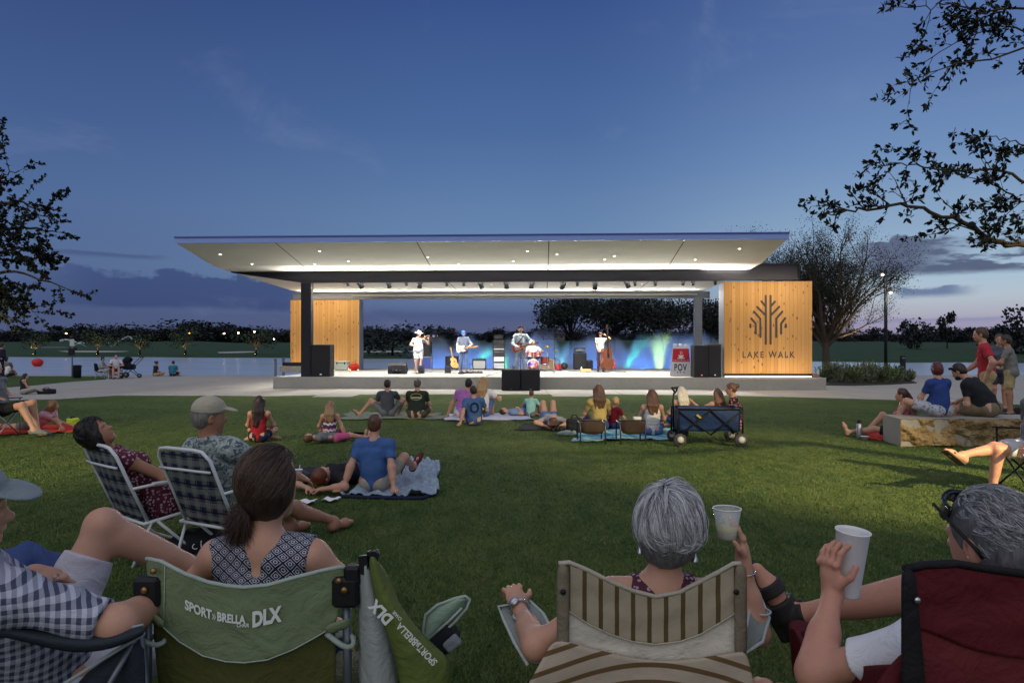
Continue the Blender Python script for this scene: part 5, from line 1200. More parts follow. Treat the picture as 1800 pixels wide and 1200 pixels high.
# guitars
def outline(kind, k=1.0):
    if kind == 'electric': h = [(0, -.20), (.09, -.19), (.155, -.12), (.15, -.04), (.115, .03), (.13, .09), (.125, .16), (.085, .19), (.05, .13), (.03, .11)]; l = [(-.03, .11), (-.05, .13), (-.075, .205), (-.12, .20), (-.135, .10), (-.115, .03), (-.15, -.04), (-.155, -.12), (-.09, -.19)]
    else: h = [(0, -.25), (.11, -.24), (.185, -.16), (.19, -.07), (.13, .03), (.13, .10), (.15, .17), (.11, .23), (.03, .25)]; l = [(-x, y) for x, y in h[::-1][:-1]]
    return [(x * k, y * k) for x, y in h + l]
def guitar(kind, o, ax, ay, az, body, neck, label, name='guitar', cat='guitar', guard=None, k=1.0):
    """o: body centre, ay: towards the head, az: towards the listener"""
    ax, ay, az = Vector(ax).normalized(), Vector(ay).normalized(), Vector(az).normalized(); e = empty(name, tuple(o), label, cat); dp = .045 if kind == 'electric' else .10
    mb = MB(); mb.prism(outline(kind, k), dp * k, (Vector(), ax, ay, az)); mb.build('body', body, e)
    b0 = ay * .10 * k + az * dp * k; b1 = ay * .62 * k + az * (dp - .005) * k
    mb = MB(); x_ = ax; mb.add([b0 - x_ * .028 * k, b0 + x_ * .028 * k, b1 + x_ * .021 * k, b1 - x_ * .021 * k, b0 - x_ * .028 * k + az * .02, b0 + x_ * .028 * k + az * .02, b1 + x_ * .021 * k + az * .02, b1 - x_ * .021 * k + az * .02], [[3, 2, 1, 0], [4, 5, 6, 7], [0, 1, 5, 4], [1, 2, 6, 5], [2, 3, 7, 6], [3, 0, 4, 7]]); mb.build('neck', neck, e)
    mb = MB(); mb.prism([(-.03 * k, 0), (.03 * k, 0), (.04 * k, .15 * k), (-.03 * k, .17 * k)], .018, (b1, ax, ay, az)); mb.build('headstock', neck, e)
    if guard: mb = MB(); mb.prism([(x * .62, y * .62 - .01) for x, y in outline(kind, k)], .004, (az * dp * k * 1.004, ax, ay, az)); mb.build('pickguard', guard, e)
    else: mb = MB(); mb.lathe([(.05 * k, 0), (.05 * k, .003)], ay * .06 * k + az * dp * k, 16, az); mb.build('sound_hole', BLACK, e)
    mb = MB(); c_ = ay * -.11 * k + az * (dp * k + .006); mb.add([c_ - ax * .05 - ay * .012, c_ + ax * .05 - ay * .012, c_ + ax * .05 + ay * .012, c_ - ax * .05 + ay * .012], [[0, 1, 2, 3]]); mb.build('bridge', CHROME, e)
    return e
CREAM = M('cream lacquer', (228, 218, 196), .25, .04, spec=.5); SUNB = M('sunburst lacquer', (186, 66, 30), .25, .3, 3, spec=.5); NECK = M('maple neck', (176, 128, 74), .4); SPRUCE = M('spruce top', (196, 146, 84), .35, .15, 6); EBONY = M('ebony', (40, 28, 24), .4)
A = on_floor(799, 651); g = guitar('acoustic', A + Vector((0, 0, .33)), (.98, .1, -.05), (-.25, .30, .92), (-.1, -.95, .3), SPRUCE, NECK, 'acoustic guitar on a stand left of the capped guitarist')
mb = MB(); mb.tube([(-.10, -.12, -.33), (-.02, .15, -.12)], .012, 5); mb.tube([(.14, -.12, -.33), (.02, .15, -.12)], .012, 5); mb.tube([(0, .28, -.33), (0, .15, -.12)], .012, 5); e = empty('guitar_stand', tuple(A + Vector((0, 0, .33))), 'black stand holding the acoustic guitar', 'guitar stand'); mb.build('frame', BLACK, e)
A = on_floor(1073, 651); guitar('electric', A + Vector((.08, .12, .30)), (.98, 0, .0), (-.05, .25, .96), (0, -.96, .25), RED_P, EBONY, 'red bass guitar on a stand right of the bass player', k=1.15); e = empty('guitar_stand', tuple(A + Vector((.08, .12, 0))), 'black stand under the red bass guitar', 'guitar stand'); mb = MB(); mb.tube([(-.18, -.12, 0), (0, .1, .22)], .012, 5); mb.tube([(.18, -.12, 0), (0, .1, .22)], .012, 5); mb.tube([(0, .3, 0), (0, .1, .22)], .012, 5); mb.build('frame', BLACK, e)

def stand_feet(s, sp=.11, fw=0.0): return [(-sp, fw, .075 * s), (sp, -fw, .075 * s)]
def performer(label, px, d, S, **kw):
    p = at(px, 600, d); p.z = FLOOR; s = S / 1.75; kw.setdefault('feet', stand_feet(s)); kw.setdefault('knee', [(-.1, 1, 0), (.1, 1, 0)])
    return human(label, tuple(p), kw.pop('yaw', 180), S, hip=.955 * s, curl=kw.pop('curl', 4), face=True, group='musicians on the stage', h=.009, **kw), p
# fiddle player
_, p = performer('heavy person playing a fiddle in a wide white hat, striped pale shirt and white shorts', 735, 28.6, 1.74, yaw=205, fat=1.28, top=('tee', cloth('pale striped shirt', (190, 205, 225), 'stripe', (228, 232, 238))), bottom=('shorts', cloth('white cotton', (225, 225, 225))), shoes=('shoe', SOLE), hair=('short', (120, 110, 100)), hat=('cowboy', cloth('white felt', (225, 225, 222))), hands=[(-.34, .34, 1.40), (.26, .34, 1.14)], elbow=[(-.7, .1, -.7), (.8, -.1, -.6)], look=(-.35, .9, -.15), hcurl=(1.2, 1.1), palm=[(.6, -.2, .6), (-.3, 0, -1)])
yw = R(205); cz, sn = math.cos(yw), math.sin(yw)
def pl(p, yaw, v): c_, s_ = math.cos(R(yaw)), math.sin(R(yaw)); return Vector((p.x + v[0] * c_ - v[1] * s_, p.y + v[0] * s_ + v[1] * c_, p.z + v[2]))
def dv(yaw, v): c_, s_ = math.cos(R(yaw)), math.sin(R(yaw)); return Vector((v[0] * c_ - v[1] * s_, v[0] * s_ + v[1] * c_, v[2]))
guitar('acoustic', pl(p, 205, (-.17, .20, 1.44)), dv(205, (.5, .85, 0)), dv(205, (-.75, .55, .02)), (0, 0, 1), M('violin varnish', (150, 80, 36), .3, .2, 4), EBONY, 'small brown fiddle held under the chin of the person in the white hat', 'fiddle', 'fiddle', k=.5)
e = empty('fiddle_bow', tuple(pl(p, 205, (0, 0, 0))), 'thin bow drawn across the fiddle', 'bow'); a, b_ = pl(p, 205, (.28, .36, 1.17)) - p, pl(p, 205, (-.28, .40, 1.60)) - p; mb = MB(); mb.tube([a, (a + b_) / 2 + Vector((0, 0, .015)), b_], .006, 5); mb.build('stick', NECK, e); mb = MB(); mb.tube([a + Vector((0, 0, -.02)), b_ + Vector((0, 0, -.008))], .004, 4); mb.build('bow_hair', WHITE_P, e)
# capped guitarist
_, p = performer('guitarist in a blue cap and grey tee looking down at a cream electric guitar', 815, 29.4, 1.80, yaw=172, top=('tee', cloth('slate tee', (92, 100, 118))), bottom=('pants', cloth('blue jeans', (72, 88, 122))), shoes=('shoe', RUBBER), hair=('short', (70, 56, 46)), hat=('cap', cloth('royal blue cap', (52, 92, 190))), hands=[(-.27, .30, 1.10), (.12, .26, 1.02)], elbow=[(-.8, -.2, -.6), (.8, -.2, -.6)], look=(-.1, .85, -.5), hcurl=(1.2, .8), palm=[(.2, -.8, .5), (-.2, -.9, -.2)])
guitar('electric', pl(p, 172, (.08, .155, 1.02)), dv(172, (.10, 0, 1)), dv(172, (-1, .08, .14)), dv(172, (0.05, 1, 0)), CREAM, NECK, 'cream electric guitar played by the capped guitarist', 'electric_guitar', 'guitar', guard=WHITE_P)
# singer
_, p = performer('singer in a black cap, open pale denim shirt and light jeans with a guitar', 915, 26.4, 1.90, yaw=180, top=('long', cloth('pale denim shirt', (206, 220, 232), 'leafy', (222, 230, 236), (192, 210, 228))), bottom=('pants', cloth('light jeans', (150, 168, 192), 'leafy', (206, 214, 224), (120, 140, 170))), shoes=('shoe', RUBBER), hair=('short', (60, 46, 38)), hat=('cap', cloth('black cap', (34, 34, 38))), hands=[(-.30, .28, 1.22), (.14, .27, 1.10)], elbow=[(-.8, -.2, -.6), (.8, -.2, -.6)], look=(0, 1, .02), hcurl=(1.2, .7), palm=[(.2, -.8, .5), (-.2, -.9, -.2)], feet=stand_feet(1.08, .16))
guitar('electric', pl(p, 180, (.10, .165, 1.08)), dv(180, (.12, 0, 1)), dv(180, (-1, .10, .22)), dv(180, (.05, 1, 0)), SUNB, NECK, 'sunburst electric guitar with a white guard held by the singer', 'electric_guitar', 'guitar', guard=WHITE_P, k=1.05)
e = empty('guitar_strap', tuple(p), 'dark guitar strap across the chest of the singer', 'strap'); mb = MB(); mb.tube([pl(p, 180, (.16, .17, 1.16)) - p, pl(p, 180, (.04, .19, 1.32)) - p, pl(p, 180, (-.10, .12, 1.52)) - p, pl(p, 180, (-.12, .0, 1.60)) - p, pl(p, 180, (-.08, -.13, 1.48)) - p], .018, 6); mb.build('webbing', BLACK, e)
# drummer and kit
pd = at(937, 600, 31.0); pd.z = FLOOR
human('drummer in a white patterned shirt seated behind the red drum kit', tuple(pd), 185, 1.82, fat=1.15, hip=.60, spine=(0, .05, 1), hands=[(-.30, .42, .90), (.30, .42, .86)], elbow=[(-.9, -.2, -.5), (.9, -.2, -.5)], feet=[(-.22, .50, .10), (.22, .50, .10)], knee=[(-.3, 1, .6), (.3, 1, .6)], hcurl=(1.2, 1.2), hair=('bald', (0, 0, 0)), top=('tee', cloth('white print shirt', (214, 212, 206), 'floral', (120, 120, 130), (170, 170, 176))), bottom=('pants', cloth('blue jeans', (72, 88, 122))), shoes=('shoe', RUBBER), group='musicians on the stage', face=True)
def drum(c, r, h_, axis, mat, label, name='drum'):
    e = empty(name, tuple(c), label, 'drum'); a = Vector(axis).normalized(); mb = MB(); mb.lathe([(r, 0), (r, h_)], (0, 0, 0), 24, a, False); mb.build('shell', mat, e)
    for q in (.0, h_): mb = MB(); mb.lathe([(r * 1.0, -.018), (r * 1.04, -.018), (r * 1.04, .018), (r * 1.0, .018)], a * q, 24, a, False); mb.build('hoop', CHROME, e)
    for q, s in ((0, -1), (h_, 1)): mb = MB(); mb.lathe([(r * .995, .004 * s), (.01, .006 * s)], a * q, 24, a); hd = mb.build('head', M('drum head', (226, 224, 216), .5), e)
    return e
REDW = M('red wood shell', (104, 40, 34), .3, .3, 12, spec=.5)
bd = drum(pd + Vector((-.02, -.62, .29)), .28, .40, (0, 1, .0), REDW, 'bass drum of the kit with a colourful round front', 'bass_drum')
mb = MB(); mb.lathe([(.24, 0), (.02, .004)], (0, -.012, 0), 22, (0, -1, 0)); m, t, b = principled('printed drum front', .4); co = t.coord(); x, y, z = t.xyz(co); n_ = t.noise(co, 5, 3)
t.put(b.inputs['Base Color'], t.ramp(n_, [(.36, (.02, .02, .06)), (.46, (.03, .04, .30)), (.55, (.6, .16, .03)), (.66, (.65, .6, .5))])); mb.build('printed_front', m, bd)
drum(pd + Vector((-.16, -.52, .66)), .15, .20, (.1, .2, 1), REDW, 'left red rack tom over the bass drum', 'tom_drum'); drum(pd + Vector((.20, -.50, .66)), .16, .20, (-.1, .2, 1), REDW, 'right red rack tom over the bass drum', 'tom_drum'); drum(pd + Vector((.52, -.05, .32)), .2, .34, (0, 0, 1), REDW, 'red floor tom right of the drummer', 'floor_tom'); drum(pd + Vector((-.38, -.20, .58)), .175, .13, (0, 0, 1), CHROME, 'chrome snare drum left of the drummer', 'snare_drum')
for dx, dy, z_, r_, lb in ((-.66, -.35, 1.02, .2, 'left thin cymbal of the drum kit'), (.62, -.4, 1.12, .22, 'right wide cymbal of the drum kit'), (1.02, -.10, .92, .16, 'small cymbal on a stand over the tan amplifier')):
    e = empty('cymbal', tuple(pd + Vector((dx, dy, 0))), lb, 'cymbal'); mb = MB(); mb.tube([(0, 0, .25), (0, 0, z_)], .011, 6)
    for k_ in range(3): a_ = 2.1 * k_; mb.tube([(0, 0, .3), (math.cos(a_) * .22, math.sin(a_) * .22, 0)], .010, 5)
    mb.build('stand', CHROME, e); mb = MB(); mb.lathe([(r_, 0), (.05, .02), (.03, .045), (.005, .05)], (0, 0, z_), 22, (.15, -.2, 1)); mb.build('plate', M('brass', (190, 150, 70), .3, .08, 20, .05, 60, .85), e)
e = empty('drum_stool', tuple(pd + Vector((0, .02, 0))), 'black stool under the drummer', 'stool'); mb = MB(); mb.lathe([(.17, .40), (.18, .44), (.16, .47)], n=18); mb.build('seat', BLACK, e)
for k_ in range(3): a_ = 2.1 * k_ + .5; mb = MB(); mb.tube([(0, 0, .41), (math.cos(a_) * .24, math.sin(a_) * .24, 0)], .014, 6); mb.build('leg', CHROME, e)
# bass player with the upright bass
_, p = performer('bass player in sunglasses and white shirt with an arm raised to an upright bass', 1056, 30.4, 1.78, yaw=170, top=('tee', cloth('white cotton', (225, 225, 225))), bottom=('pants', cloth('dark trousers', (58, 46, 60))), shoes=('shoe', RUBBER), hair=('short', (44, 36, 32)), hands=[(-.22, .30, 1.62), (.10, .36, .98)], elbow=[(-.9, 0, -.4), (.9, -.2, -.4)], look=(.15, 1, 0), hcurl=(1.2, .7), palm=[(.3, .6, 0), (-.6, 0, -.5)],
    extra=lambda root, J: MB().box(Vector(J['hc'] + J['hf'] * .098 * J['s'] + J['hu'] * -.002), (.135, .012, .035), Euler((0, 0, R(170))), .006).build('sunglasses', BLACK, root))
VAR = M('bass varnish', (96, 52, 32), .3, .35, 4, spec=.5); q = pl(p, 170, (-.20, .34, .56))
guitar('acoustic', q, dv(170, (.62, .78, .0)), dv(170, (.04, -.14, 1)), dv(170, (-.78, .62, .1)), VAR, EBONY, 'large brown upright bass standing before the bass player', 'upright_bass', 'upright bass', k=1.95)
# folding sign
e = empty('folding_sign', tuple(on_floor(1196, 661)), 'white folding sandwich board with a red printed top reading POV', 'sign', None, -.12)
def sgn(u, v, off=0.0): return Vector((u, -.30 + v * .20 / 1.22 - off, v))
for s in (1, -1):
    mb = MB(); q = [(-.36, 0), (.36, 0), (.27, 1.12), (-.27, 1.12)]; 
    for uu in (-.22, 0, .22): pass
    mb.prism(q, .03, (Vector((0, -.30 * s, 0)), Vector((1 * s, 0, 0)), Vector((0, .165 * s, 1)).normalized(), Vector((0, s, 0))))
    for uu in (-.21, 0, .21): mb.box((uu, -.11 * s, 1.15), (.11, .03, .12), bev=.012)
    pn = mb.build('panel', WHITE_P, e)
    if s == 1: pf = pn
ayv = Vector((0, .165, 1)).normalized(); nrmv = Vector((0, -1, .165)).normalized(); o_ = Vector((0, -.30, 0)) + nrmv * .004
mb = MB(); mb.prism([(-.325, .55), (.325, .55), (.285, 1.05), (-.285, 1.05)], .003, (o_, Vector((1, 0, 0)), ayv, nrmv)); mb.build('red_panel', M('red print', (176, 28, 48), .5), pf)
def sw(p): q = o_ + Vector((1, 0, 0)) * p.x + ayv * p.y + nrmv * (.005 + p.z); return q
NAVY = M('navy print', (28, 36, 72), .5)
text_mesh('lettering', 'POV', .36, NAVY, pf, ext=.001, sx=.62, bold=.008, space=1.12, warp=lambda p: sw(Vector((p.x - .03, p.y + .22, p.z))))
for i, u_ in enumerate((-.14, -.03, .09)): mb = MB(); mb.prism([(u_ - .025, .14), (u_ + .025, .14), (u_ + .025, .18), (u_ - .025, .18)], .002, (o_ + nrmv * .003, Vector((1, 0, 0)), ayv, nrmv)); mb.build('red_mark', M('red print', (176, 28, 48), .5), pf)
text_mesh('lettering', 'cozy farmhouse inn', .075, WHITE_P, pf, ext=.001, warp=lambda p: sw(Vector((p.x, p.y + .585, p.z + .002))))
mb = MB(); fr_ = (o_ + nrmv * .0045, Vector((1, 0, 0)), ayv, nrmv)
mb.prism([(math.cos(a) * .10, .80 + math.sin(a) * .085) for a in np.linspace(math.pi, 2 * math.pi, 12)], .002, fr_); mb.prism([(math.cos(a) * .15, .69 + math.sin(a) * .025) for a in np.linspace(0, 2 * math.pi, 18)[:-1]], .002, fr_)
for u_ in (-.03, .03): mb.prism([(u_ - .008, .83), (u_ + .008, .83), (u_ + .022, .90), (u_ + .004, .96), (u_ - .006, .95), (u_ + .006, .90)], .002, fr_)
mb.build('cup_emblem', WHITE_P, pf)
# cooler, bag, long case, floor bits
p = s_world(sx_at(599, 6.2), 6.2, FLOOR); e = empty('cooler', tuple(p), 'pale grey cool box at the foot of the left timber wall', 'cooler', None, -TH); mb = MB(); mb.box((0, .2, .20), (.62, .38, .36), bev=.03); mb.build('body', M('pale plastic', (178, 184, 172), .5), e); mb = MB(); mb.box((0, .2, .41), (.65, .41, .07), bev=.025); ld = mb.build('lid', M('pale plastic', (178, 184, 172), .5), e)
for s in (-.18, .18): mb = MB(); mb.box((s, -.008, .35), (.045, .02, .12), bev=.006); mb.build('latch', BLACK, e)
p = s_world(sx_at(621, 6.3), 6.3, FLOOR); e = empty('bag', tuple(p), 'red cloth bag beside the cool box', 'bag'); sdf_obj('pouch', [ell((0, .15, .16), (.24, .14, .17), k=.05), ell((.08, .15, .22), (.12, .11, .13), k=.08), plane((0, 0, .0), (0, 0, -1))], .02, cloth('red canvas', (176, 46, 40)), e, wrinkle=.008); mb = MB(); mb.tube([(-.12, .1, .28), (-.06, .1, .40), (.06, .1, .40), (.12, .1, .30)], .012, 6); mb.build('strap', cloth('red canvas', (176, 46, 40)), e)
p = s_world(sx_at(514, 4.6), 4.6, FLOOR); e = empty('equipment_case', tuple(p), 'long black keyboard case on a low block at the left end of the stage', 'case', None, -TH); mb = MB(); mb.box((0, .3, .34), (1.0, .35, .17), bev=.03); mb.build('shell', BLACK, e); mb = MB(); mb.box((-.05, .3, .13), (1.1, .4, .255), bev=.012); mb.build('base_block', concrete('block', (150, 148, 140)), e)
p = on_floor(1030, 653.5); e = empty('wooden_box', tuple(p), 'long plain wooden box on the stage before the bass cabinet', 'box'); mb = MB(); mb.box((0, .1, .06), (.46, .16, .11), bev=.008); mb.build('body', M('pine box', (186, 150, 104), .7), e); mb = MB(); mb.box((0, .1, .12), (.48, .18, .014), bev=.004); mb.build('lid', M('pine box', (186, 150, 104), .7), e)
p = on_floor(981, 650); e = empty('tool_case', tuple(p), 'red hard case on the floor right of the tan amplifier', 'case'); mb = MB(); mb.box((0, .1, .15), (.30, .16, .28), bev=.015); mb.build('shell', RED_P, e); mb = MB(); mb.tube([(-.06, .1, .29), (-.05, .1, .33), (.05, .1, .33), (.06, .1, .29)], .01, 6); mb.build('handle', BLACK, e)
p = on_floor(992, 650); e = empty('floor_fan', tuple(p), 'small black round floor fan right of the red case', 'fan'); mb = MB(); mb.lathe([(.16, -.03), (.17, 0), (.16, .03)], (0, 0, .19), 20, (0, -1, .25)); mb.build('cage', BLACK, e); mb = MB(); mb.tube([(-.15, .02, .01), (0, .02, .19), (.15, .02, .01)], .012, 6); mb.build('stand', BLACK, e)
for px, py, c, lb in ((818, 656.5, (40, 40, 46), 'row of dark effect pedals at the feet of the capped guitarist'), (836, 656, (130, 44, 40), 'long pedal board with red pedals before the silver amplifier')):
    p = on_floor(px, py); e = empty('pedal_board', tuple(p), lb, 'pedal board'); mb = MB(); mb.box((0, .1, .03), (.6, .2, .05), bev=.008); mb.build('tray', BLACK, e)
    for k_ in range(5): mb = MB(); mb.box((-.22 + .11 * k_, .1, .075), (.075, .12, .04), bev=.006); mb.build('pedal', M('pedal paint', c if k_ % 2 else (120, 120, 126), .4), e)
for px, py, lb in ((1022, 653, 'clear bottle with a green cap left of the wooden box'), (752, 644, 'white bottle on the blue flight case')):
    p = on_floor(px, py) if py > 650 else on_floor(751, 650) + Vector((.16, .12, .63)); e = empty('bottle', tuple(p), lb, 'bottle'); mb = MB(); mb.lathe([(.032, 0), (.034, .14), (.014, .19), (.014, .21)], n=12); mb.build('body', M('bottle plastic', (200, 215, 210), .2), e); mb = MB(); mb.lathe([(.016, .21), (.016, .235)], n=10); mb.build('cap', M('green cap', (60, 140, 70), .5), e)
def cable(pts, label):
    P = [on_floor(*q) + Vector((0, 0, .012)) for q in pts]; fine = []
    for a, b2 in zip(P, P[1:]): fine += [a.lerp(b2, k_ / 4) + Vector((rng.normal(0, .03), rng.normal(0, .03), 0)) for k_ in range(4)]
    mb = MB(); mb.tube(fine + [P[-1]], .009, 5); tag(mb.build('cable', BLACK), label, 'cable')
cable([(722, 655), (735, 657), (760, 654), (790, 655), (815, 657)], 'black cable on the stage between the fiddle player and capped guitarist'); cable([(858, 661), (872, 656), (884, 652), (905, 650)], 'black cable running from the rack tower to the stage edge'); cable([(965, 660), (975, 655), (968, 651), (945, 650)], 'black cable looping before the drum kit'); cable([(1000, 652), (1040, 655), (1075, 653), (1100, 654)], 'black cable on the floor round the bass player')
p = s_world(9.85, .35, FLOOR); e = empty('stone_block', tuple(p), 'small brown block at the right end of the stage platform', 'block'); mb = MB(); mb.box((0, 0, .06), (.24, .14, .12), bev=.02); mb.box((-.03, 0, .135), (.16, .10, .03), bev=.01); mb.build('body', M('brown stone', (128, 104, 80), .9, .3, 20, .5), e)
# ------------------------------------------------------------------ the audience on the lawn
BLK, DBR, BRN, BLD, RED_H, GRY, PLA = (30, 25, 24), (52, 36, 28), (88, 58, 40), (168, 136, 92), (110, 52, 30), (120, 116, 112), (214, 204, 184)
JEAN = cloth('blue jeans', (58, 76, 120)); KHAKI = cloth('khaki cotton', (176, 158, 116)); GREYC = cloth('grey cotton', (108, 110, 114)); NAVYC = cloth('navy cotton', (36, 42, 66)); DENS = cloth('denim shorts', (84, 108, 156)); WHC = cloth('white cotton', (225, 225, 225))
SIT = dict(hip=.115, h=.009)
def sitter(label, px, py, top_py, yaw=0, k=.92, **kw):
    """someone sitting on the lawn; the height follows from the rows of seat and crown"""
    p = gp(px, py); hgt = EYE - (top_py - HOR) * p.y / F; S = max(.95, hgt / k * 1.75)
    for q, v in SIT.items(): kw.setdefault(q, v)
    s = S / 1.75; kw['hip'] = kw['hip'] * s + .01
    for q in ('hands', 'feet'):
        if q in kw: kw[q] = [tuple(np.array(v) * s) for v in kw[q]]
    return human(label, (p.x, p.y, 0), yaw, S, **kw), p, s
CROSS = dict(feet=[(.16, .38, .07), (-.16, .30, .07)], knee=[(-1.6, .3, .5), (1.6, .3, .5)], toe=[(.8, .4, -.2), (-.8, .4, -.2)])
OUT = dict(feet=[(-.12, .80, .09), (.12, .80, .09)], knee=[(-.1, 0, 1), (.1, 0, 1)], toe=[(-.1, .3, 1), (.1, .3, 1)])
KUP = dict(feet=[(-.13, .50, .08), (.13, .50, .08)], knee=[(-.2, .2, 1), (.2, .2, 1)])
BRACE = dict(hands=[(-.34, -.28, .05), (.34, -.28, .05)], elbow=[(-.3, -1, .3), (.3, -1, .3)], palm=[(0, 0, -1), (0, 0, -1)], hdir=[(-.3, -.9, -.05), (.3, -.9, -.05)], hcurl=(.1, .1))
LAP = dict(hands=[(-.12, .36, .22), (.12, .36, .22)], elbow=[(-.8, -.2, -.4), (.8, -.2, -.4)])
ARMK = dict(hands=[(-.18, .48, .42), (.18, .48, .42)], elbow=[(-.7, 0, -.6), (.7, 0, -.6)])
sitter('girl with very long dark hair and a red tank top sitting cross legged', 455, 777, 697, yaw=8, sex='f', skin=FAIR, hair=('verylong', DBR), top=('tank', cloth('red jersey', (158, 36, 46))), bottom=('short_shorts', NAVYC), look=(-.4, .9, -.1), **{**CROSS, **LAP})
sitter('blonde girl in a purple zigzag top leaning on one arm', 580, 775, 706, yaw=5, sex='f', hair=('long', (150, 118, 84)), top=('strap', cloth('zigzag knit', (110, 44, 84), 'chevron', (205, 196, 200), (64, 36, 78))), bottom=('shorts', cloth('plum cotton', (120, 52, 92))), hands=[(-.12, .3, .2), (.36, .06, .05)], elbow=[(-.8, 0, -.3), (.6, -.6, .4)], feet=CROSS['feet'], knee=CROSS['knee'], toe=CROSS['toe'])
sitter('slim boy in a bright blue tee leaning back on both straight arms', 658, 864, 731, yaw=-6, spine=(0, -.16, 1), curl=14, hair=('short', BRN), top=('tee', cloth('bright blue jersey', (66, 98, 152))), bottom=('shorts', cloth('stone shorts', (150, 146, 132))), shoes=('shoe', M('maroon canvas shoe', (92, 46, 48), .8)), hands=[(-.32, -.22, .05), (.32, -.26, .05)], elbow=[(-.3, -1, .3), (.3, -1, .3)], palm=[(0, 0, -1)] * 2, hdir=[(-.3, -.9, -.05), (.3, -.9, -.05)], hcurl=(.1, .1), feet=[(.06, .78, .08), (.30, .70, .20)], knee=[(-.3, 0, 1), (.5, 0, 1)], toe=[(.3, .3, 1), (.5, .2, .9)], h=.0065, look=(.05, 1, .02))
def lying(label, head_px, head_py, toward, S, up=(0, 0, 1), **kw):
    """someone stretched out on the ground; toward: ground direction from the head to the hips"""
    p = gp(head_px, head_py); d = Vector((*toward, 0)).normalized(); s = S / 1.75; hp = p + d * .70 * s
    kw.setdefault('look', (0, 0, 1)); kw.setdefault('hup', (-d.x, -d.y, 0.05))
    kw.setdefault('front', up)
    return human(label, (hp.x, hp.y, 0.0), 0, S, hip=.125 * s, spine=(-d.x, -d.y, kw.pop('rise', .02)), curl=kw.pop('curl', 3), **kw), hp, d, s
def rel(d, s, *pts): # points given as (to the right when seen head to hips, towards the feet, up)
    r_ = Vector((d.y, -d.x, 0)); return [tuple((r_ * a + d * b_ + Vector((0, 0, c))) * s) for a, b_, c in pts]
d = Vector((.80, .60, 0)).normalized(); s = 1.12 / 1.75
lying('small girl in grey lying flat with one arm stretched out over the grass', 541, 781, (d.x, d.y), 1.12, sex='f', hair=('bob', BRN), top=('tee', GREYC), bottom=('shorts', cloth('pink cotton', (190, 90, 130))), hands=[rel(d, s, (-.9, -.50, .05))[0], rel(d, s, (-.1, -.2, .25))[0]], feet=rel(d, s, (-.1, .86, .06), (.12, .86, .06)), knee=[(0, 0, 1)] * 2, toe=[(0, 0, 1)] * 2, look=(-.3, .1, .8))
d = Vector((.34, .94, 0)).normalized(); s = 1.66 / 1.75
lying('red haired person in a black shirt lying with both hands behind the head', 557, 868, (d.x, d.y), 1.66, sex='f', hair=('short', (104, 52, 28)), top=('tee', cloth('black jersey', (40, 40, 44))), bottom=('pants', JEAN), hands=rel(d, s, (.10, -.74, .07), (-.10, -.74, .07))[::-1], elbow=[tuple(rel(d, 1, (-1, -.5, .0))[0]), tuple(rel(d, 1, (1, -.5, .0))[0])], feet=rel(d, s, (-.12, .82, .07), (.16, .60, .07)), knee=[(0, 0, 1), (.2, 0, 1)], toe=[(0, 0, 1), tuple(d * .9)], look=(.55, .25, .8), h=.0065, curl=0)
sitter('man in a dark grey tee sitting with one bare leg stretched to the left', 681, 733, 668, yaw=12, hair=('short', DBR), top=('tee', cloth('charcoal tee', (74, 78, 86))), bottom=('shorts', GREYC), feet=[(-.66, .25, .08), (.30, .42, .08)], knee=[(-.3, .2, 1), (.8, .3, .8)], toe=[(-.7, .2, .7), (0, 1, 0)], hands=[(-.1, .34, .3), (.16, .36, .5)], elbow=[(-.7, -.2, -.4), (.7, -.2, -.4)], shoes=('sandal', RUBBER), look=(.25, 1, 0))
def back_print(root, J):
    o = J['ch'] - J['f'] * .133 * J['s'] * 1.12 + J['u'] * .06; mt = Matrix((J['r'], J['u'], -J['f'])).transposed(); YEL = M('yellow print', (170, 160, 60), .8)
    for rr, hh, mat_, w in ((.12, .06, YEL, 12),):
        mb = MB(); pts = [Vector(o) + mt @ Vector((math.cos(a) * .12, math.sin(a) * .07, .012)) for a in np.linspace(0, 2 * math.pi, 24)]; mb.tube(pts, .008, 5, False); mb.build('shirt_print', YEL, root)
    mb = MB(); mb.box(Vector(o) + mt @ Vector((0, -.02, .004)), (.24, .035, .012), mt, .004); mb.build('shirt_print', M('pale print', (170, 170, 160), .8), root)
sitter('heavy man with cropped hair in a dark green tee with a printed back', 733, 736, 667, fat=1.28, hair=('short', (96, 86, 80)), top=('tee', cloth('dark green tee', (48, 56, 50))), bottom=('shorts', cloth('olive shorts', (74, 76, 60))), extra=back_print, **{**CROSS, **LAP})
sitter('man in a purple shirt sitting and leaning on his left hand', 812, 736, 665, yaw=-14, spine=(.22, 0, 1), hair=('short', BLK), top=('tee', cloth('purple polo', (176, 112, 182))), bottom=('shorts', cloth('pale shorts', (186, 190, 196))), hands=[(-.38, .05, .06), (.2, .3, .3)], elbow=[(-.8, -.4, 0), (.7, -.2, -.4)], feet=CROSS['feet'], knee=CROSS['knee'], toe=CROSS['toe'])
sitter('blonde woman in a white tee beside the man in purple', 848, 733, 663, yaw=-10, sex='f', hair=('long', BLD), top=('tee', WHC), bottom=('shorts', DENS), hands=[(-.2, .3, .2), (.34, .40, .44)], elbow=[(-.7, -.2, -.4), (.7, -.2, -.6)], look=(-.3, 1, 0), **KUP)
def ring_print(root, J):
    o = J['ch'] - J['f'] * .125 * J['s'] - J['u'] * .02; mt = Matrix((J['r'], J['u'], -J['f'])).transposed()
    mb = MB(); pts = [Vector(o) + mt @ Vector((math.cos(a) * .075, math.sin(a) * .09, .012)) for a in np.linspace(0, 2 * math.pi, 24)]; mb.tube(pts, .016, 5, False); mb.build('shirt_print', M('dark print', (30, 34, 60), .8), root)
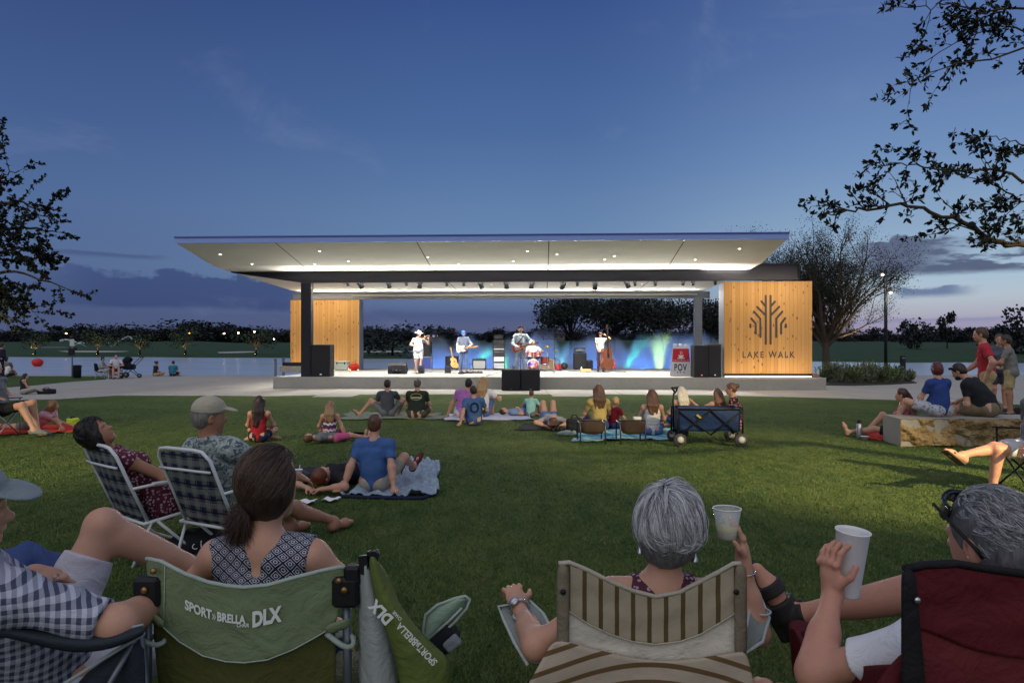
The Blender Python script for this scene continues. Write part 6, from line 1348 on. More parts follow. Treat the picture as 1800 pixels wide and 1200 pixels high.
sitter('boy in a blue tee with a dark ring print leaning back on his arm', 833, 748, 679, yaw=10, hair=('short', DBR), top=('tee', cloth('mid blue tee', (70, 102, 150))), bottom=('shorts', JEAN), extra=ring_print, hands=[(-.34, -.14, .05), (.2, .35, .25)], elbow=[(-.3, -1, .3), (.7, -.2, -.4)], hdir=[(-.3, -.9, -.05), None], palm=[(0, 0, -1), (0, 0, -1)], feet=KUP['feet'], knee=KUP['knee'])
d = Vector((.92, .40, 0)).normalized(); s = 1.25 / 1.75
lying('child in blue shorts lying on the pale sheet with one knee raised', 884, 733, (d.x, d.y), 1.25, hair=('short', BLK), top=('tee', cloth('faded blue tee', (120, 140, 180))), bottom=('shorts', DENS), hands=rel(d, s, (.1, -.2, .25), (-.1, -.2, .25))[::-1], feet=rel(d, s, (-.1, .42, .07), (.1, .70, .07)), knee=[(0, 0, 1)] * 2, toe=[tuple(d), (0, 0, 1)])
sitter('small boy in a mint green tee sitting with one knee up', 933, 733, 687, yaw=-25, hair=('short', BRN), top=('tee', cloth('mint tee', (150, 206, 196))), bottom=('shorts', GREYC), hands=[(-.34, .44, .42), (.3, .3, .2)], elbow=[(-.7, 0, -.6), (.7, 0, -.6)], look=(-.2, 1, 0), feet=KUP['feet'], knee=KUP['knee'])
d = Vector((-.05, 1, 0)).normalized(); s = 1.62 / 1.75
lying('girl in a grey tee lying with hands behind her head and both knees raised', 972, 756, (d.x, d.y), 1.62, sex='f', hair=('long', BRN), hairback=(0, -1, -.1), top=('tee', cloth('heather grey tee', (150, 150, 152))), bottom=('short_shorts', DENS), hands=rel(d, s, (.11, -.74, .08), (-.11, -.74, .08))[::-1], elbow=[tuple(rel(d, 1, (-1, -.35, .15))[0]), tuple(rel(d, 1, (1, -.35, .15))[0])], feet=rel(d, s, (-.12, .46, .08), (.12, .46, .08)), knee=[(0, .1, 1)] * 2, toe=[tuple(d)] * 2, look=(0, -.2, 1), curl=8)
sitter('woman with long brown hair in a yellow tee behind a low folding chair', 1053, 757, 677, yaw=5, sex='f', hair=('long', (96, 66, 46)), top=('tee', cloth('mustard tee', (186, 160, 96))), bottom=('shorts', JEAN), look=(.3, 1, 0), **{**CROSS, **LAP})
sitter('blond toddler in a dark red top beside the woman in yellow', 1079, 755, 699, yaw=-60, hair=('bob', BLD), top=('tee', cloth('dark red top', (140, 34, 44))), bottom=('shorts', JEAN), **{**CROSS, **LAP})
sitter('woman with long chestnut hair in a loose off white top on the striped blanket', 1147, 766, 686, yaw=-4, sex='f', hair=('long', (92, 58, 40)), top=('tank', cloth('off white knit', (196, 192, 188), 'stripe', (214, 210, 206))), bottom=('shorts', DENS), **{**CROSS, **LAP})
sitter('woman with pale platinum hair and a thin black top behind the wagon', 1200, 752, 681, yaw=6, sex='f', hair=('long', PLA), top=('strap', cloth('black jersey', (40, 40, 44))), bottom=('shorts', JEAN), **{**CROSS, **LAP})
sitter('woman with long brown hair in a coral top reaching left behind the wagon', 1264, 754, 684, yaw=12, sex='f', hair=('long', (112, 76, 52)), top=('strap', cloth('coral top', (200, 120, 96))), bottom=('shorts', DENS), hands=[(-.52, .30, .62), (.2, .3, .2)], elbow=[(-.5, -.2, -.7), (.7, -.2, -.4)], feet=CROSS['feet'], knee=CROSS['knee'], toe=CROSS['toe'])
sitter('woman in a black floral dress turned to look over the wagon', 1293, 757, 674, yaw=70, sex='f', hair=('bun', (106, 74, 56)), top=('long', cloth('black floral dress', (36, 32, 38), 'floral', (196, 104, 110), (150, 150, 110), .8)), bottom=('pants', cloth('black floral dress', (36, 32, 38), 'floral', (196, 104, 110), (150, 150, 110), .8)), hands=[(-.15, .36, .3), (.15, .36, .3)], face=True, feet=KUP['feet'], knee=KUP['knee'])
# ---- beside the stone bench on the right
ROCKD = 10.62
sitter('woman in a pink tank top leaning against the end of the stone bench', 1585, 772, 684, yaw=56, sex='f', hair=('pony', (70, 48, 38)), top=('strap', cloth('pink print tank', (214, 112, 130), 'leafy', (230, 150, 150), (150, 60, 80))), bottom=('shorts', cloth('black shorts', (38, 40, 42))), hands=[(-.30, .20, .08), (.34, .02, .08)], elbow=[(-.8, -.4, 0), (.8, -.4, 0)], feet=[(-.10, .86, .09), (.12, .60, .09)], knee=[(0, 0, 1), (.2, 0, 1)], toe=[(0, .3, 1), (0, 1, .1)], spine=(0, -.12, 1))
RZ = .437
def on_rock(label, px, top_py, d, yaw, **kw):
    p = at(px, 700, d); hgt = EYE - (top_py - HOR) * d / F - RZ; s = hgt / kw.pop('k', .92); S = s * 1.75
    return human(label, (p.x, p.y, RZ), yaw, S, hip=.115 * s, h=.0075, **kw), p, s
on_rock('woman with short auburn hair in a royal blue tee sitting on the stone bench', 1652, 637, 11.0, 14, sex='f', fat=1.18, hair=('bob', (96, 42, 44)), top=('tee', cloth('royal blue tee', (48, 70, 130))), bottom=('shorts', cloth('grey print shorts', (176, 180, 190), 'floral', (110, 116, 130), (140, 146, 160))), hands=[(-.16, .30, .12), (.2, .3, .12)], elbow=[(-.8, -.2, -.3), (.8, -.2, -.3)], feet=[(-.10, .42, .02), (.16, .42, -.3)], knee=[(-1.2, .4, .6), (.4, .6, .5)], toe=[(.6, .5, 0), (0, 1, 0)], look=(.35, 1, .05))
on_rock('bearded man in a black tee hunched forward on the stone bench', 1738, 640, 11.0, 40, k=.80, fat=1.22, hair=('short', (44, 34, 30)), top=('tee', cloth('black cotton', (36, 40, 42))), bottom=('shorts', cloth('dark khaki', (120, 108, 84))), spine=(-.10, .38, 1), curl=16, hands=[(-.06, .30, .02), (.2, .5, .2)], hdir=[(.1, .3, -.9), None], elbow=[(-.8, -.3, 0), (.7, -.2, -.4)], feet=[(-.1, .5, -.34), (.16, .5, -.34)], knee=[(-.2, .6, .5), (.2, .6, .5)], look=(.0, .85, -.45), face=True,
    extra=lambda root, J: (MB().box(Vector(J['hc'] + J['hf'] * .085 * J['s'] + J['hu'] * .085), (.14, .02, .04), Euler((0, 0, R(40))), .008).build('sunglasses', BLACK, root), sdf_obj('beard', [ell(J['hc'] - J['hu'] * .085 * J['s'] + J['hf'] * .045 * J['s'], (.062 * J['s'], .062 * J['s'], .05 * J['s']), (J['hr'], J['hf'], J['hu'])), ell(J['hc'] - J['hu'] * .05 * J['s'] + J['hf'] * .09 * J['s'], (.03, .03, .028), op='sub')], .009, hair_mat((44, 34, 30)), root)))
def stander(label, px, d, top_py, yaw, **kw):
    p = at(px, 600, d); S = EYE - (top_py - HOR) * d / F; S = S / 1.02; s = S / 1.75; p.z = 0.014
    return human(label, (p.x, p.y, .014), yaw, S, hip=.955 * s, h=.0085, feet=stand_feet(s), knee=[(-.1, 1, 0), (.1, 1, 0)], face=True, **kw)
stander('tall man in a red polo and khaki shorts with a hand on his hip', 1734, 12.4, 574, 58, hair=('short', (82, 58, 42)), skin=PINK, top=('tee', cloth('red polo', (176, 52, 62))), bottom=('shorts', KHAKI), hands=[(-.30, .02, 1.02), (.24, .34, 1.06)], elbow=[(-.8, -.7, 0), (.7, -.6, -.3)], hcurl=(.8, .8), shoes=('shoe', RUBBER))
stander('man in a grey tee and khaki shorts standing with bent arms', 1776, 15.2, 588, 48, fat=1.05, skin=TAN, hair=('short', (58, 42, 34)), top=('long_tee', cloth('grey tee', (122, 120, 116))), bottom=('shorts', KHAKI), hands=[(-.16, .34, 1.12), (.10, .36, 1.12)], elbow=[(-.9, -.4, -.4), (.9, -.4, -.4)], hcurl=(.9, .9), shoes=('shoe', RUBBER))
stander('smiling woman in a dark grey top between the two standing men', 1756, 16.4, 586, 150, sex='f', hair=('pony', (70, 50, 40)), skin=PINK, top=('tee', cloth('dark grey top', (88, 90, 102))), bottom=('shorts', cloth('charcoal shorts', (70, 70, 78))), hands=[(-.12, .3, 1.1), (.12, .3, 1.1)], elbow=[(-.8, -.4, -.4), (.8, -.4, -.4)], shoes=('shoe', RUBBER))
# ---- the seated man at the right edge and the one at the left edge
p = at(1816, 780, 7.35)
human('person at the right edge in a black camp chair with crossed legs and flip flops', (p.x, p.y, 0), 0, 1.80, hip=.47, spine=(.30, 0, 1), hair=('short', BRN), top=('tee', GREYC), bottom=('shorts', cloth('pale shorts', (186, 190, 196))), skin=PINK, shoes=('sandal', M('brown flip flop', (92, 76, 56), .8)), h=.0065, world=True, feet=[tuple(at(1744, 864, 7.25)), tuple(at(1690, 800, 7.2))], knee=[tuple(Vector((-1, 0, .8))), tuple(Vector((-.6, 0, 1)))], toe=[(-1, -.1, -.1), (-.86, -.1, .50)], hands=[tuple(at(1800, 790, 7.0)), tuple(at(1800, 790, 7.6))], elbow=[(.3, -.5, -.5), (.3, .5, -.5)], front=(-1, 0, 0))
p = at(2, 720, 11.9)
human('person at the left edge sitting in a blue camp chair with a bare knee raised', (p.x, p.y, 0), 0, 1.92, hip=.47, spine=(-.35, 0, 1), front=(1, 0, 0), hair=('short', BRN), top=('tee', GREYC), bottom=('shorts', cloth('black shorts', (38, 40, 42))), skin=FAIR, shoes=('shoe', M('grey shoe', (108, 116, 116), .8)), world=True, feet=[tuple(at(66, 755, 12.0)), tuple(at(60, 755, 11.7))], knee=[(.3, 0, 1), (.4, 0, 1)], toe=[(1, 0, -.05), (1, 0, -.05)], hands=[tuple(at(-10, 700, 12.1)), tuple(at(-10, 700, 11.6))], elbow=[(-.5, .5, -.3), (-.5, -.5, -.3)], look=(1, .3, 0), h=.008)
# ---- left side: lounging girls and couples by the water
sitter('woman with long dark hair reclining on the grass strip by the paving', 42, 694, 656, yaw=-64, sex='f', hair=('long', BLK), top=('tank', cloth('black top', (40, 42, 50))), bottom=('capri', cloth('pale trousers', (170, 166, 158))), spine=(-.34, -.10, 1), hands=[(-.42, .02, .07), (-.1, .3, .2)], elbow=[(-.6, -.5, 0), (.6, -.5, 0)], feet=[(-.1, .85, .09), (.14, .80, .09)], knee=[(0, 0, 1)] * 2, toe=[(.3, .4, .8)] * 2)
sitter('dark haired person sitting at the far left edge of the grass strip', -4, 697, 664, yaw=-50, hair=('short', BLK), top=('tee', cloth('black top', (40, 42, 50))), bottom=('shorts', JEAN), **{**KUP, **LAP})
d = Vector((-.98, .12, 0)).normalized(); s = 1.45 / 1.75; q = gp(112, 757)
lying('girl with tousled hair lying on her front in a pink top on a red blanket', 108, 757, (d.x, d.y), 1.45, sex='f', front=(.3, 0, -1), rise=.46, curl=-14, hair=('long', (126, 96, 66)), top=('tee', cloth('pink tee', (200, 150, 164))), bottom=('shorts', GREYC), hands=[tuple(Vector((q.x + .10, q.y - .12, .05)) - Vector((q.x + d.x * .7 * s, q.y + d.y * .7 * s, 0))), tuple(Vector((q.x + .16, q.y + .16, .05)) - Vector((q.x + d.x * .7 * s, q.y + d.y * .7 * s, 0)))], elbow=[(.4, -.4, -.6), (.4, .4, -.6)], look=(.7, .6, .1), hup=(.1, 0, 1), feet=rel(d, s, (-.1, .86, .08), (.12, .86, .08)), knee=[(0, 0, -.2)] * 2, toe=[tuple(d)] * 2, shoes=('shoe', M('pink shoe', (196, 70, 150), .7)))
def far_sit(label, px, py, crown, yaw, chair=True, **kw):
    p = gp(px, py); hgt = EYE - (crown - HOR) * p.y / F; s = hgt / (1.27 if chair else .92)
    kw2 = dict(hip=.46 * s, feet=[(-.12 * s, .55 * s, .085 * s), (.12 * s, .55 * s, .085 * s)], knee=[(-.1, 1, .6), (.1, 1, .6)], hands=[(-.16 * s, .38 * s, .66 * s), (.16 * s, .38 * s, .66 * s)], elbow=[(-.8, -.5, -.4), (.8, -.5, -.4)]) if chair else dict(hip=.12 * s, hands=[(-.1 * s, .3 * s, .25 * s), (.1 * s, .3 * s, .25 * s)], feet=[tuple(np.array(v) * s) for v in CROSS['feet']], knee=CROSS['knee'], toe=CROSS['toe'])
    kw2.update(kw); human(label, (p.x, p.y, .014), yaw, 1.75 * s, h=.012, **kw2); return p, s
c1, cs1 = far_sit('man in a pale green shirt and white shorts in a camp chair beside the paving', 178, 666, 627.5, -80, hair=('short', BLK), top=('tee', cloth('pale green shirt', (150, 176, 172))), bottom=('shorts', WHC), shoes=('shoe', RUBBER), face=True)
c2_, cs2 = far_sit('man in a white polo and brown shorts sitting beside the stroller', 204, 666, 622, -150, hair=('short', BLK), top=('tee', cloth('white polo', (206, 206, 214))), bottom=('shorts', cloth('brown shorts', (112, 80, 66))), shoes=('shoe', RUBBER), face=True)
far_sit('child in a dark top sitting on the paving edge left of the child in teal', 273, 661.5, 635, -40, False, sex='f', hair=('bun', DBR), top=('tee', cloth('dark top', (52, 44, 56))), bottom=('shorts', KHAKI))
far_sit('child in a teal tee sitting at the paving edge facing the lake', 304, 661.5, 634.5, 10, False, hair=('short', DBR), top=('tee', cloth('teal tee', (44, 120, 140))), bottom=('shorts', NAVYC))
far_sit('grey haired person in a white shirt sitting by the lake at the left edge', 13, 662, 637, -30, False, hair=('short', GRY), top=('tee', WHC), bottom=('shorts', NAVYC), skin=TAN)
far_sit('person in a pale grey top sitting by the lake behind the white shirt', 10, 661.2, 627, 20, False, hair=('short', BRN), top=('tee', GREYC), bottom=('shorts', NAVYC))
p = at(1, 640, 33); human('person in dark clothes standing by the lake at the left edge', (p.x, p.y, .014), -20, 1.70, hip=.93, feet=stand_feet(.97), knee=[(-.1, 1, 0), (.1, 1, 0)], hair=('short', BLK), top=('long', cloth('dark jacket', (38, 42, 58))), bottom=('pants', NAVYC), hands=[(-.24, .1, .8), (.24, .1, .8)], elbow=[(-.4, -1, 0), (.4, -1, 0)], shoes=('shoe', RUBBER), h=.012)

# ------------------------------------------------------------------ things lying and standing among the audience
def blanket(pts, mat, label, rip=.02, z=.012, n=22, cat='blanket', rim=None):
    """a rumpled cloth on the grass: pts = four photo corners (far left, far right, near right, near left)"""
    from mathutils import noise as mn
    A, B, C_, D_ = [gp(*q) for q in pts]; big_ = (B - A).length; rg2 = np.random.default_rng(sum(map(ord, label))); ph = rg2.uniform(0, 6, 6); rows = []
    for i in range(n + 1):
        v = i / n; row = []
        for j in range(n + 1):
            u = j / n; p = A.lerp(B, u).lerp(D_.lerp(C_, u), v); e = .5 * (1 - min(1, min(u, 1 - u, v, 1 - v) * 6)); w = .06 * (B - A).length
            cr = abs(mn.noise((u * 5 + ph[4], v * 5, ph[5]))) + .6 * abs(mn.noise((u * 11, v * 11 + ph[4], ph[5]))); hz = 1.2 - 4.2 * cr + .35 * math.sin(u * 17 + 3 * v + ph[0] + 2 * math.sin(v * 9 + ph[1])) + .7 * math.sin(v * 23 + u * 7 + ph[2]) + .5 * math.sin(u * 31 - v * 13 + ph[3])
            row.append(p + Vector((e * w * math.sin(v * 11 + ph[4]), e * w * math.sin(u * 9 + ph[5]), z + rip * max(0, .35 + .4 * hz))))
        rows.append(row)
    o = sheet(cat.replace(' ', '_'), rows, mat, None, .008, 0); return tag(o, label, cat)
blanket(((700, 812), (772, 814), (768, 876), (600, 874)), cloth('blue grey fleece', (140, 156, 172), 'leafy', (156, 170, 184), (120, 138, 158)), 'rumpled blue grey picnic blanket under the boy in bright blue', .075, n=44)
mb = MB(); q = [gp(602, 875), gp(650, 877), gp(700, 878), gp(742, 878.5), gp(767, 870)]; mb.tube([v + Vector((0, 0, .02)) for v in q], .018, 6); o = mb.build('blanket_rim', cloth('navy cotton', (36, 42, 66)), bpy.data.objects['blanket'])
blanket(((522, 823), (640, 822), (600, 842), (525, 846)), cloth('dark blanket', (48, 52, 58)), 'dark blanket under the red haired person', .03)
blanket(((612, 726), (772, 728), (786, 737), (600, 738)), cloth('grey green blanket', (118, 128, 112), 'leafy', (134, 142, 126), (100, 112, 98)), 'grey green blanket under the two men in dark tees', .03)
blanket(((790, 728), (925, 728), (936, 738), (780, 740)), cloth('pale lilac sheet', (200, 200, 220)), 'pale lilac sheet under the family with the man in purple', .025)
blanket(((922, 745), (1000, 745), (1004, 756), (906, 757)), cloth('black mat', (36, 38, 42)), 'dark mat under the girl with raised knees', .01)
blanket(((1015, 756), (1195, 754), (1200, 772), (1010, 777)), cloth('turquoise striped towel', (70, 160, 176), 'plaid', (190, 214, 214), (40, 110, 150), .6), 'turquoise and white striped blanket between folding chairs and wagon', .03)
blanket(((0, 750), (136, 748), (140, 760), (-10, 765)), cloth('red orange blanket', (196, 64, 40)), 'red orange blanket under the girl in pink', .03)
blanket(((1512, 757), (1558, 757), (1556, 775), (1522, 772)), cloth('red towel', (186, 52, 40)), 'red towel under the legs of the woman in pink by the stone bench', .02, cat='towel')
# rough stone bench
a0, a1 = gp(1583, 785), Vector((10.2, 10.65, 0)); depth = .72
def rock():
    nx, nz_ = 320, 40; x0 = a0.x; rows = []; rg2 = np.random.default_rng(4); ph = rg2.uniform(0, 6, (8, 3)); fr_ = rg2.uniform(2.5, 16, (8, 2))
    from mathutils import noise as mn
    def dsp(x, z): return .10 * mn.fractal((x * 4, z * 4, 1.3), .9, 2.2, 5) + .05 * mn.ridged_multi_fractal((x * 2.2, z * 2.6, 5), .9, 2.1, 4, .9, 1.5) - .05
    vs = []; fs = []
    for j in range(nz_ + 1):
        z = RZ * j / nz_
        for i in range(nx + 1):
            x = x0 + (a1.x - x0) * i / nx; e = min(1, min(j, nz_ - j) / 2.5) * min(1, i / 3); vs.append((x, a0.y - e * (.045 + dsp(x, z)), z))
    w = nx + 1
    for j in range(nz_):
        for i in range(nx): fs.append([j * w + i, j * w + i + 1, (j + 1) * w + i + 1, (j + 1) * w + i])
    e = empty('stone_bench', tuple(a0), 'long low rough faced limestone block used as a bench', 'stone bench'); vs = [tuple(Vector(v) - a0) for v in vs]
    m, t, b = principled('split limestone', .9, 0, .2); co = t.coord(); n1 = t.noise(co, 3, 6, .65); n2 = t.noise(co, 11, 5, .7)
    base = t.ramp(n1, [(.3, (.15, .095, .040)), (.5, (.27, .19, .09)), (.7, (.34, .26, .14))]); base = t.mix(t.m('MULTIPLY', t.ss(n2, .5, .72), .6), base, (.10, .06, .03)); t.put(b.inputs['Base Color'], base); t.put(b.inputs['Normal'], t.bump(n2, .9, .03))
    mesh_obj('rough_face', vs, fs, m, e, False)
    mb = MB(); L = a1.x - a0.x; mb.prism([(0, .01), (L, .01), (L, depth), (-.11 + .23, depth)], RZ - .004, (Vector((0, 0, 0)), Vector((1, 0, 0)), Vector((0, 1, 0)), Vector((0, 0, 1)))); mb.build('sawn_block', concrete('sawn limestone', (150, 147, 138)), e)
rock()
# folding wagon
def wagon():
    w0 = at(1241, 760, 10.95); e = empty('folding_wagon', (w0.x, w0.y, 0), 'blue folding wagon with a black frame and white hubbed wheels', 'wagon', None, -.06); FB = cloth('blue nylon', (40, 60, 98), rough=.6); L, W_, zb, zt = .50, .26, .24, .58
    rows = []
    for i in range(5):
        z = zb + (zt - zb) * i / 4; rows.append([(x * (1 - .03 * (4 - i) / 4), y * (1 - .06 * (4 - i) / 4), z - .012 * math.sin(k * .8 + i)) for k, (x, y) in enumerate([(-L + 2 * L * t_ / 8, -W_) for t_ in range(9)] + [(L, -W_ + 2 * W_ * t_ / 4) for t_ in range(1, 5)] + [(L - 2 * L * t_ / 8, W_) for t_ in range(1, 9)] + [(-L, W_ - 2 * W_ * t_ / 4) for t_ in range(1, 5)])])
    sheet('fabric_body', rows, FB, e, .008, 1); sheet('fabric_floor', [[(-L * .96, y, zb), (0, y, zb - .01), (L * .96, y, zb)] for y in (-W_ * .93, 0, W_ * .93)], FB, e, .01, 0)
    mb = MB()
    for sy in (-1, 1):
        y = sy * (W_ + .02)
        for a, b_ in (((-L, y, .14), (L * .02, y, .56)), ((L * .02, y, .18), (-L, y, .56)), ((L * .02, y, .18), (L, y, .56)), ((L, y, .14), (L * .02, y, .56)), ((-L, y, .58), (L, y, .58))): mb.tube([a, b_], .013, 6)
        for x in (-L, L): mb.tube([(x, y, .12), (x, y, .62)], .015, 6)
    for x in (-L, L): mb.tube([(x, -W_ - .02, .60), (x, W_ + .02, .60)], .013, 6); mb.tube([(x, -W_ - .02, .16), (x, W_ + .02, .16)], .013, 6)
    mb.build('frame', BLACK, e)
    mb = MB(); mb.tube([(-L - .02, -.05, .2), (-L - .03, -.05, .68), (-L - .02, -.05, .82)], .014, 6); mb.tube([(-L - .02, -.14, .84), (-L - .06, -.1, .90), (-L + .05, .04, .90), (-L + .05, .10, .84), (-L - .02, -.05, .80)], .016, 6); mb.build('pull_handle', BLACK, e)
    for sx, sy, r in ((-1, -1, .10), (-1, 1, .10), (1, -1, .105), (1, 1, .105)):
        c = Vector((sx * (L - .03), sy * (W_ + .05), r)); 
        mb = MB(); mb.lathe([(r * .66, -.028), (r * .95, -.03), (r, -.012), (r, .012), (r * .95, .03), (r * .66, .028)], c, 22, (0, 1, 0), False); wl = mb.build('wheel', RUBBER, e); mb = MB(); mb.lathe([(r * .67, -.022), (r * .2, -.034), (.01, -.036)], c, 18, (0, 1, 0)); mb.lathe([(r * .67, .022), (r * .2, .034), (.01, .036)], c, 18, (0, 1, 0)); mb.build('hub', M('hub grey', (176, 176, 172), .5), wl)
    mb = MB(); mb.box((-L * .35, -W_ - .038, .47), (.08, .008, .03), Euler((0, R(40), 0)), .002); mb.build('tag', M('yellow tag', (206, 176, 50), .6), e)
wagon()
# low folding seats seen from behind
def low_seat(px, label):
    p = at(px, 780, 10.95); e = empty('low_folding_chair', (p.x, p.y, 0), label, 'folding chair', None, .03); SL = M('brown sling', (66, 52, 40), .8, .3, 20); mb = MB()
    for s in (-1, 1): mb.tube([(s * .20, -.02, .0), (s * .20, 0, .22), (s * .205, .02, .37)], .013, 6); mb.tube([(s * .20, .02, .30), (s * .20, .36, .34), (s * .20, .38, .0)], .012, 6)
    mb.tube([(-.2, .36, .34), (.2, .36, .34)], .012, 6); mb.tube([(-.205, .02, .37), (0, .01, .385), (.205, .02, .37)], .014, 6); mb.build('frame', M('dark chrome', (96, 92, 90), .35, .05, 6, .03, 60, .7), e)
    sheet('backrest', [[(-.19, .0, .16), (0, -.015, .15), (.19, .0, .16)], [(-.19, -.005, .26), (0, -.03, .26), (.19, -.005, .26)], [(-.195, .01, .365), (0, .0, .375), (.195, .01, .365)]], SL, e, .012); sheet('seat', [[(-.19, .02, .29), (0, .02, .275), (.19, .02, .29)], [(-.19, .36, .33), (0, .36, .315), (.19, .36, .33)]], SL, e, .012)
low_seat(1042, 'brown low folding chair standing empty behind the woman in yellow'); low_seat(1112.5, 'brown low folding chair with a white cup box, left of the chestnut haired woman')
def shoe_pair(px, py, c, label, ang):
    p = gp(px, py); e = empty('shoe_pair', tuple(p), label, 'shoes', None, ang)
    for k_, s in enumerate((-1, 1)): sdf_obj('shoe', [cone((s * .07, -.09, .045), (s * .07, .03, .04), .045, .042, .02), cone((s * .07, .03, .04), (s * .07, .15, .032), .044, .03, .02), plane((0, 0, 0), (0, 0, -1)), cone((s * .07, -.06, .12), (s * .07, -.05, .06), .035, .03, .01, op='sub')], .009, M('trainer', c, .7), e)
shoe_pair(998, 765, (112, 128, 128), 'pair of grey trainers left on the grass beside the folding chairs', 1.2)
def bag(px, py, w, h_, mat, label):
    p = gp(px, py); e = empty('bag', tuple(p), label, 'bag'); sdf_obj('pouch', [rbox((0, 0, h_ * .46), (w / 2, w * .3, h_ * .46), None, w * .15), ell((0, -w * .22, h_ * .35), (w * .36, w * .16, h_ * .28), k=.04)], .012, mat, e, wrinkle=.006); mb = MB(); mb.tube([(-w * .2, 0, h_ * .88), (-w * .12, 0, h_ * 1.12), (w * .12, 0, h_ * 1.12), (w * .2, 0, h_ * .88)], .012, 6); mb.build('handle', BLACK, e)
bag(1010, 762, .30, .30, cloth('black nylon', (34, 36, 42)), 'black bag on the grass left of the folding chairs'); bag(1196, 765, .26, .34, cloth('black nylon', (34, 36, 42)), 'dark rucksack tucked against the left end of the wagon'); bag(128, 748, .22, .16, cloth('lime cotton', (196, 226, 60)), 'lime green bundle beside the girl in pink'); bag(82, 693, .5, .2, cloth('black nylon', (34, 36, 42)), 'flat black bag at the edge of the left paving'); bag(1788, 728, .26, .14, cloth('black nylon', (34, 36, 42)), 'black bag behind the stone bench')
def cup(p, r, h_, mat, label, lid=None, straw=None, tilt=None, open_=False, name='cup', group=None):
    e = empty(name, tuple(p), label, name, group); mb = MB(); prof = [(r * .72, 0), (r * .74, .004), (r * .97, h_ * .97), (r * 1.04, h_ * .985), (r * 1.04, h_), (r * .95, h_)] + ([(r * .93, h_ * .95), (r * .70, .012)] if open_ else [(r * .9, h_ * .99)])
    mb.lathe(prof, n=28); mb.build('body', mat, e)
    if straw: mb = MB(); mb.tube([(.01, 0, h_ * .6), (.018, .01, h_ + straw)], .0035, 6); mb.build('straw', M('straw', straw_c, .4), e)
    if tilt: e.rotation_euler = tilt
    return e
straw_c = (220, 226, 220); FOAM = M('white foam', (228, 228, 228), .75, .03, 20, .25, 260)
cup(gp(524, 850), .048, .165, FOAM, 'tall white cup with a straw standing on the grass by the red haired person', straw=.05)
e = empty('paper_box', tuple(Vector((at(1121, 741, 11.1).x, 11.15, .345))), 'small white paper box on the second low folding chair', 'box'); mb = MB(); mb.box((0, 0, .03), (.12, .10, .06), bev=.004); mb.build('carton', FOAM, e); mb = MB(); mb.box((0, 0, .063), (.126, .106, .008), bev=.002); mb.build('lid', FOAM, e)
for px, py, a, lb in ((540, 886, .3, 'crumpled white paper plate on the grass, left of two'), (581, 882, 1.2, 'crumpled white paper napkin on the grass, right of two')):
    p = gp(px, py); rows = [[(p.x + (u - .5) * .15 + .02 * math.sin(v * 7 + a), p.y + (v - .5) * .12, .02 + .022 * (math.sin(u * 8 + a) * math.cos(v * 6) + 1) * .6) for u in np.linspace(0, 1, 9)] for v in np.linspace(0, 1, 9)]; tag(sheet('paper_napkin', rows, FOAM, None, .003, 1), lb, 'napkin')
p = gp(625, 764); e = empty('paper_plate', tuple(p), 'flat pink tray with food right of the blonde girl', 'tray'); mb = MB(); mb.lathe([(.13, .015), (.15, .03), (.155, .03)], n=20); mb.build('plate', M('pink card', (206, 110, 110), .7), e)
p = gp(1510, 769); e = empty('drink_bottle', tuple(p), 'grey metal drink bottle with black cap by the red towel', 'bottle'); mb = MB(); mb.lathe([(.045, 0), (.047, .01), (.047, .22), (.03, .25)], n=16); mb.build('body', ALU, e); mb = MB(); mb.lathe([(.032, .25), (.032, .29), (.018, .31)], n=14); mb.build('cap', BLACK, e)
p = gp(1520, 772); e = empty('food_tub', tuple(p), 'small white tub at the corner of the red towel', 'tub'); mb = MB(); mb.lathe([(.05, 0), (.065, .05), (.068, .05)], n=16); mb.build('tub', FOAM, e); mb = MB(); mb.lathe([(.07, .05), (.07, .058)], n=16); mb.build('lid', WHITE_P, e)
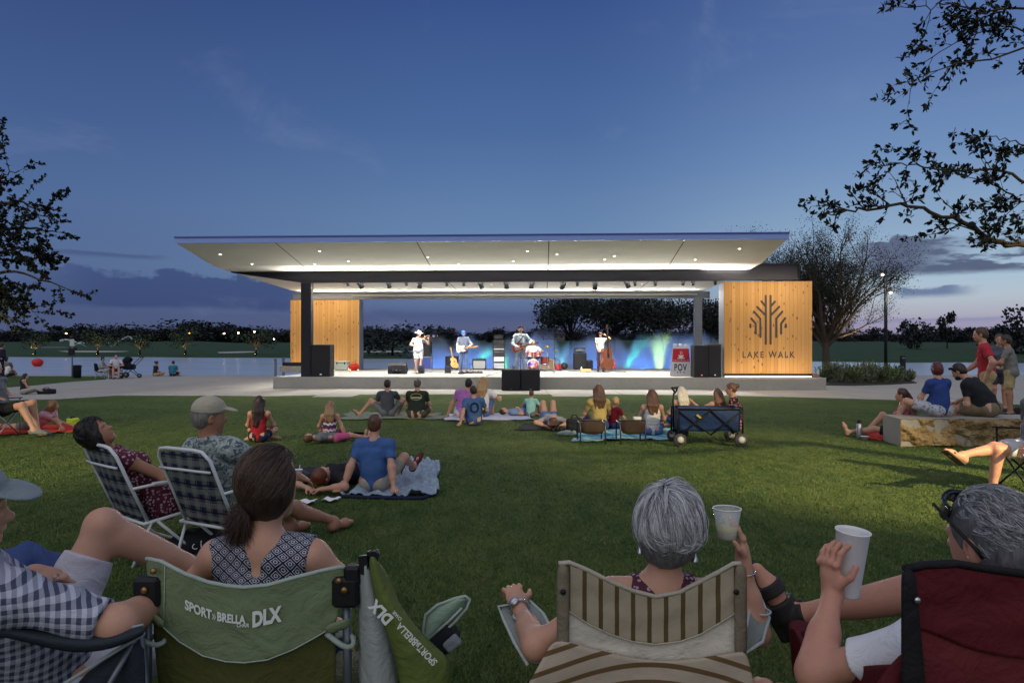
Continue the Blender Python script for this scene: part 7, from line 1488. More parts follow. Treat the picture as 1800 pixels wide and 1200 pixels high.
# camp chairs of the people along the edges
def camp_chair(p, yaw, label, seat_c, w=.56, sh_=.43, back=.92, frame=None, k=1.0, arm=True):
    e = empty('camp_chair', tuple(p), label, 'camp chair', None, R(yaw)); fr_ = frame or BLACK; mb = MB(); w2 = w / 2 * k; sh_ *= k; back *= k
    for s in (-1, 1):
        mb.tube([(s * w2, -.22 * k, 0), (s * w2, .26 * k, sh_)], .011, 6); mb.tube([(s * w2, .26 * k, 0), (s * w2, -.22 * k, sh_)], .011, 6); mb.tube([(s * w2, -.20 * k, sh_ * .9), (s * w2, -.30 * k, back)], .012, 6); mb.tube([(s * w2, .26 * k, 0), (s * w2, .26 * k, sh_ + .2 * k)], .011, 6)
    mb.tube([(-w2, -.22 * k, 0), (w2, -.2 * k, sh_)], .011, 6); mb.tube([(w2, -.22 * k, 0), (-w2, -.2 * k, sh_)], .011, 6); mb.tube([(-w2, .26 * k, 0), (w2, .26 * k, sh_)], .011, 6); mb.tube([(w2, .26 * k, 0), (-w2, .26 * k, sh_)], .011, 6); mb.build('frame', fr_, e)
    sheet('seat', [[(-w2, -.2 * k, sh_), (0, -.18 * k, sh_ - .05), (w2, -.2 * k, sh_)], [(-w2, .05 * k, sh_), (0, .05 * k, sh_ - .07), (w2, .05 * k, sh_)], [(-w2, .27 * k, sh_ + .02), (0, .27 * k, sh_ - .02), (w2, .27 * k, sh_ + .02)]], seat_c, e, .01); sheet('backrest', [[(-w2, -.21 * k, sh_ + .03), (0, -.24 * k, sh_ - .02), (w2, -.21 * k, sh_ + .03)], [(-w2, -.26 * k, (sh_ + back) / 2), (0, -.32 * k, (sh_ + back) / 2), (w2, -.26 * k, (sh_ + back) / 2)], [(-w2, -.30 * k, back), (0, -.35 * k, back - .04), (w2, -.30 * k, back)]], seat_c, e, .01)
    if arm:
        for s in (-1, 1): sheet('armrest', [[(s * w2 - .05 * k, y, sh_ + .2 * k - .02 * (1 - abs(y) * 3)), (s * w2, y, sh_ + .19 * k - .02 * (1 - abs(y) * 3)), (s * w2 + .05 * k, y, sh_ + .2 * k - .02 * (1 - abs(y) * 3))] for y in (-.26 * k, 0, .30 * k)], seat_c, e, .012)
    return e
p = at(1830, 700, 7.35); p.z = 0; camp_chair(p, 88, 'black camp chair under the person with crossed legs at the right edge', cloth('black nylon', (34, 36, 42)), k=1.05)
p = at(-14, 700, 11.85); p.z = 0; camp_chair(p, -90, 'blue camp chair with pale metal legs under the person at the left edge', cloth('navy nylon', (38, 56, 92)), k=1.05, frame=ALU)
camp_chair(Vector((c1.x - .02, c1.y, .014)), -80, 'dark camp chair under the man in the pale green shirt', cloth('dark blue nylon', (36, 44, 66)), k=cs1 * 1.0, frame=ALU); camp_chair(Vector((c2_.x, c2_.y, .014)), -150, 'dark camp chair under the man in the white polo', cloth('black nylon', (34, 36, 42)), k=cs2)
# stroller
p = gp(231, 664.5); e = empty('stroller', (p.x, p.y, .014), 'dark three wheeled stroller with a raised hood beside the seated men', 'stroller', None, .1); mb = MB()
for s in (-.24, .24): mb.tube([(-.36, s, .13), (-.05, s, .46), (.50, s * .8, 1.02)], .016, 6); mb.tube([(.34, s * .4, .1), (-.05, s, .46)], .016, 6)
mb.tube([(.50, -.2, 1.02), (.54, 0, 1.04), (.50, .2, 1.02)], .02, 6); mb.build('frame', BLACK, e)
for x, y, r in ((-.36, -.27, .14), (-.36, .27, .14), (.38, 0, .11)): mb = MB(); mb.lathe([(r * .6, -.03), (r, -.02), (r, .02), (r * .6, .03)], (x, y, r), 18, (0, 1, 0)); wl = mb.build('wheel', RUBBER, e); mb = MB(); mb.lathe([(r * .5, -.034), (.01, -.036)], (x, y, r), 12, (0, 1, 0)); mb.build('hub', ALU, wl)
sdf_obj('seat_pod', [rbox((-.10, 0, .55), (.26, .2, .13), None, .08), ell((-.22, 0, .72), (.17, .2, .2), k=.1)], .02, cloth('black nylon', (34, 36, 42)), e, wrinkle=.005); sdf_obj('hood', [ell((-.16, 0, .86), (.24, .23, .20)), ell((-.02, 0, .78), (.22, .19, .19), op='sub'), plane((0, 0, .74), (0, 0, -1))], .016, cloth('dark hood', (28, 30, 36)), e)
# ------------------------------------------------------------------ the nearest row: four people, their chairs and drinks
def strand_obj(name, P, rad, cols, parent, seed=1):
    """many fine hair strands: P is (strands, points, 3) in the parent's frame"""
    n, m, _ = P.shape; T = np.gradient(P, axis=1); T /= np.linalg.norm(T, axis=2)[..., None] + 1e-9
    rg2 = np.random.default_rng(seed); q = rg2.normal(size=(n, 1, 3)); s = np.cross(T, q); s /= np.linalg.norm(s, axis=2)[..., None] + 1e-9; b = np.cross(T, s)
    rr = (rad * rg2.uniform(.7, 1.3, n))[:, None, None] * np.linspace(1, .25, m)[None, :, None] ** .7
    ring = np.stack([P + rr * (s * math.cos(a) + b * math.sin(a)) for a in (0, 2.094, 4.189)], 2)       # n,m,3,3
    idx = np.arange(n * m * 3).reshape(n, m, 3); f = []
    for k in range(3):
        k2 = (k + 1) % 3; f.append(np.stack([idx[:, :-1, k], idx[:, :-1, k2], idx[:, 1:, k2], idx[:, 1:, k]], -1).reshape(-1, 4))
    m_, t, bs = principled('hair strands', .38, 0, .5); g = t.node('ShaderNodeNewGeometry')
    t.put(bs.inputs['Base Color'], t.ramp(g.outputs['Random Per Island'], [(i / (len(cols) - 1), lin(c)) for i, c in enumerate(cols)]))
    return mesh_obj(name, ring.reshape(-1, 3), np.concatenate(f), m_, parent, True)
def head_pt(J, d, rad, k=1.0, up=.030):        # direction in head frame -> point on the hair ellipsoid
    s = J['s']; fr = np.stack([J['hr'], J['hf'], J['hu']]); c = J['hc'] + J['hu'] * up * s - J['hf'] * .012 * s
    return c + (d * np.array(rad) * s * np.asarray(k)[..., None]) @ fr
def cap_dirs(n, rg2, zmin=-.35, face=.55):
    v = rg2.normal(size=(n * 3, 3)); v /= np.linalg.norm(v, axis=1)[:, None]
    ok = (v[:, 2] > zmin) & ~((v[:, 1] > face * .6) & (v[:, 2] < face + .15)) ; return v[ok][:n]
def nz(v): return v / (np.linalg.norm(v, axis=-1)[..., None] + 1e-9)
def hair_gathered(root, J):
    rg2 = np.random.default_rng(3); R0 = cap_dirs(3400, rg2, -.55, .5); n = len(R0); m = 12; nape = nz(np.array((-.28, -.66, -.80))); ts = np.linspace(0, 1, m)
    q_ = .80 * ts[None, :, None] ** 1.4; D = nz(R0[:, None] * (1 - q_) + nape * q_ + rg2.normal(0, .012, (n, m, 3)))
    K = 1.03 + rg2.uniform(0, .05, n)[:, None] * np.ones(m) + .07 * np.sin(ts * math.pi)[None] + .10 * ts[None] ** 2 ; P = head_pt(J, D, (.090, .104, .106), K)
    tail = np.array((-.035, -.015, -.085)) * J['s']; sp = rg2.normal(0, 1, (n, 1, 3)) * np.array((.026, .014, .014)) + (P[:, -4:-3, :] - P[:, -4:-3, :].mean(0)) * .35; w = np.linspace(0, 1, 6)[1:]
    end = head_pt(J, nape, (.090, .104, .106), np.array(1.0)) + tail; end = end + rg2.normal(0, 1, (n, 3)) * np.array((.022, .014, .034)) + (P[:, -1] - P[:, -1].mean(0)) * .42
    W2_ = w[None, :, None]; Tl = P[:, -1:, :] * (1 - W2_) + end[:, None] * W2_ + np.array((0, -.012, -.004)) * (W2_ * (1 - W2_) * 4)
    strand_obj('hair_strands', np.concatenate([P, Tl], 1), .00085, ((40, 30, 25), (66, 50, 40), (86, 68, 56), (112, 92, 76)), root)
def clumped(n, ng, rg2, zmin, face, tangf, lens, spread, conv, m, swirl):
    """strands gathered into locks: each lock follows its own guide and closes towards the tip"""
    G = cap_dirs(ng, rg2, zmin, face); ng = len(G); ts = np.linspace(0, 1, m); T = nz(tangf(G) + swirl * rg2.normal(0, 1, (ng, 3))); T = nz(T - G * (T * G).sum(1)[:, None]); Bn = np.cross(G, T); L = rg2.uniform(*lens, ng); cv = rg2.normal(0, .22, ng)
    GP = G[:, None] * np.cos(ts * L[:, None])[..., None] + T[:, None] * np.sin(ts * L[:, None])[..., None] + Bn[:, None] * (cv[:, None] * (ts ** 2) * L[:, None])[..., None]
    k = rg2.integers(0, ng, n); off = rg2.normal(0, spread, (n, 3)); w = (1 - conv * ts ** .8)
    D = nz(GP[k] + off[:, None] * w[None, :, None] + rg2.normal(0, .006, (n, m, 3)))
    lift = rg2.uniform(.5, 1.4, ng)[k]; return D, ts, lift, k
def hair_tousled(root, J):
    rg2 = np.random.default_rng(6); crown = nz(np.array((-.15, -.25, .95)))
    def tg(G): return nz(G - crown * (G @ crown)[:, None]) * .8 + np.array((.34, -.10, -.45))
    D, ts, lift, k = clumped(7500, 330, rg2, -.74, .5, tg, (.55, 1.0), .085, .72, 10, .26); n = len(D); D[..., 2] = np.maximum(D[..., 2], -.96); D = nz(D)
    K = .985 + rg2.uniform(0, .05, n)[:, None] + (.10 * np.sin(ts * 2.3))[None] * lift[:, None]; nar = 1 - .40 * np.clip(-D[..., 2] - .20, 0, 1); fly = rg2.random(n) < .02; K[fly] += .11 * ts[None]
    strand_obj('hair_strands', head_pt(J, D, (.104, .113, .134), K * nar, .020), .0010, ((92, 92, 94), (146, 147, 150), (190, 191, 194), (216, 217, 220), (236, 237, 238)), root)
def hair_cropped(root, J):
    rg2 = np.random.default_rng(8)
    def tg(G): return np.array((.10, -.85, -.45)) + .25 * np.stack([np.sin(G @ np.array((11, 5, 3))), np.sin(G @ np.array((4, 9, 7))), 0 * G[:, 0]], 1)
    D, ts, lift, k = clumped(8000, 520, rg2, -.92, .5, tg, (.24, .46), .06, .6, 6, .16); K = .995 + (.060 * np.sin(ts * 2.0))[None] * lift[:, None]
    E_ = D[:, -1]; keep = ~((np.abs(E_[:, 0]) > .74) & (E_[:, 2] < .16) & (E_[:, 1] > -.42)); D, K = D[keep], K[keep]
    strand_obj('hair_strands', head_pt(J, D, (.086, .104, .100), K), .0008, ((58, 58, 60), (96, 97, 100), (138, 140, 144), (180, 182, 184), (214, 215, 216)), root)
def hair_waves(root, J):
    rg2 = np.random.default_rng(15)
    def tg(G): return nz(G - np.array((0, .2, .97)) * (G @ np.array((0, .2, .97)))[:, None]) * .7 + np.array((.1, -.4, -.4))
    D, ts, lift, k = clumped(2600, 150, rg2, -.85, .5, tg, (.4, .8), .09, .6, 7, .25); K = 1.0 + (.07 * np.sin(ts * 2.2))[None] * lift[:, None]
    strand_obj('hair_strands', head_pt(J, D, (.092, .106, .104), K), .0016, ((14, 12, 12), (30, 25, 24), (48, 40, 38), (70, 60, 56)), root)
def tri(rows, o): return [[Vector(p) - o for p in r] for r in rows]
def fabric(name, col, **kw): return cloth(name, col, rough=kw.pop('rough', .7), **kw)

# ---- the woman in the green chair
SAGE, OLIVE, PIPE = fabric('sage green polyester', (112, 126, 94)), fabric('olive mesh', (74, 76, 38)), fabric('pale edging', (158, 170, 160))
DG = 2.12
def gd(px): return DG - .055 * math.sin(math.pi * min(1, max(0, (px - 257) / 351)))
go = at(432, 1000, DG); go = Vector((go.x, DG, 0)); gc = empty('camp_chair', tuple(go), 'sage green camp chair with white lettering across its back panel', 'camp chair')
TOP = [(257, 981), (283, 986), (323, 1007), (363, 1022), (397, 1029), (430, 1032), (470, 1028), (520, 1014), (563, 1003), (597, 996), (609, 998)]
LOW = [(268, 1088), (287, 1103), (315, 1128), (357, 1153), (397, 1163), (430, 1165), (470, 1160), (513, 1143), (550, 1123), (572, 1110), (590, 1098)]
def rows_between(A, B, n, df, wob=0.0):
    out = []
    for i in range(n + 1):
        v = i / n; out.append([at(a[0] + (b_[0] - a[0]) * v, a[1] + (b_[1] - a[1]) * v, df(a[0] + (b_[0] - a[0]) * v) + wob * math.sin(i * 2.1 + j * 1.3) * math.sin(math.pi * v)) for j, (a, b_) in enumerate(zip(A, B))])
    return out
sheet('back_panel', tri(rows_between(TOP, LOW, 6, gd, .004), go), SAGE, gc, .006, 2)
BOT = [(292 + (590 - 292) * i / 10, 1330) for i in range(11)]
sheet('lower_panel', tri(rows_between([(q[0], q[1] - 4) for q in LOW], BOT, 6, lambda px: gd(px) + .012, .005), go), OLIVE, gc, .005, 2)
mb = MB(); mb.tube([at(q[0], q[1], gd(q[0])) - go for q in TOP], .0065, 6); mb.build('top_edging', PIPE, gc); mb = MB(); mb.tube([at(q[0], q[1] - 1, gd(q[0]) - .005) - go for q in LOW], .0022, 5); mb.tube([at(290 - (y - 990) * .02, y, gd(290) - .006) - go for y in (994, 1030, 1070, 1100)], .0016, 5); mb.build('seam', PIPE, gc)
for s, px, pt, pbx in ((-1, 261, 1030, 262), (1, 609, 1030, 609)):
    mb = MB(); a = at(px, pt, DG + .015) - go; b_ = at(px + s * 4, 1330, DG + .03) - go; mb.tube([a, b_], .0135, 10); mb.tube([b_, Vector((b_.x, b_.y + .02, 0))], .0135, 10); mb.build('post', M('grey tube', (104, 112, 118), .4, .08, 6, .04, 60, .6), gc)
    mb = MB(); c_ = at(pbx, 1038, DG - .006) - go; mb.box(c_, (.082, .05, .092), bev=.010); mb.box(c_ + Vector((s * .022, .0, .052 if s > 0 else -.05)), (.055, .046, .06), bev=.010); br_ = mb.build('bracket', BLACK, gc)
    for dz in (.012,): mb = MB(); mb.lathe([(.011, 0), (.010, .006), (.004, .009)], c_ + Vector((0, -.026, dz)), 12, (0, -1, 0)); mb.build('rivet', M('brass rivet', (150, 116, 74), .35, .1, 5, .02, 60, .8), br_)
    mb = MB(); c2_ = at(270 if s < 0 else 596, 1003 if s < 0 else 1020, DG - .03) - go; mb.lathe([(.010, 0), (.009, .006), (.004, .009)], c2_, 12, (0, -1, 0)); mb.build('rivet', M('brass rivet', (150, 116, 74), .35, .1, 5, .02, 60, .8), gc)
    p0, p1 = (at(250, 1068, DG - .02), at(290, 1098, DG - .045)) if s < 0 else (at(570, 1106, DG - .045), at(618, 1092, DG - .02))
    rows = [[p0 + Vector((0, 0, .014)), (p0 + p1) / 2 + Vector((0, -.012, .016)), p1 + Vector((0, 0, .016))], [p0 + Vector((0, 0, -.014)), (p0 + p1) / 2 + Vector((0, -.012, -.014)), p1 + Vector((0, 0, -.016))]]
    sheet('tie_strap', tri(rows, go), SAGE, gc, .004, 1)
    mb = MB(); c3 = at(268 if s < 0 else 598, 1122, DG) - go; mb.tube([c3 + Vector((math.cos(a) * .042, math.sin(a) * .028 - .0, .010 * math.sin(a * 2) - (.012 * math.cos(a) if s > 0 else 0))) for a in np.linspace(0, 2 * math.pi, 15)], .0085, 6, False); mb.build('arm_loop', PIPE, gc)
sheet('seat', tri([[Vector((x, y, .40 - .03 * (1 - abs(x - go.x) / .3))) for x in (go.x - .3, go.x, go.x + .3)] for y in (DG + .04, DG + .28, DG + .5)], go), OLIVE, gc, .01)
mb = MB()
for s in (-1, 1): mb.tube([(s * .3, .5, 0), (s * .3, .5, .62)], .0125, 8); mb.tube([(s * .3, .04, .1), (s * .3, .5, .36)], .011, 6)
mb.tube([(-.3, .04, .08), (.3, .5, .36)], .011, 6); mb.tube([(.3, .04, .08), (-.3, .5, .36)], .011, 6); mb.build('frame', M('grey tube', (104, 112, 118), .4, .08, 6, .04, 60, .6), gc)
INK = M('white print', (214, 220, 214), .7, .06)
def on_back(px, py): return at(px, py, gd(px) - .0105) - go
def arc_y(px): return 1095 - ((px - 432) / 105) ** 2 * 25 if px < 432 else 1095 - ((px - 432) / 65) ** 2 * 6
for wd, x0_, bo in (('SPORT', 0, .040), ('\u00bb', 3.02, .0), ('BRELLA', 3.62, .040)):
    text_mesh('lettering', wd, 1, INK, gc, ext=.0, align='LEFT', bold=bo, warp=lambda p: on_back(325 + (p.x + x0_) * 15.9 * (1 - .006 * (p.x + x0_)), arc_y(325 + (p.x + x0_) * 15.9) - p.y * (23 - .45 * (p.x + x0_))))
text_mesh('lettering', 'DLX', 1, INK, gc, ext=.0, align='LEFT', bold=.05, warp=lambda p: on_back(443 + p.x * 25.5, 1101 - p.x * 5.5 - p.y * 36))
text_mesh('lettering', 'CHAIR', 1, INK, gc, ext=.0, align='LEFT', bold=.02, warp=lambda p: on_back(416 + p.x * 7.4, 1101.5 - p.y * 9.5))
PAT = cloth('patterned blouse', (34, 36, 48), 'diamond', (186, 188, 200), (44, 46, 60), .95)
human('brown haired woman in a black and white patterned top in the green lettered chair', (-.845, 2.37, 0), 0, 1.70, sex='f', world=True, hip=.40, spine=(0, -.13, 1), curl=4, h=.0045, skin=FAIR, hair=('bob', (46, 33, 27)), top=('tank_v', PAT), bottom=('shorts', NAVYC), look=(.42, .9, .03), hands=[(-1.12, 2.62, .62), (-.52, 2.62, .60)], elbow=[(-.8, -.5, -.5), (.8, -.6, -.4)], feet=[(-.98, 3.1, .09), (-.72, 3.1, .09)], knee=[(0, 0, 1)] * 2, extra=hair_gathered)
# folded clip-on sunshade and side pocket hanging beside the green chair
SILV, LEAFG = fabric('silver backed cloth', (150, 156, 152), rough=.5), fabric('leaf green cloth', (96, 108, 54))
uo = at(660, 1000, 2.1); uo.z = 0; uc = empty('folded_sunshade', tuple(uo), 'folded green and silver sunshade with upside down white lettering beside the green chair', 'sunshade')
def um(pts, d): return [at(px, py, d + dd) - uo for px, py, dd in pts]
sheet('silver_panel', [um([(629, 986, .02), (640, 984, -.03), (652, 990, .0)], 2.1), um([(630, 1030, .03), (643, 1030, -.04), (660, 1040, .0)], 2.1), um([(630, 1090, .04), (648, 1090, -.05), (679, 1098, .01)], 2.1), um([(632, 1150, .04), (656, 1150, -.05), (694, 1155, .01)], 2.1), um([(634, 1330, .04), (664, 1330, -.05), (712, 1330, .01)], 2.1)], SILV, uc, .005, 2)
GRN = [[(648, 978, .0), (656, 976, -.02), (664, 984, .02)], [(655, 1032, .0), (668, 1030, -.03), (690, 1042, .03)], [(674, 1095, -.01), (696, 1090, -.05), (726, 1100, .03)], [(694, 1150, -.01), (735, 1142, -.05), (782, 1152, .02)], [(706, 1195, -.01), (755, 1185, -.04), (799, 1166, .02)], [(716, 1330, -.01), (742, 1330, -.03), (765, 1330, .02)]]
sheet('green_panel', [um(r_, 2.08) for r_ in GRN], LEAFG, uc, .005, 2)
sheet('green_panel', [um([(660, 985, .03), (668, 992, .05), (676, 1000, .07)], 2.1), um([(690, 1040, .04), (696, 1045, .06), (700, 1055, .08)], 2.1), um([(706, 1085, .04), (712, 1092, .06), (714, 1098, .08)], 2.1)], LEAFG, uc, .005, 2)
for px, py in ((640, 991), (655, 983)):
    mb = MB(); c_ = at(px, py, 2.08) - uo; mb.prism([(-.019, .022), (-.012, -.03), (.006, -.034), (.019, .016), (.012, .026)], .022, (c_, Vector((1, 0, 0)), Vector((0, 0, 1)), Vector((0, 1, 0)))); mb.build('rib_tip', BLACK, uc)
def on_um(px, py):
    v = (py - 1030) / 120; return at(px, py, 2.08 - .062 - .004 * math.sin(v * 3)) - uo
def rot_txt(ox, oy, sc): 
    c_, s_ = -.69, -.724
    return lambda p: on_um(ox + (p.x * c_ + p.y * s_) * sc, oy + (p.x * s_ - p.y * c_ * 1.0) * sc)
text_mesh('lettering', 'SPORT\u00bbBRELLA', 1, INK, uc, ext=0, align='LEFT', bold=.025, sx=.78, warp=rot_txt(770, 1162, 18)); text_mesh('lettering', 'DLX', 1, INK, uc, ext=0, align='LEFT', bold=.05, sx=.85, warp=rot_txt(692, 1086, 27)); text_mesh('lettering', 'CHAIR', 1, INK, uc, ext=0, align='LEFT', bold=.02, sx=.8, warp=rot_txt(707, 1087, 8.5))
po = at(780, 1100, 2.25); po.z = 0; pc = empty('side_pocket', tuple(po), 'pale green padded pocket with a dark mesh cup holder sticking out beside the folded sunshade', 'pocket')
def leaf_rows(outline_l, outline_r, d): return [[at(*a, d) - po, at((a[0] + b_[0]) / 2, (a[1] + b_[1]) / 2, d - .03) - po, at(*b_, d + .02) - po] for a, b_ in zip(outline_l, outline_r)]
PG = fabric('pale green nylon', (134, 158, 138))
LL, RR_ = [(745, 1128), (744, 1104), (748, 1080), (768, 1063), (800, 1051)], [(752, 1132), (778, 1112), (800, 1092), (821, 1068), (826, 1053)]
sheet('flap', leaf_rows(LL, RR_, 2.25), PG, pc, .006, 2); mb = MB(); loop = LL + [(818, 1047)] + RR_[::-1]; mb.tube([at(*q, 2.24) - po for q in loop], .005, 6); mb.tube([at(752, 1124, 2.215) - po, at(790, 1090, 2.215) - po, at(812, 1068, 2.22) - po], .004, 6); mb.build('edging', PIPE, pc)
sdf_obj('cup_holder', [rbox(at(778, 1122, 2.27) - po, (.052, .05, .04), [nrm(v) for v in ((.8, 0, .6), (0, 1, 0), (-.6, 0, .8))], .02)], .006, cloth('black nylon', (34, 36, 42)), pc)
sdf_obj('mesh_pocket', [rbox(at(795, 1130, 2.2) - po, (.028, .012, .019), [nrm(v) for v in ((.75, 0, .66), (0, 1, 0), (-.66, 0, .75))], .008)], .004, cloth('grey mesh', (120, 130, 138), 'diamond', (60, 64, 70), (150, 156, 160), 4.0), pc)

# ---- the man in checks at the left edge
CHK = cloth('blue grey check shirt', (182, 184, 198), 'gingham', (66, 72, 92), (40, 40, 60), 1.45)
human('man in a blue and white check shirt and grey cap with a bare leg crossed', (-1.54, 2.30, 0), 0, 1.86, world=True, hip=.455, front=(.45, .85, 0), spine=(-.092, -.30, .43), curl=4, h=.0048, skin=FAIR, hair=('short', GRY), hat=('cap', cloth('grey cap', (128, 140, 142))), top=('shirt', CHK), bottom=('shorts', cloth('light khaki cotton', (196, 194, 204))), look=(.86, .5, -.04),
      hands=[tuple(at(62, 1008, 2.34)), tuple(at(292, 1046, 2.25))], hdir=[(.62, .40, -.22), None], palm=[(.1, .1, -1), (-.3, 0, -1)], elbow=[(-.6, -.2, -.6), (.40, -.8, -.05)], hcurl=(.35, .6), feet=[tuple(at(372, 1012, 2.75)), (-.98, 2.85, .1)], knee=[(-.15, 0, 1), (0, .3, 1)], toe=[(.5, .5, -.35), (.2, 1, 0)], shoes=('shoe', RUBBER),
      extra=lambda root, J: MB().tube([Vector(at(99, 1014, 2.285) + Vector((0, .012 * math.sin(a), .010 * math.cos(a)))) - Vector((-1.54, 2.30, 0)) for a in np.linspace(0, 6.28, 12)], .0018, 5, False).build('ring', CHROME, root))
mo = Vector((-1.62, 2.1, 0)); mc = empty('camp_chair', tuple(mo), 'dark camp chair with a sagging padded arm under the man in checks', 'camp chair'); DKN = fabric('dark slate nylon', (44, 50, 58)); EDG = fabric('grey edging', (150, 160, 160))
sheet('armrest', tri([[at(px, y0, 1.93 + dd) for px, y0 in ((-120, 1090), (0, 1098), (60, 1104), (130, 1110), (200, 1110), (250, 1100))] for dd in (.05,)] + [[at(px, y1, 1.90) for px, y1 in ((-120, 1094), (0, 1104), (60, 1116), (130, 1132), (200, 1128), (254, 1106))]] + [[at(px, y1, 1.93) for px, y1 in ((-120, 1100), (0, 1112), (60, 1128), (130, 1146), (200, 1138), (256, 1110))]], mo), DKN, mc, .012, 2)
mb = MB(); mb.tube([at(px, y0, 1.955) - mo for px, y0 in ((-120, 1088), (0, 1097), (60, 1102), (130, 1108), (200, 1108), (252, 1098))], .005, 6); mb.tube([at(254, 1112, 1.98) - mo, at(190, 1152, 1.97) - mo, at(112, 1202, 1.96) - mo, at(60, 1240, 1.96) - mo], .006, 6); mb.build('edging', EDG, mc)
sheet('side_panel', tri([[at(252, 1114, 1.99), at(190, 1156, 1.99), at(112, 1206, 1.99)], [at(255, 1160, 2.0), at(215, 1200, 2.0), at(150, 1260, 2.0)], [at(255, 1300, 2.0), at(225, 1320, 2.0), at(180, 1330, 2.0)]], mo), DKN, mc, .006, 1)
sheet('backrest', tri([[Vector((-2.06 + u * .10, 1.86 + u * .42 - .0, z)) + Vector((-.10 * z, -.12 * z, 0)) for u in (0, .5, 1)] for z in (.4, .65, .92)], mo), DKN, mc, .01); sheet('seat', tri([[Vector((-1.9 + u, 2.05 - .5 * u + v, .36)) for u in (0, .28, .56)] for v in (0, .25, .5)], mo), DKN, mc, .01)
mb = MB(); e1 = at(246, 1108, 2.02) - mo; mb.tube([e1, (e1.x + .02, e1.y + .1, 0)], .011, 8); mb.tube([at(238, 1122, 2.0) - mo, at(190, 1206, 1.96) - mo, at(120, 1330, 1.9) - mo], .009, 8); mb.tube([(-.36, -.3, 0), (.3, .45, .36)], .011, 8); mb.tube([(.32, -.1, 0), (-.3, .3, .36)], .011, 8); mb.build('frame', M('grey tube', (104, 112, 118), .4, .08, 6, .04, 60, .6), mc)
bl = at(45, 985, 2.75); e = empty('bundle', (bl.x, bl.y, .0), 'blue cloth bundle on the knee side of the man in checks', 'bundle'); sdf_obj('cloth', [ell((0, 0, bl.z - .06), (.17, .12, .12), k=.05), ell((-.12, .02, bl.z - .09), (.13, .1, .09), k=.08), cone((0, 0, .0), (0, 0, bl.z - .1), .12, .13, .05), plane((0, 0, .001), (0, 0, -1))], .012, cloth('blue jeans', (58, 76, 120)), e, wrinkle=.010)

# ---- the grey haired woman in the striped chair
def striped(name, ax, f, w, base, dark, sag=0.0, x0=0.0, ph=0.0):
    m, t, b = principled(name, .8, 0, .2); co = t.coord(); x, y, z = t.xyz(co)
    v = x if ax == 'x' else t.m('SUBTRACT', z, t.m('MULTIPLY', t.m('POWER', t.m('SUBTRACT', x, x0), 2.0), sag))
    k_ = t.m('LESS_THAN', t.m('FRACT', t.m('ADD', t.m('MULTIPLY', v, f), ph)), w); n_ = t.noise(co, 14, 4); A = lin(base); B = lin(dark)
    t.put(b.inputs['Base Color'], t.mix(k_, t.mix(n_, tuple(q * .85 for q in A), tuple(q * 1.1 for q in A)), B)); nb = t.bump(t.noise(co, 420, 1), .12, .002); n2 = t.node('ShaderNodeBump', {'Strength': .3, 'Distance': .03, 'Height': t.noise(co, 9, 4), 'Normal': nb}); t.put(b.inputs['Normal'], n2.outputs[0]); return m
DS = 2.08
so = at(1143, 1000, DS); so.z = 0; sc_ = empty('striped_camp_chair', tuple(so), 'cream and brown striped camp chair with a wide scooped back', 'camp chair')
def sd(px): return DS + .05 * math.sin(math.pi * min(1, max(0, (px - 983) / 322)))
STV = striped('vertical stripes', 'x', 19.5, .27, (164, 152, 130), (88, 74, 46)); CRM = fabric('cream cloth', (206, 200, 184)); EDC = fabric('taupe edging', (176, 168, 152)); STH = striped('cross stripes', 'z', 19.0, .30, (178, 164, 146), (104, 82, 54), -.5, 0.0, .3)
T2 = [(982, 990), (1000, 988), (1030, 1000), (1070, 1020), (1110, 1037), (1152, 1048), (1195, 1040), (1230, 1022), (1265, 1004), (1290, 990), (1303, 990)]
L2_ = [(984, 1062), (1003, 1076), (1034, 1096), (1072, 1114), (1112, 1127), (1152, 1132), (1195, 1127), (1232, 1114), (1266, 1094), (1288, 1080), (1304, 1066)]
sheet('head_panel', tri(rows_between(T2, L2_, 5, sd, .006), so), STV, sc_, .006, 2)
L3 = [(986, 1126), (1004, 1130), (1034, 1139), (1072, 1149), (1112, 1158), (1152, 1163), (1195, 1162), (1232, 1158), (1266, 1152), (1288, 1148), (1306, 1146)]
sheet('mid_panel', tri(rows_between([(q[0], q[1] - 3) for q in L2_], L3, 4, lambda px: sd(px) + .006, .005), so), CRM, sc_, .004, 2)
L4 = [(880, 1290), (915, 1298), (960, 1305), (1020, 1310), (1090, 1312), (1152, 1313), (1210, 1313), (1260, 1312), (1300, 1310), (1330, 1308), (1350, 1305)]
sheet('rear_pouch', tri(rows_between([(q[0] - (14 if i < 1 else 4 if i < 3 else -6 if i > 8 else 0), q[1] - 2) for i, q in enumerate(L3)], L4, 6, lambda px: sd(px) - .02, .010), so), STH, sc_, .005, 2)
mb = MB(); mb.tube([at(q[0], q[1], sd(q[0])) - so for q in T2], .0075, 6); mb.build('top_edging', EDC, sc_); mb = MB(); mb.tube([at(q[0], q[1], sd(q[0]) - .004) - so for q in L2_], .0030, 5); mb.build('seam', EDC, sc_); mb = MB(); mb.tube([at(q[0], q[1], sd(q[0]) - .012) - so for q in L3], .0050, 5); mb.build('pouch_seam', EDC, sc_)
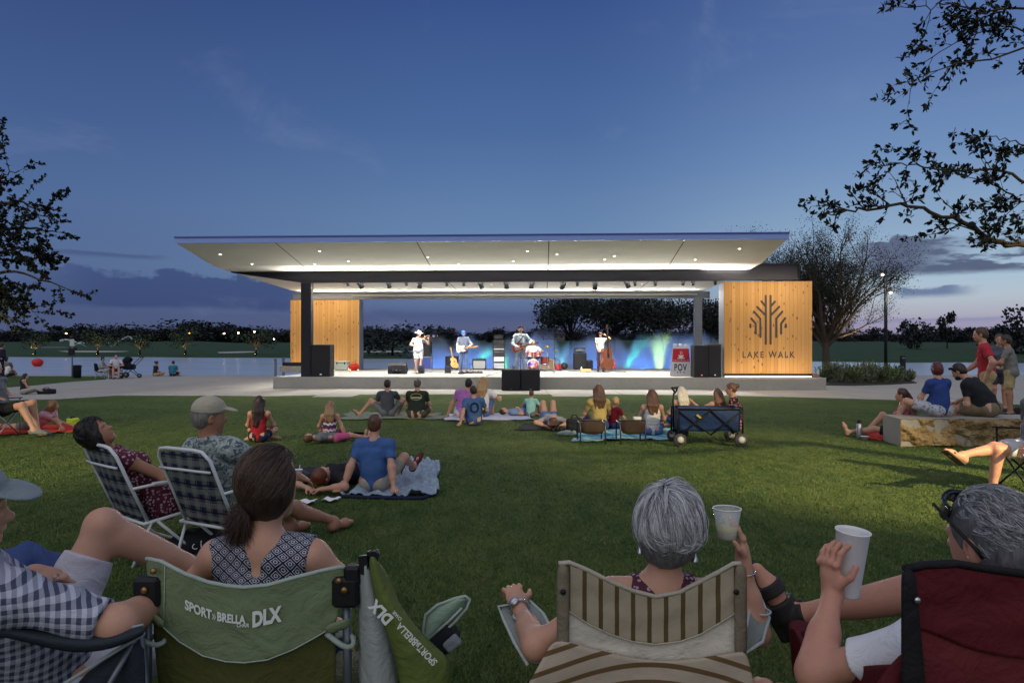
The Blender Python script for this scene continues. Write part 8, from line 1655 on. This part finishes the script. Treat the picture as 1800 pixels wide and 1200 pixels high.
for s, px in ((-1, 986), (1, 1298)):
    sheet('side_band', tri([[at(px - 7, y, DS - .006), at(px + 4, y, DS - .014), at(px + 14 * 1.0, y, DS - .004)] for y in (992, 1030, 1075, 1120, 1155)], so), fabric('taupe band', (122, 112, 94)), sc_, .006, 1)
    mb = MB(); mb.tube([at(px + 3, 1000, DS + .02) - so, at(px + 3, 1330, DS + .03) - so], .012, 8); b_ = at(px + 3, 1330, DS + .03) - so; mb.tube([b_, (b_.x, b_.y + .02, 0)], .012, 8); mb.tube([(b_.x, b_.y + .5, 0), (b_.x, b_.y + .5, .5)], .012, 8); mb.build('post', M('grey tube', (104, 112, 118), .4, .08, 6, .04, 60, .6), sc_)
    mb = MB(); mb.lathe([(.009, 0), (.008, .004), (.004, .006)], at(px + 4 * -s, 1040, DS - .018) - so, 12, (0, -1, 0)); mb.build('rivet', BLACK, sc_)
sheet('seat', tri([[Vector((x, y, .33 - .03 * (1 - abs(x - so.x) / .28))) for x in (so.x - .28, so.x, so.x + .28)] for y in (DS + .05, DS + .28, DS + .52)], so), STV, sc_, .01)
for OUT_, IN_ in (([(928, 1168, 2.16), (905, 1130, 2.25), (886, 1090, 2.38), (876, 1066, 2.46)], [(985, 1150, 2.14), (972, 1110, 2.22), (955, 1078, 2.36), (932, 1056, 2.46)]), ([(1304, 1150, 2.14), (1340, 1128, 2.22), (1352, 1085, 2.34), (1336, 1048, 2.44)], [(1300, 1120, 2.12), (1312, 1100, 2.2), (1318, 1066, 2.34), (1318, 1040, 2.44)])):
    sheet('armrest', tri([[at(*a), (at(*a) + at(*b_)) / 2 - Vector((0, 0, .012)), at(*b_)] for a, b_ in zip(OUT_, IN_)], so), fabric('grey sage cloth', (132, 140, 134)), sc_, .006, 2); mb = MB(); mb.tube([at(*q) - so for q in OUT_ + IN_[::-1]], .0062, 6); c_ = (at(*OUT_[-2]) + at(*IN_[-2])) / 2 - so; mb.tube([c_ + Vector((math.cos(a) * .036, math.sin(a) * .036, .004)) for a in np.linspace(0, 6.283, 16)], .004, 5, False); mb.build('edging', fabric('light edging', (176, 182, 178)), sc_)
def silver(root, J):
    hair_tousled(root, J); s = J['s']
    for q in (-1, 1):
        c_ = J['hc'] + J['hr'] * q * .088 * s - J['hu'] * .065 * s; mb = MB(); mb.tube([Vector(c_ + np.array((0, 0, .02))), Vector(c_)], .0012, 4); mb.lathe([(.004, 0), (.011, -.025), (.012, -.03), (.0, -.032)], c_, 10); mb.build('earring', CHROME, root)
    w, e_ = J['W'][0], J['E'][0]; ax = nrm(w - e_); mb = MB(); x, y, z = frame_from(ax); c_ = Vector(w - ax * .012)
    mb.tube([c_ + (x * math.cos(a) * 1.0 + y * math.sin(a)) * .032 for a in np.linspace(0, 6.283, 22)], .0065, 8, False); wt = mb.build('watch_band', CHROME, root); up_ = nrm(np.array((-.5, -.45, .75)) - ax * (np.array((-.5, -.45, .75)) @ ax)); mb = MB(); mb.lathe([(.019, -.004), (.020, .004), (.016, .007)], c_ + Vector(up_) * .034, 18, tuple(up_)); mb.build('watch_case', CHROME, wt); mb = MB(); mb.lathe([(.015, .0072), (.002, .0078)], c_ + Vector(up_) * .034, 16, tuple(up_)); mb.build('watch_face', WHITE_P, wt)
    w, e_ = J['W'][1], J['E'][1]; ax = nrm(w - e_); x, y, z = frame_from(ax); c_ = Vector(w - ax * .045); mb = MB(); mb.tube([c_ + (x * math.cos(a) + y * math.sin(a)) * (.033 + .002 * math.sin(a * 9)) for a in np.linspace(0, 6.283, 40)], .0030, 6, False); mb.build('bracelet', CHROME, root)
human('grey haired woman in silver earrings sipping from a clear cup in the striped chair', (.475, 2.40, 0), 0, 1.70, sex='f', world=True, hip=.345, spine=(.01, -.25, .46), curl=5, h=.0045, skin=FAIR, hair=('bob', (96, 96, 98)), top=('tank', cloth('maroon print top', (82, 44, 56), 'floral', (160, 140, 160), (60, 30, 40), 2.2)), bottom=('shorts', NAVYC), look=(.28, .95, .02),
      hands=[tuple(at(912, 1066, 2.42)), tuple(at(1306, 984, 2.36))], hdir=[(-.22, .62, .42), (-.04, .10, 1)], palm=[(.1, .35, -1), (-1, .25, 0)], elbow=[(-.7, -.45, -.5), (0, -.2, -1)], hcurl=(1.35, .55), feet=[(.3, 3.1, .09), (.62, 3.12, .09)], knee=[(0, 0, 1)] * 2, extra=silver)
def clear_mat(name, col, a):
    m = bpy.data.materials.new(name); m.use_nodes = True; t = NT(m.node_tree); b = t.n['Principled BSDF']; b.inputs['Base Color'].default_value = (*lin(col), 1); b.inputs['Roughness'].default_value = .08; b.inputs['Alpha'].default_value = a; b.inputs['Specular IOR Level'].default_value = .7; return m
p = at(1278, 946, 2.355); e = empty('clear_cup', tuple(p), 'clear plastic cup of pale yellow drink in the hand of the grey haired woman', 'cup'); rr = .0472
mb = MB(); mb.lathe([(rr * .62, 0), (rr * .66, .003), (rr, .104), (rr * .975, .104), (rr * .64, .006)], n=32, caps=False); mb.build('wall', clear_mat('clear plastic', (226, 232, 232), .30), e); mb = MB(); mb.tube([(rr * .99 * math.cos(a), rr * .99 * math.sin(a), .104) for a in np.linspace(0, 6.283, 33)], .0022, 6, False); mb.build('rim', M('clear rim', (226, 230, 230), .25), e)
mb = MB(); mb.lathe([(rr * .60, .005), (rr * .80, .046), (.002, .046)], n=28); mb.build('drink', clear_mat('pale wine', (206, 196, 120), .75), e)

# ---- the man with the foam cup in the maroon chair
human_x = dict(world=True)
def mman(root, J):
    hair_cropped(root, J); s = J['s']; hc, hf, hu, hr = J['hc'], J['hf'], J['hu'], J['hr']
    mb = MB(); mb.tube([Vector(hc + (hr * math.sin(a) * .088 + hf * math.cos(a) * .102 + hu * (.102 - .018 * abs(math.sin(a)))) * s) for a in np.linspace(-1.15, 1.15, 11)], .0035, 6); fr_ = mb.build('sunglasses', BLACK, root)
    for q in (-1, 1):
        mb = MB(); mb.tube([Vector(hc + hr * q * .080 * s + hf * .085 * s + hu * .085 * s), Vector(hc + hr * q * .090 * s + hf * .03 * s + hu * .045 * s), Vector(hc + hr * q * .090 * s - hf * .02 * s + hu * .004 * s), Vector(hc + hr * q * .084 * s - hf * .035 * s - hu * .022 * s)], .0042, 6); mb.build('temple', BLACK, fr_)
    gl_ = M('dark lens', (24, 26, 30), .12, .05, spec=.6, bump=0)
    sheet('lens', [[Vector(hc + (hr * math.sin(a) * .086 + hf * (math.cos(a) * .105)) * s + hu * (.083 + v - .02 * abs(math.sin(a * 1.0)) - (.012 if abs(a) < .2 and v < 0 else 0) * -1) * s - hf * v * .5 * s) for a in np.linspace(-1.15, 1.15, 13)] for v in (-.020, 0, .019)], gl_, fr_, .004, 1)
    a, k_, td = J['AN'][1], J['K'][1], J['TD'][1]; ax = nrm(a - k_); dn = nrm(ax - td * (ax @ td) * .9); hl = a + dn * .035 * s - td * .03 * s; bl_ = a + dn * .045 * s + td * .12 * s; LTH = M('dark leather', (44, 42, 40), .6, .15, 30, .3, 90); d_ = bl_ - hl
    sdf_obj('sandal', [cone(hl + d_ * .26, hl + d_ * .66, .054 * s, .055 * s, .004, True, True), cone(hl + d_ * .84, hl + d_ * 1.12, .053 * s, .049 * s, .004, True, True), cone(a - ax * .03, a + ax * .022, .050 * s, .052 * s, .004, True, True), cone(hl - td * .012, hl + d_ * .3, .048 * s, .052 * s, .01), rbox((hl + bl_) / 2 + dn * .036 * s + td * .035 * s, (.045 * s, .14 * s, .011 * s), [nrm(np.cross(td, dn)), td, dn], .009), cone(a + td * .05 * s - dn * .02 * s, a + td * .06 * s - dn * .025 * s, .012, .012, .01, op='sub')], .0045, LTH, root)
mwr = at(1464, 1040, 2.10)
human('grey haired man with sunglasses pushed up holding a tall white foam cup', (1.31, 1.98, 0), 0, 1.86, world=True, hip=.365, front=(-.1, 1, 0), spine=(-.03, -.22, .46), curl=4, h=.0045, skin=PINK, hair=('short', (104, 104, 106)), top=('tee', cloth('white jersey', (226, 226, 230))), bottom=('shorts', cloth('dark shorts', (50, 52, 58))), look=(-.33, .94, -.02), hands=[tuple(mwr), (1.62, 2.3, .62)], hdir=[(-.10, .06, 1), None], palm=[(1, .30, .05), (-.3, 0, -1)], elbow=[(-.75, -.1, -.7), (.8, -.4, -.4)], hcurl=(.85, .5), feet=[(1.12, 2.85, .1), tuple(at(1404, 1082, 2.5))], knee=[(0, .3, 1), (.5, .1, 1)], toe=[(0, 1, 0), (-.46, .12, .88)], shoes=(None, None), extra=mman)
cp = mwr + Vector((.058, .034, -.005)); cup(Vector((cp.x, cp.y, mwr.z - .02)), .050, .205, FOAM, 'tall white foam cup raised in the hand of the man with sunglasses', open_=True, name='foam_cup', tilt=(R(4), R(4), 0)); bpy.data.objects['foam_cup']['category'] = 'cup'
DM = 1.60; xo = Vector((1.24, DM, 0)); xc_ = empty('maroon_camp_chair', tuple(xo), 'maroon camp chair with black edging under the man with the foam cup', 'camp chair'); MAR, BKE = fabric('maroon polyester', (88, 26, 32)), fabric('black edging', (30, 28, 30))
def md(px): return DM + .05 * math.sin(math.pi * min(1, max(0, (px - 1590) / 500))) - .03
T5 = [(1590, 1000), (1625, 992), (1680, 990), (1740, 1000), (1800, 1008), (1860, 1010), (1920, 1006), (1980, 996), (2040, 990), (2085, 996)]
B5 = [(1592, 1330), (1628, 1330), (1684, 1330), (1742, 1330), (1800, 1330), (1860, 1330), (1920, 1330), (1980, 1330), (2040, 1330), (2085, 1330)]
M5 = [(1590, 1100), (1630, 1106), (1690, 1135), (1745, 1150), (1800, 1158), (1860, 1160), (1920, 1156), (1980, 1140), (2040, 1110), (2085, 1100)]
sheet('back_panel', tri(rows_between(T5, M5, 5, md, .010), xo), MAR, xc_, .006, 2); sheet('lower_panel', tri(rows_between([(q[0], q[1] - 3) for q in M5], B5, 5, lambda px: md(px) + .008, .010), xo), fabric('maroon lower cloth', (104, 40, 42)), xc_, .005, 2)
mb = MB(); mb.tube([at(q[0], q[1], md(q[0])) - xo for q in T5], .010, 6); mb.build('top_edging', BKE, xc_)
sheet('side_edging', tri([[at(px, y, DM - .045) for px in (1586, 1594, 1606 + (y - 990) * .09)] for y in (1000, 1040, 1090, 1150, 1210, 1330)], xo), BKE, xc_, .010, 1)
mb = MB(); mb.lathe([(.008, 0), (.007, .004), (.003, .006)], at(1612, 1054, DM - .055) - xo, 12, (0, -1, 0)); mb.build('rivet', CHROME, xc_)
sheet('armrest', tri([[at(1600, 1168, 1.66), at(1560, 1165, 1.72), at(1480, 1175, 1.9), at(1420, 1150, 2.12), at(1398, 1096, 2.28)], [at(1620, 1190, 1.62), at(1570, 1205, 1.7), at(1500, 1215, 1.86), at(1430, 1190, 2.06), at(1403, 1120, 2.24)], [at(1640, 1240, 1.6), at(1580, 1240, 1.68), at(1510, 1240, 1.84), at(1450, 1215, 2.02), at(1424, 1150, 2.2)]], xo), MAR, xc_, .014, 2)
sdf_obj('cup_holder', [cone(at(1408, 1098, 2.34) - xo, at(1412, 1180, 2.36) - xo, .040, .036, .01, True), ], .006, MAR, xc_)
sheet('front_flap', tri([[at(1560, 1172, 1.60), at(1600, 1130, 1.585), at(1650, 1150, 1.57), at(1700, 1185, 1.565)], [at(1530, 1215, 1.6), at(1600, 1210, 1.57), at(1660, 1210, 1.56), at(1720, 1225, 1.56)], [at(1500, 1300, 1.6), at(1600, 1300, 1.57), at(1660, 1300, 1.56), at(1740, 1300, 1.56)]], xo), MAR, xc_, .008, 2)
sheet('seat', tri([[Vector((x, y, .37)) for x in (.95, 1.24, 1.53)] for y in (1.66, 1.95, 2.2)], xo), MAR, xc_, .01); mb = MB()
for x in (-.30, .31): mb.tube([(x, .0, 0), (x, -.0, 1.0)], .012, 8); mb.tube([(x, .58, 0), (x, .58, .58)], .012, 8); mb.tube([(x, .0, .05), (x, .58, .36)], .011, 6)
mb.build('frame', BLACK, xc_)

# ---- the couple in plaid folding chairs
PLD = cloth('navy plaid sling', (40, 48, 74), 'plaid', (146, 148, 138), (22, 26, 46), 1.25); WTUBE = M('white tube', (206, 210, 212), .4, .05, 6, .04, 60)
def lawn_chair(x, y, rz, label):
    e = empty('folding_lawn_chair', (x, y, 0), label, 'folding chair', None, rz); w = .245; hb = Vector((0, 0, .30)); tb = Vector((0, -.24, .86))
    def bp(u, v, o=0.0): p_ = hb.lerp(tb, v); return Vector((u * w * (1.0 if v < .9 else 1 - (v - .9) * .5), p_.y - o, p_.z))
    sheet('back_sling', [[bp(u, v, .02 * math.sin(math.pi * v) * (1 - u * u)) for u in (-1, -.5, 0, .5, 1)] for v in (.02, .25, .5, .75, .96)], PLD, e, .006, 2); sheet('seat_sling', [[Vector((u * w, y_, .30 + .1 * y_ - .03 * (1 - u * u))) for u in (-1, -.5, 0, .5, 1)] for y_ in (.0, .2, .42)], PLD, e, .006, 2)
    mb = MB(); mb.tube([bp(-1.06, 0), bp(-1.06, .5), bp(-1.06, .88), bp(-.9, .985), bp(-.6, 1.0), bp(.6, 1.0), bp(.9, .985), bp(1.06, .88), bp(1.06, .5), bp(1.06, 0)], .0125, 8); mb.tube([bp(-1.04, .74, .03), bp(-.5, .745, .045), bp(0, .75, .05), bp(.5, .745, .045), bp(1.04, .74, .03)], .009, 8); mb.build('back_frame', WTUBE, e)
    mb = MB(); mb.tube([(-w * 1.08, -.04, .295), (-w * 1.08, .44, .345), (w * 1.08, .44, .345), (w * 1.08, -.04, .295)], .0125, 8); mb.tube([(-w * 1.08, -.03, .295), (w * 1.08, -.03, .295)], .011, 8); mb.build('seat_frame', WTUBE, e)
    for s in (-1, 1):
        mb = MB(); mb.tube([(s * w * 1.1, .02, .30), (s * w * 1.0, -.10, .0)], .011, 8); mb.build('rear_leg', WTUBE, e); mb = MB(); mb.tube([(s * w * 1.1, .06, .30), (s * w * 1.02, .28, .08), (s * w * .96, .42, .012), (s * w * .3, .46, .012), (0, .46, .012)], .011, 8); mb.build('front_leg', WTUBE, e)
        q = bp(s * 1.1, .46); mb = MB(); mb.tube([q, (s * w * 1.16, q.y + .12, q.z + .01), (s * w * 1.16, q.y + .46, q.z - .005)], .011, 8); mb.box((s * w * 1.16, q.y + .28, q.z + .018), (.045, .30, .018), bev=.006); mb.tube([(s * w * 1.16, q.y + .44, q.z), (s * w * 1.1, .40, .34)], .010, 8); mb.build('armrest', WTUBE, e)
    return e
lawn_chair(-2.80, 5.03, R(-38), 'plaid folding chair on the left, under the woman tipping her head back'); lawn_chair(-2.14, 4.84, R(-27), 'plaid folding chair under the man in a beige cap')
human('dark haired woman tipping her head back over a plaid folding chair', (-2.69, 5.19, 0), -38, 1.72, sex='f', hip=.40, spine=(-.02, -.50, .58), curl=0, h=.0065, skin=TAN, hair=('bob', BLK), top=('dress', cloth('maroon floral dress', (96, 44, 58), 'floral', (190, 160, 170), (60, 30, 40), 1.6)), bottom=(None, None), look=(.50, .45, .55), hup=(-.25, -.55, .75), hands=[(-.26, .30, .42), (.32, .18, .48)], elbow=[(-.7, -.5, -.4), (.8, -.4, -.4)], feet=[(-.1, .78, .09), (.12, .74, .09)], knee=[(0, 0, 1)] * 2, shoes=('sandal', BLACK), extra=hair_waves)
def collar(root, J):
    sdf_obj('collar', [cone(J['nb'] - J['u'] * .005, J['nb'] + J['u'] * .055 + J['f'] * .01, .088, .072, .01, True, True), cone(J['nb'] - J['u'] * .02, J['nb'] + J['u'] * .10 + J['f'] * .02, .066, .064, .004, op='sub')], .006, cloth('grey green leaf shirt', (150, 162, 158), 'leafy', (84, 100, 108), (176, 184, 176)), root)
human('man in a beige cap and leaf print shirt in a plaid folding chair', (-2.02, 5.05, 0), -27, 1.82, fat=1.15, hip=.41, spine=(-.04, -.34, .60), curl=4, h=.0065, skin=TAN, hair=('short', GRY), hat=('cap', cloth('beige cap', (176, 168, 150))), top=('tee', cloth('grey green leaf shirt', (150, 162, 158), 'leafy', (84, 100, 108), (176, 184, 176))), bottom=('shorts', KHAKI), look=(.50, .85, -.02), hands=[(-.26, .34, .52), (.34, .34, .54)], elbow=[(-.8, -.4, -.3), (.9, -.3, -.3)], feet=[(-.1, .62, .09), (.16, .85, .09)], knee=[(0, 0, 1)] * 2, extra=collar)
p = gp(348, 968); e = empty('backpack', tuple(p), 'black bag with white marks lying under the plaid chair of the capped man', 'bag', None, .25); sdf_obj('pouch', [ell((0, 0, .07), (.22, .12, .09)), ell((.10, -.02, .06), (.12, .10, .075), k=.05), plane((0, 0, .002), (0, 0, -1))], .009, cloth('black nylon', (34, 36, 42)), e, wrinkle=.006); mb = MB(); mb.tube([(-.12, -.05, .13), (-.05, -.09, .19), (.06, -.08, .19), (.12, -.04, .13)], .009, 6); mb.build('strap', BLACK, e)
text_mesh('lettering', 'C', .06, INK, e, (.0, -.128, .05), (R(75), 0, 0), .002); mb = MB(); mb.box((.045, -.125, .085), (.008, .006, .05), Euler((R(-15), 0, R(10))), .002); mb.build('white_mark', INK, e); mb = MB(); mb.box((.065, -.122, .085), (.008, .006, .05), Euler((R(-15), 0, R(10))), .002); mb.build('white_mark', INK, e)
def flipflop(px, py, rz, label, c=(60, 60, 64)):
    p = gp(px, py); e = empty('flip_flop', tuple(p), label, 'sandal', None, rz); sdf_obj('sole', [cone((0, -.09, .012), (0, .09, .012), .036, .045, .02), plane((0, 0, .024), (0, 0, 1)), plane((0, 0, 0), (0, 0, -1))], .005, M('rubber sole', (128, 132, 130), .8), e); mb = MB(); mb.tube([(-.04, .0, .02), (-.02, .05, .05), (0, .10, .022), (.02, .05, .05), (.04, .0, .02)], .006, 6); mb.build('thong', M('thong', c, .6), e)
flipflop(519, 958, -1.1, 'flip flop on the grass right of the brown haired woman'); flipflop(300, 968, .4, 'flip flop on the grass under the left plaid chair')
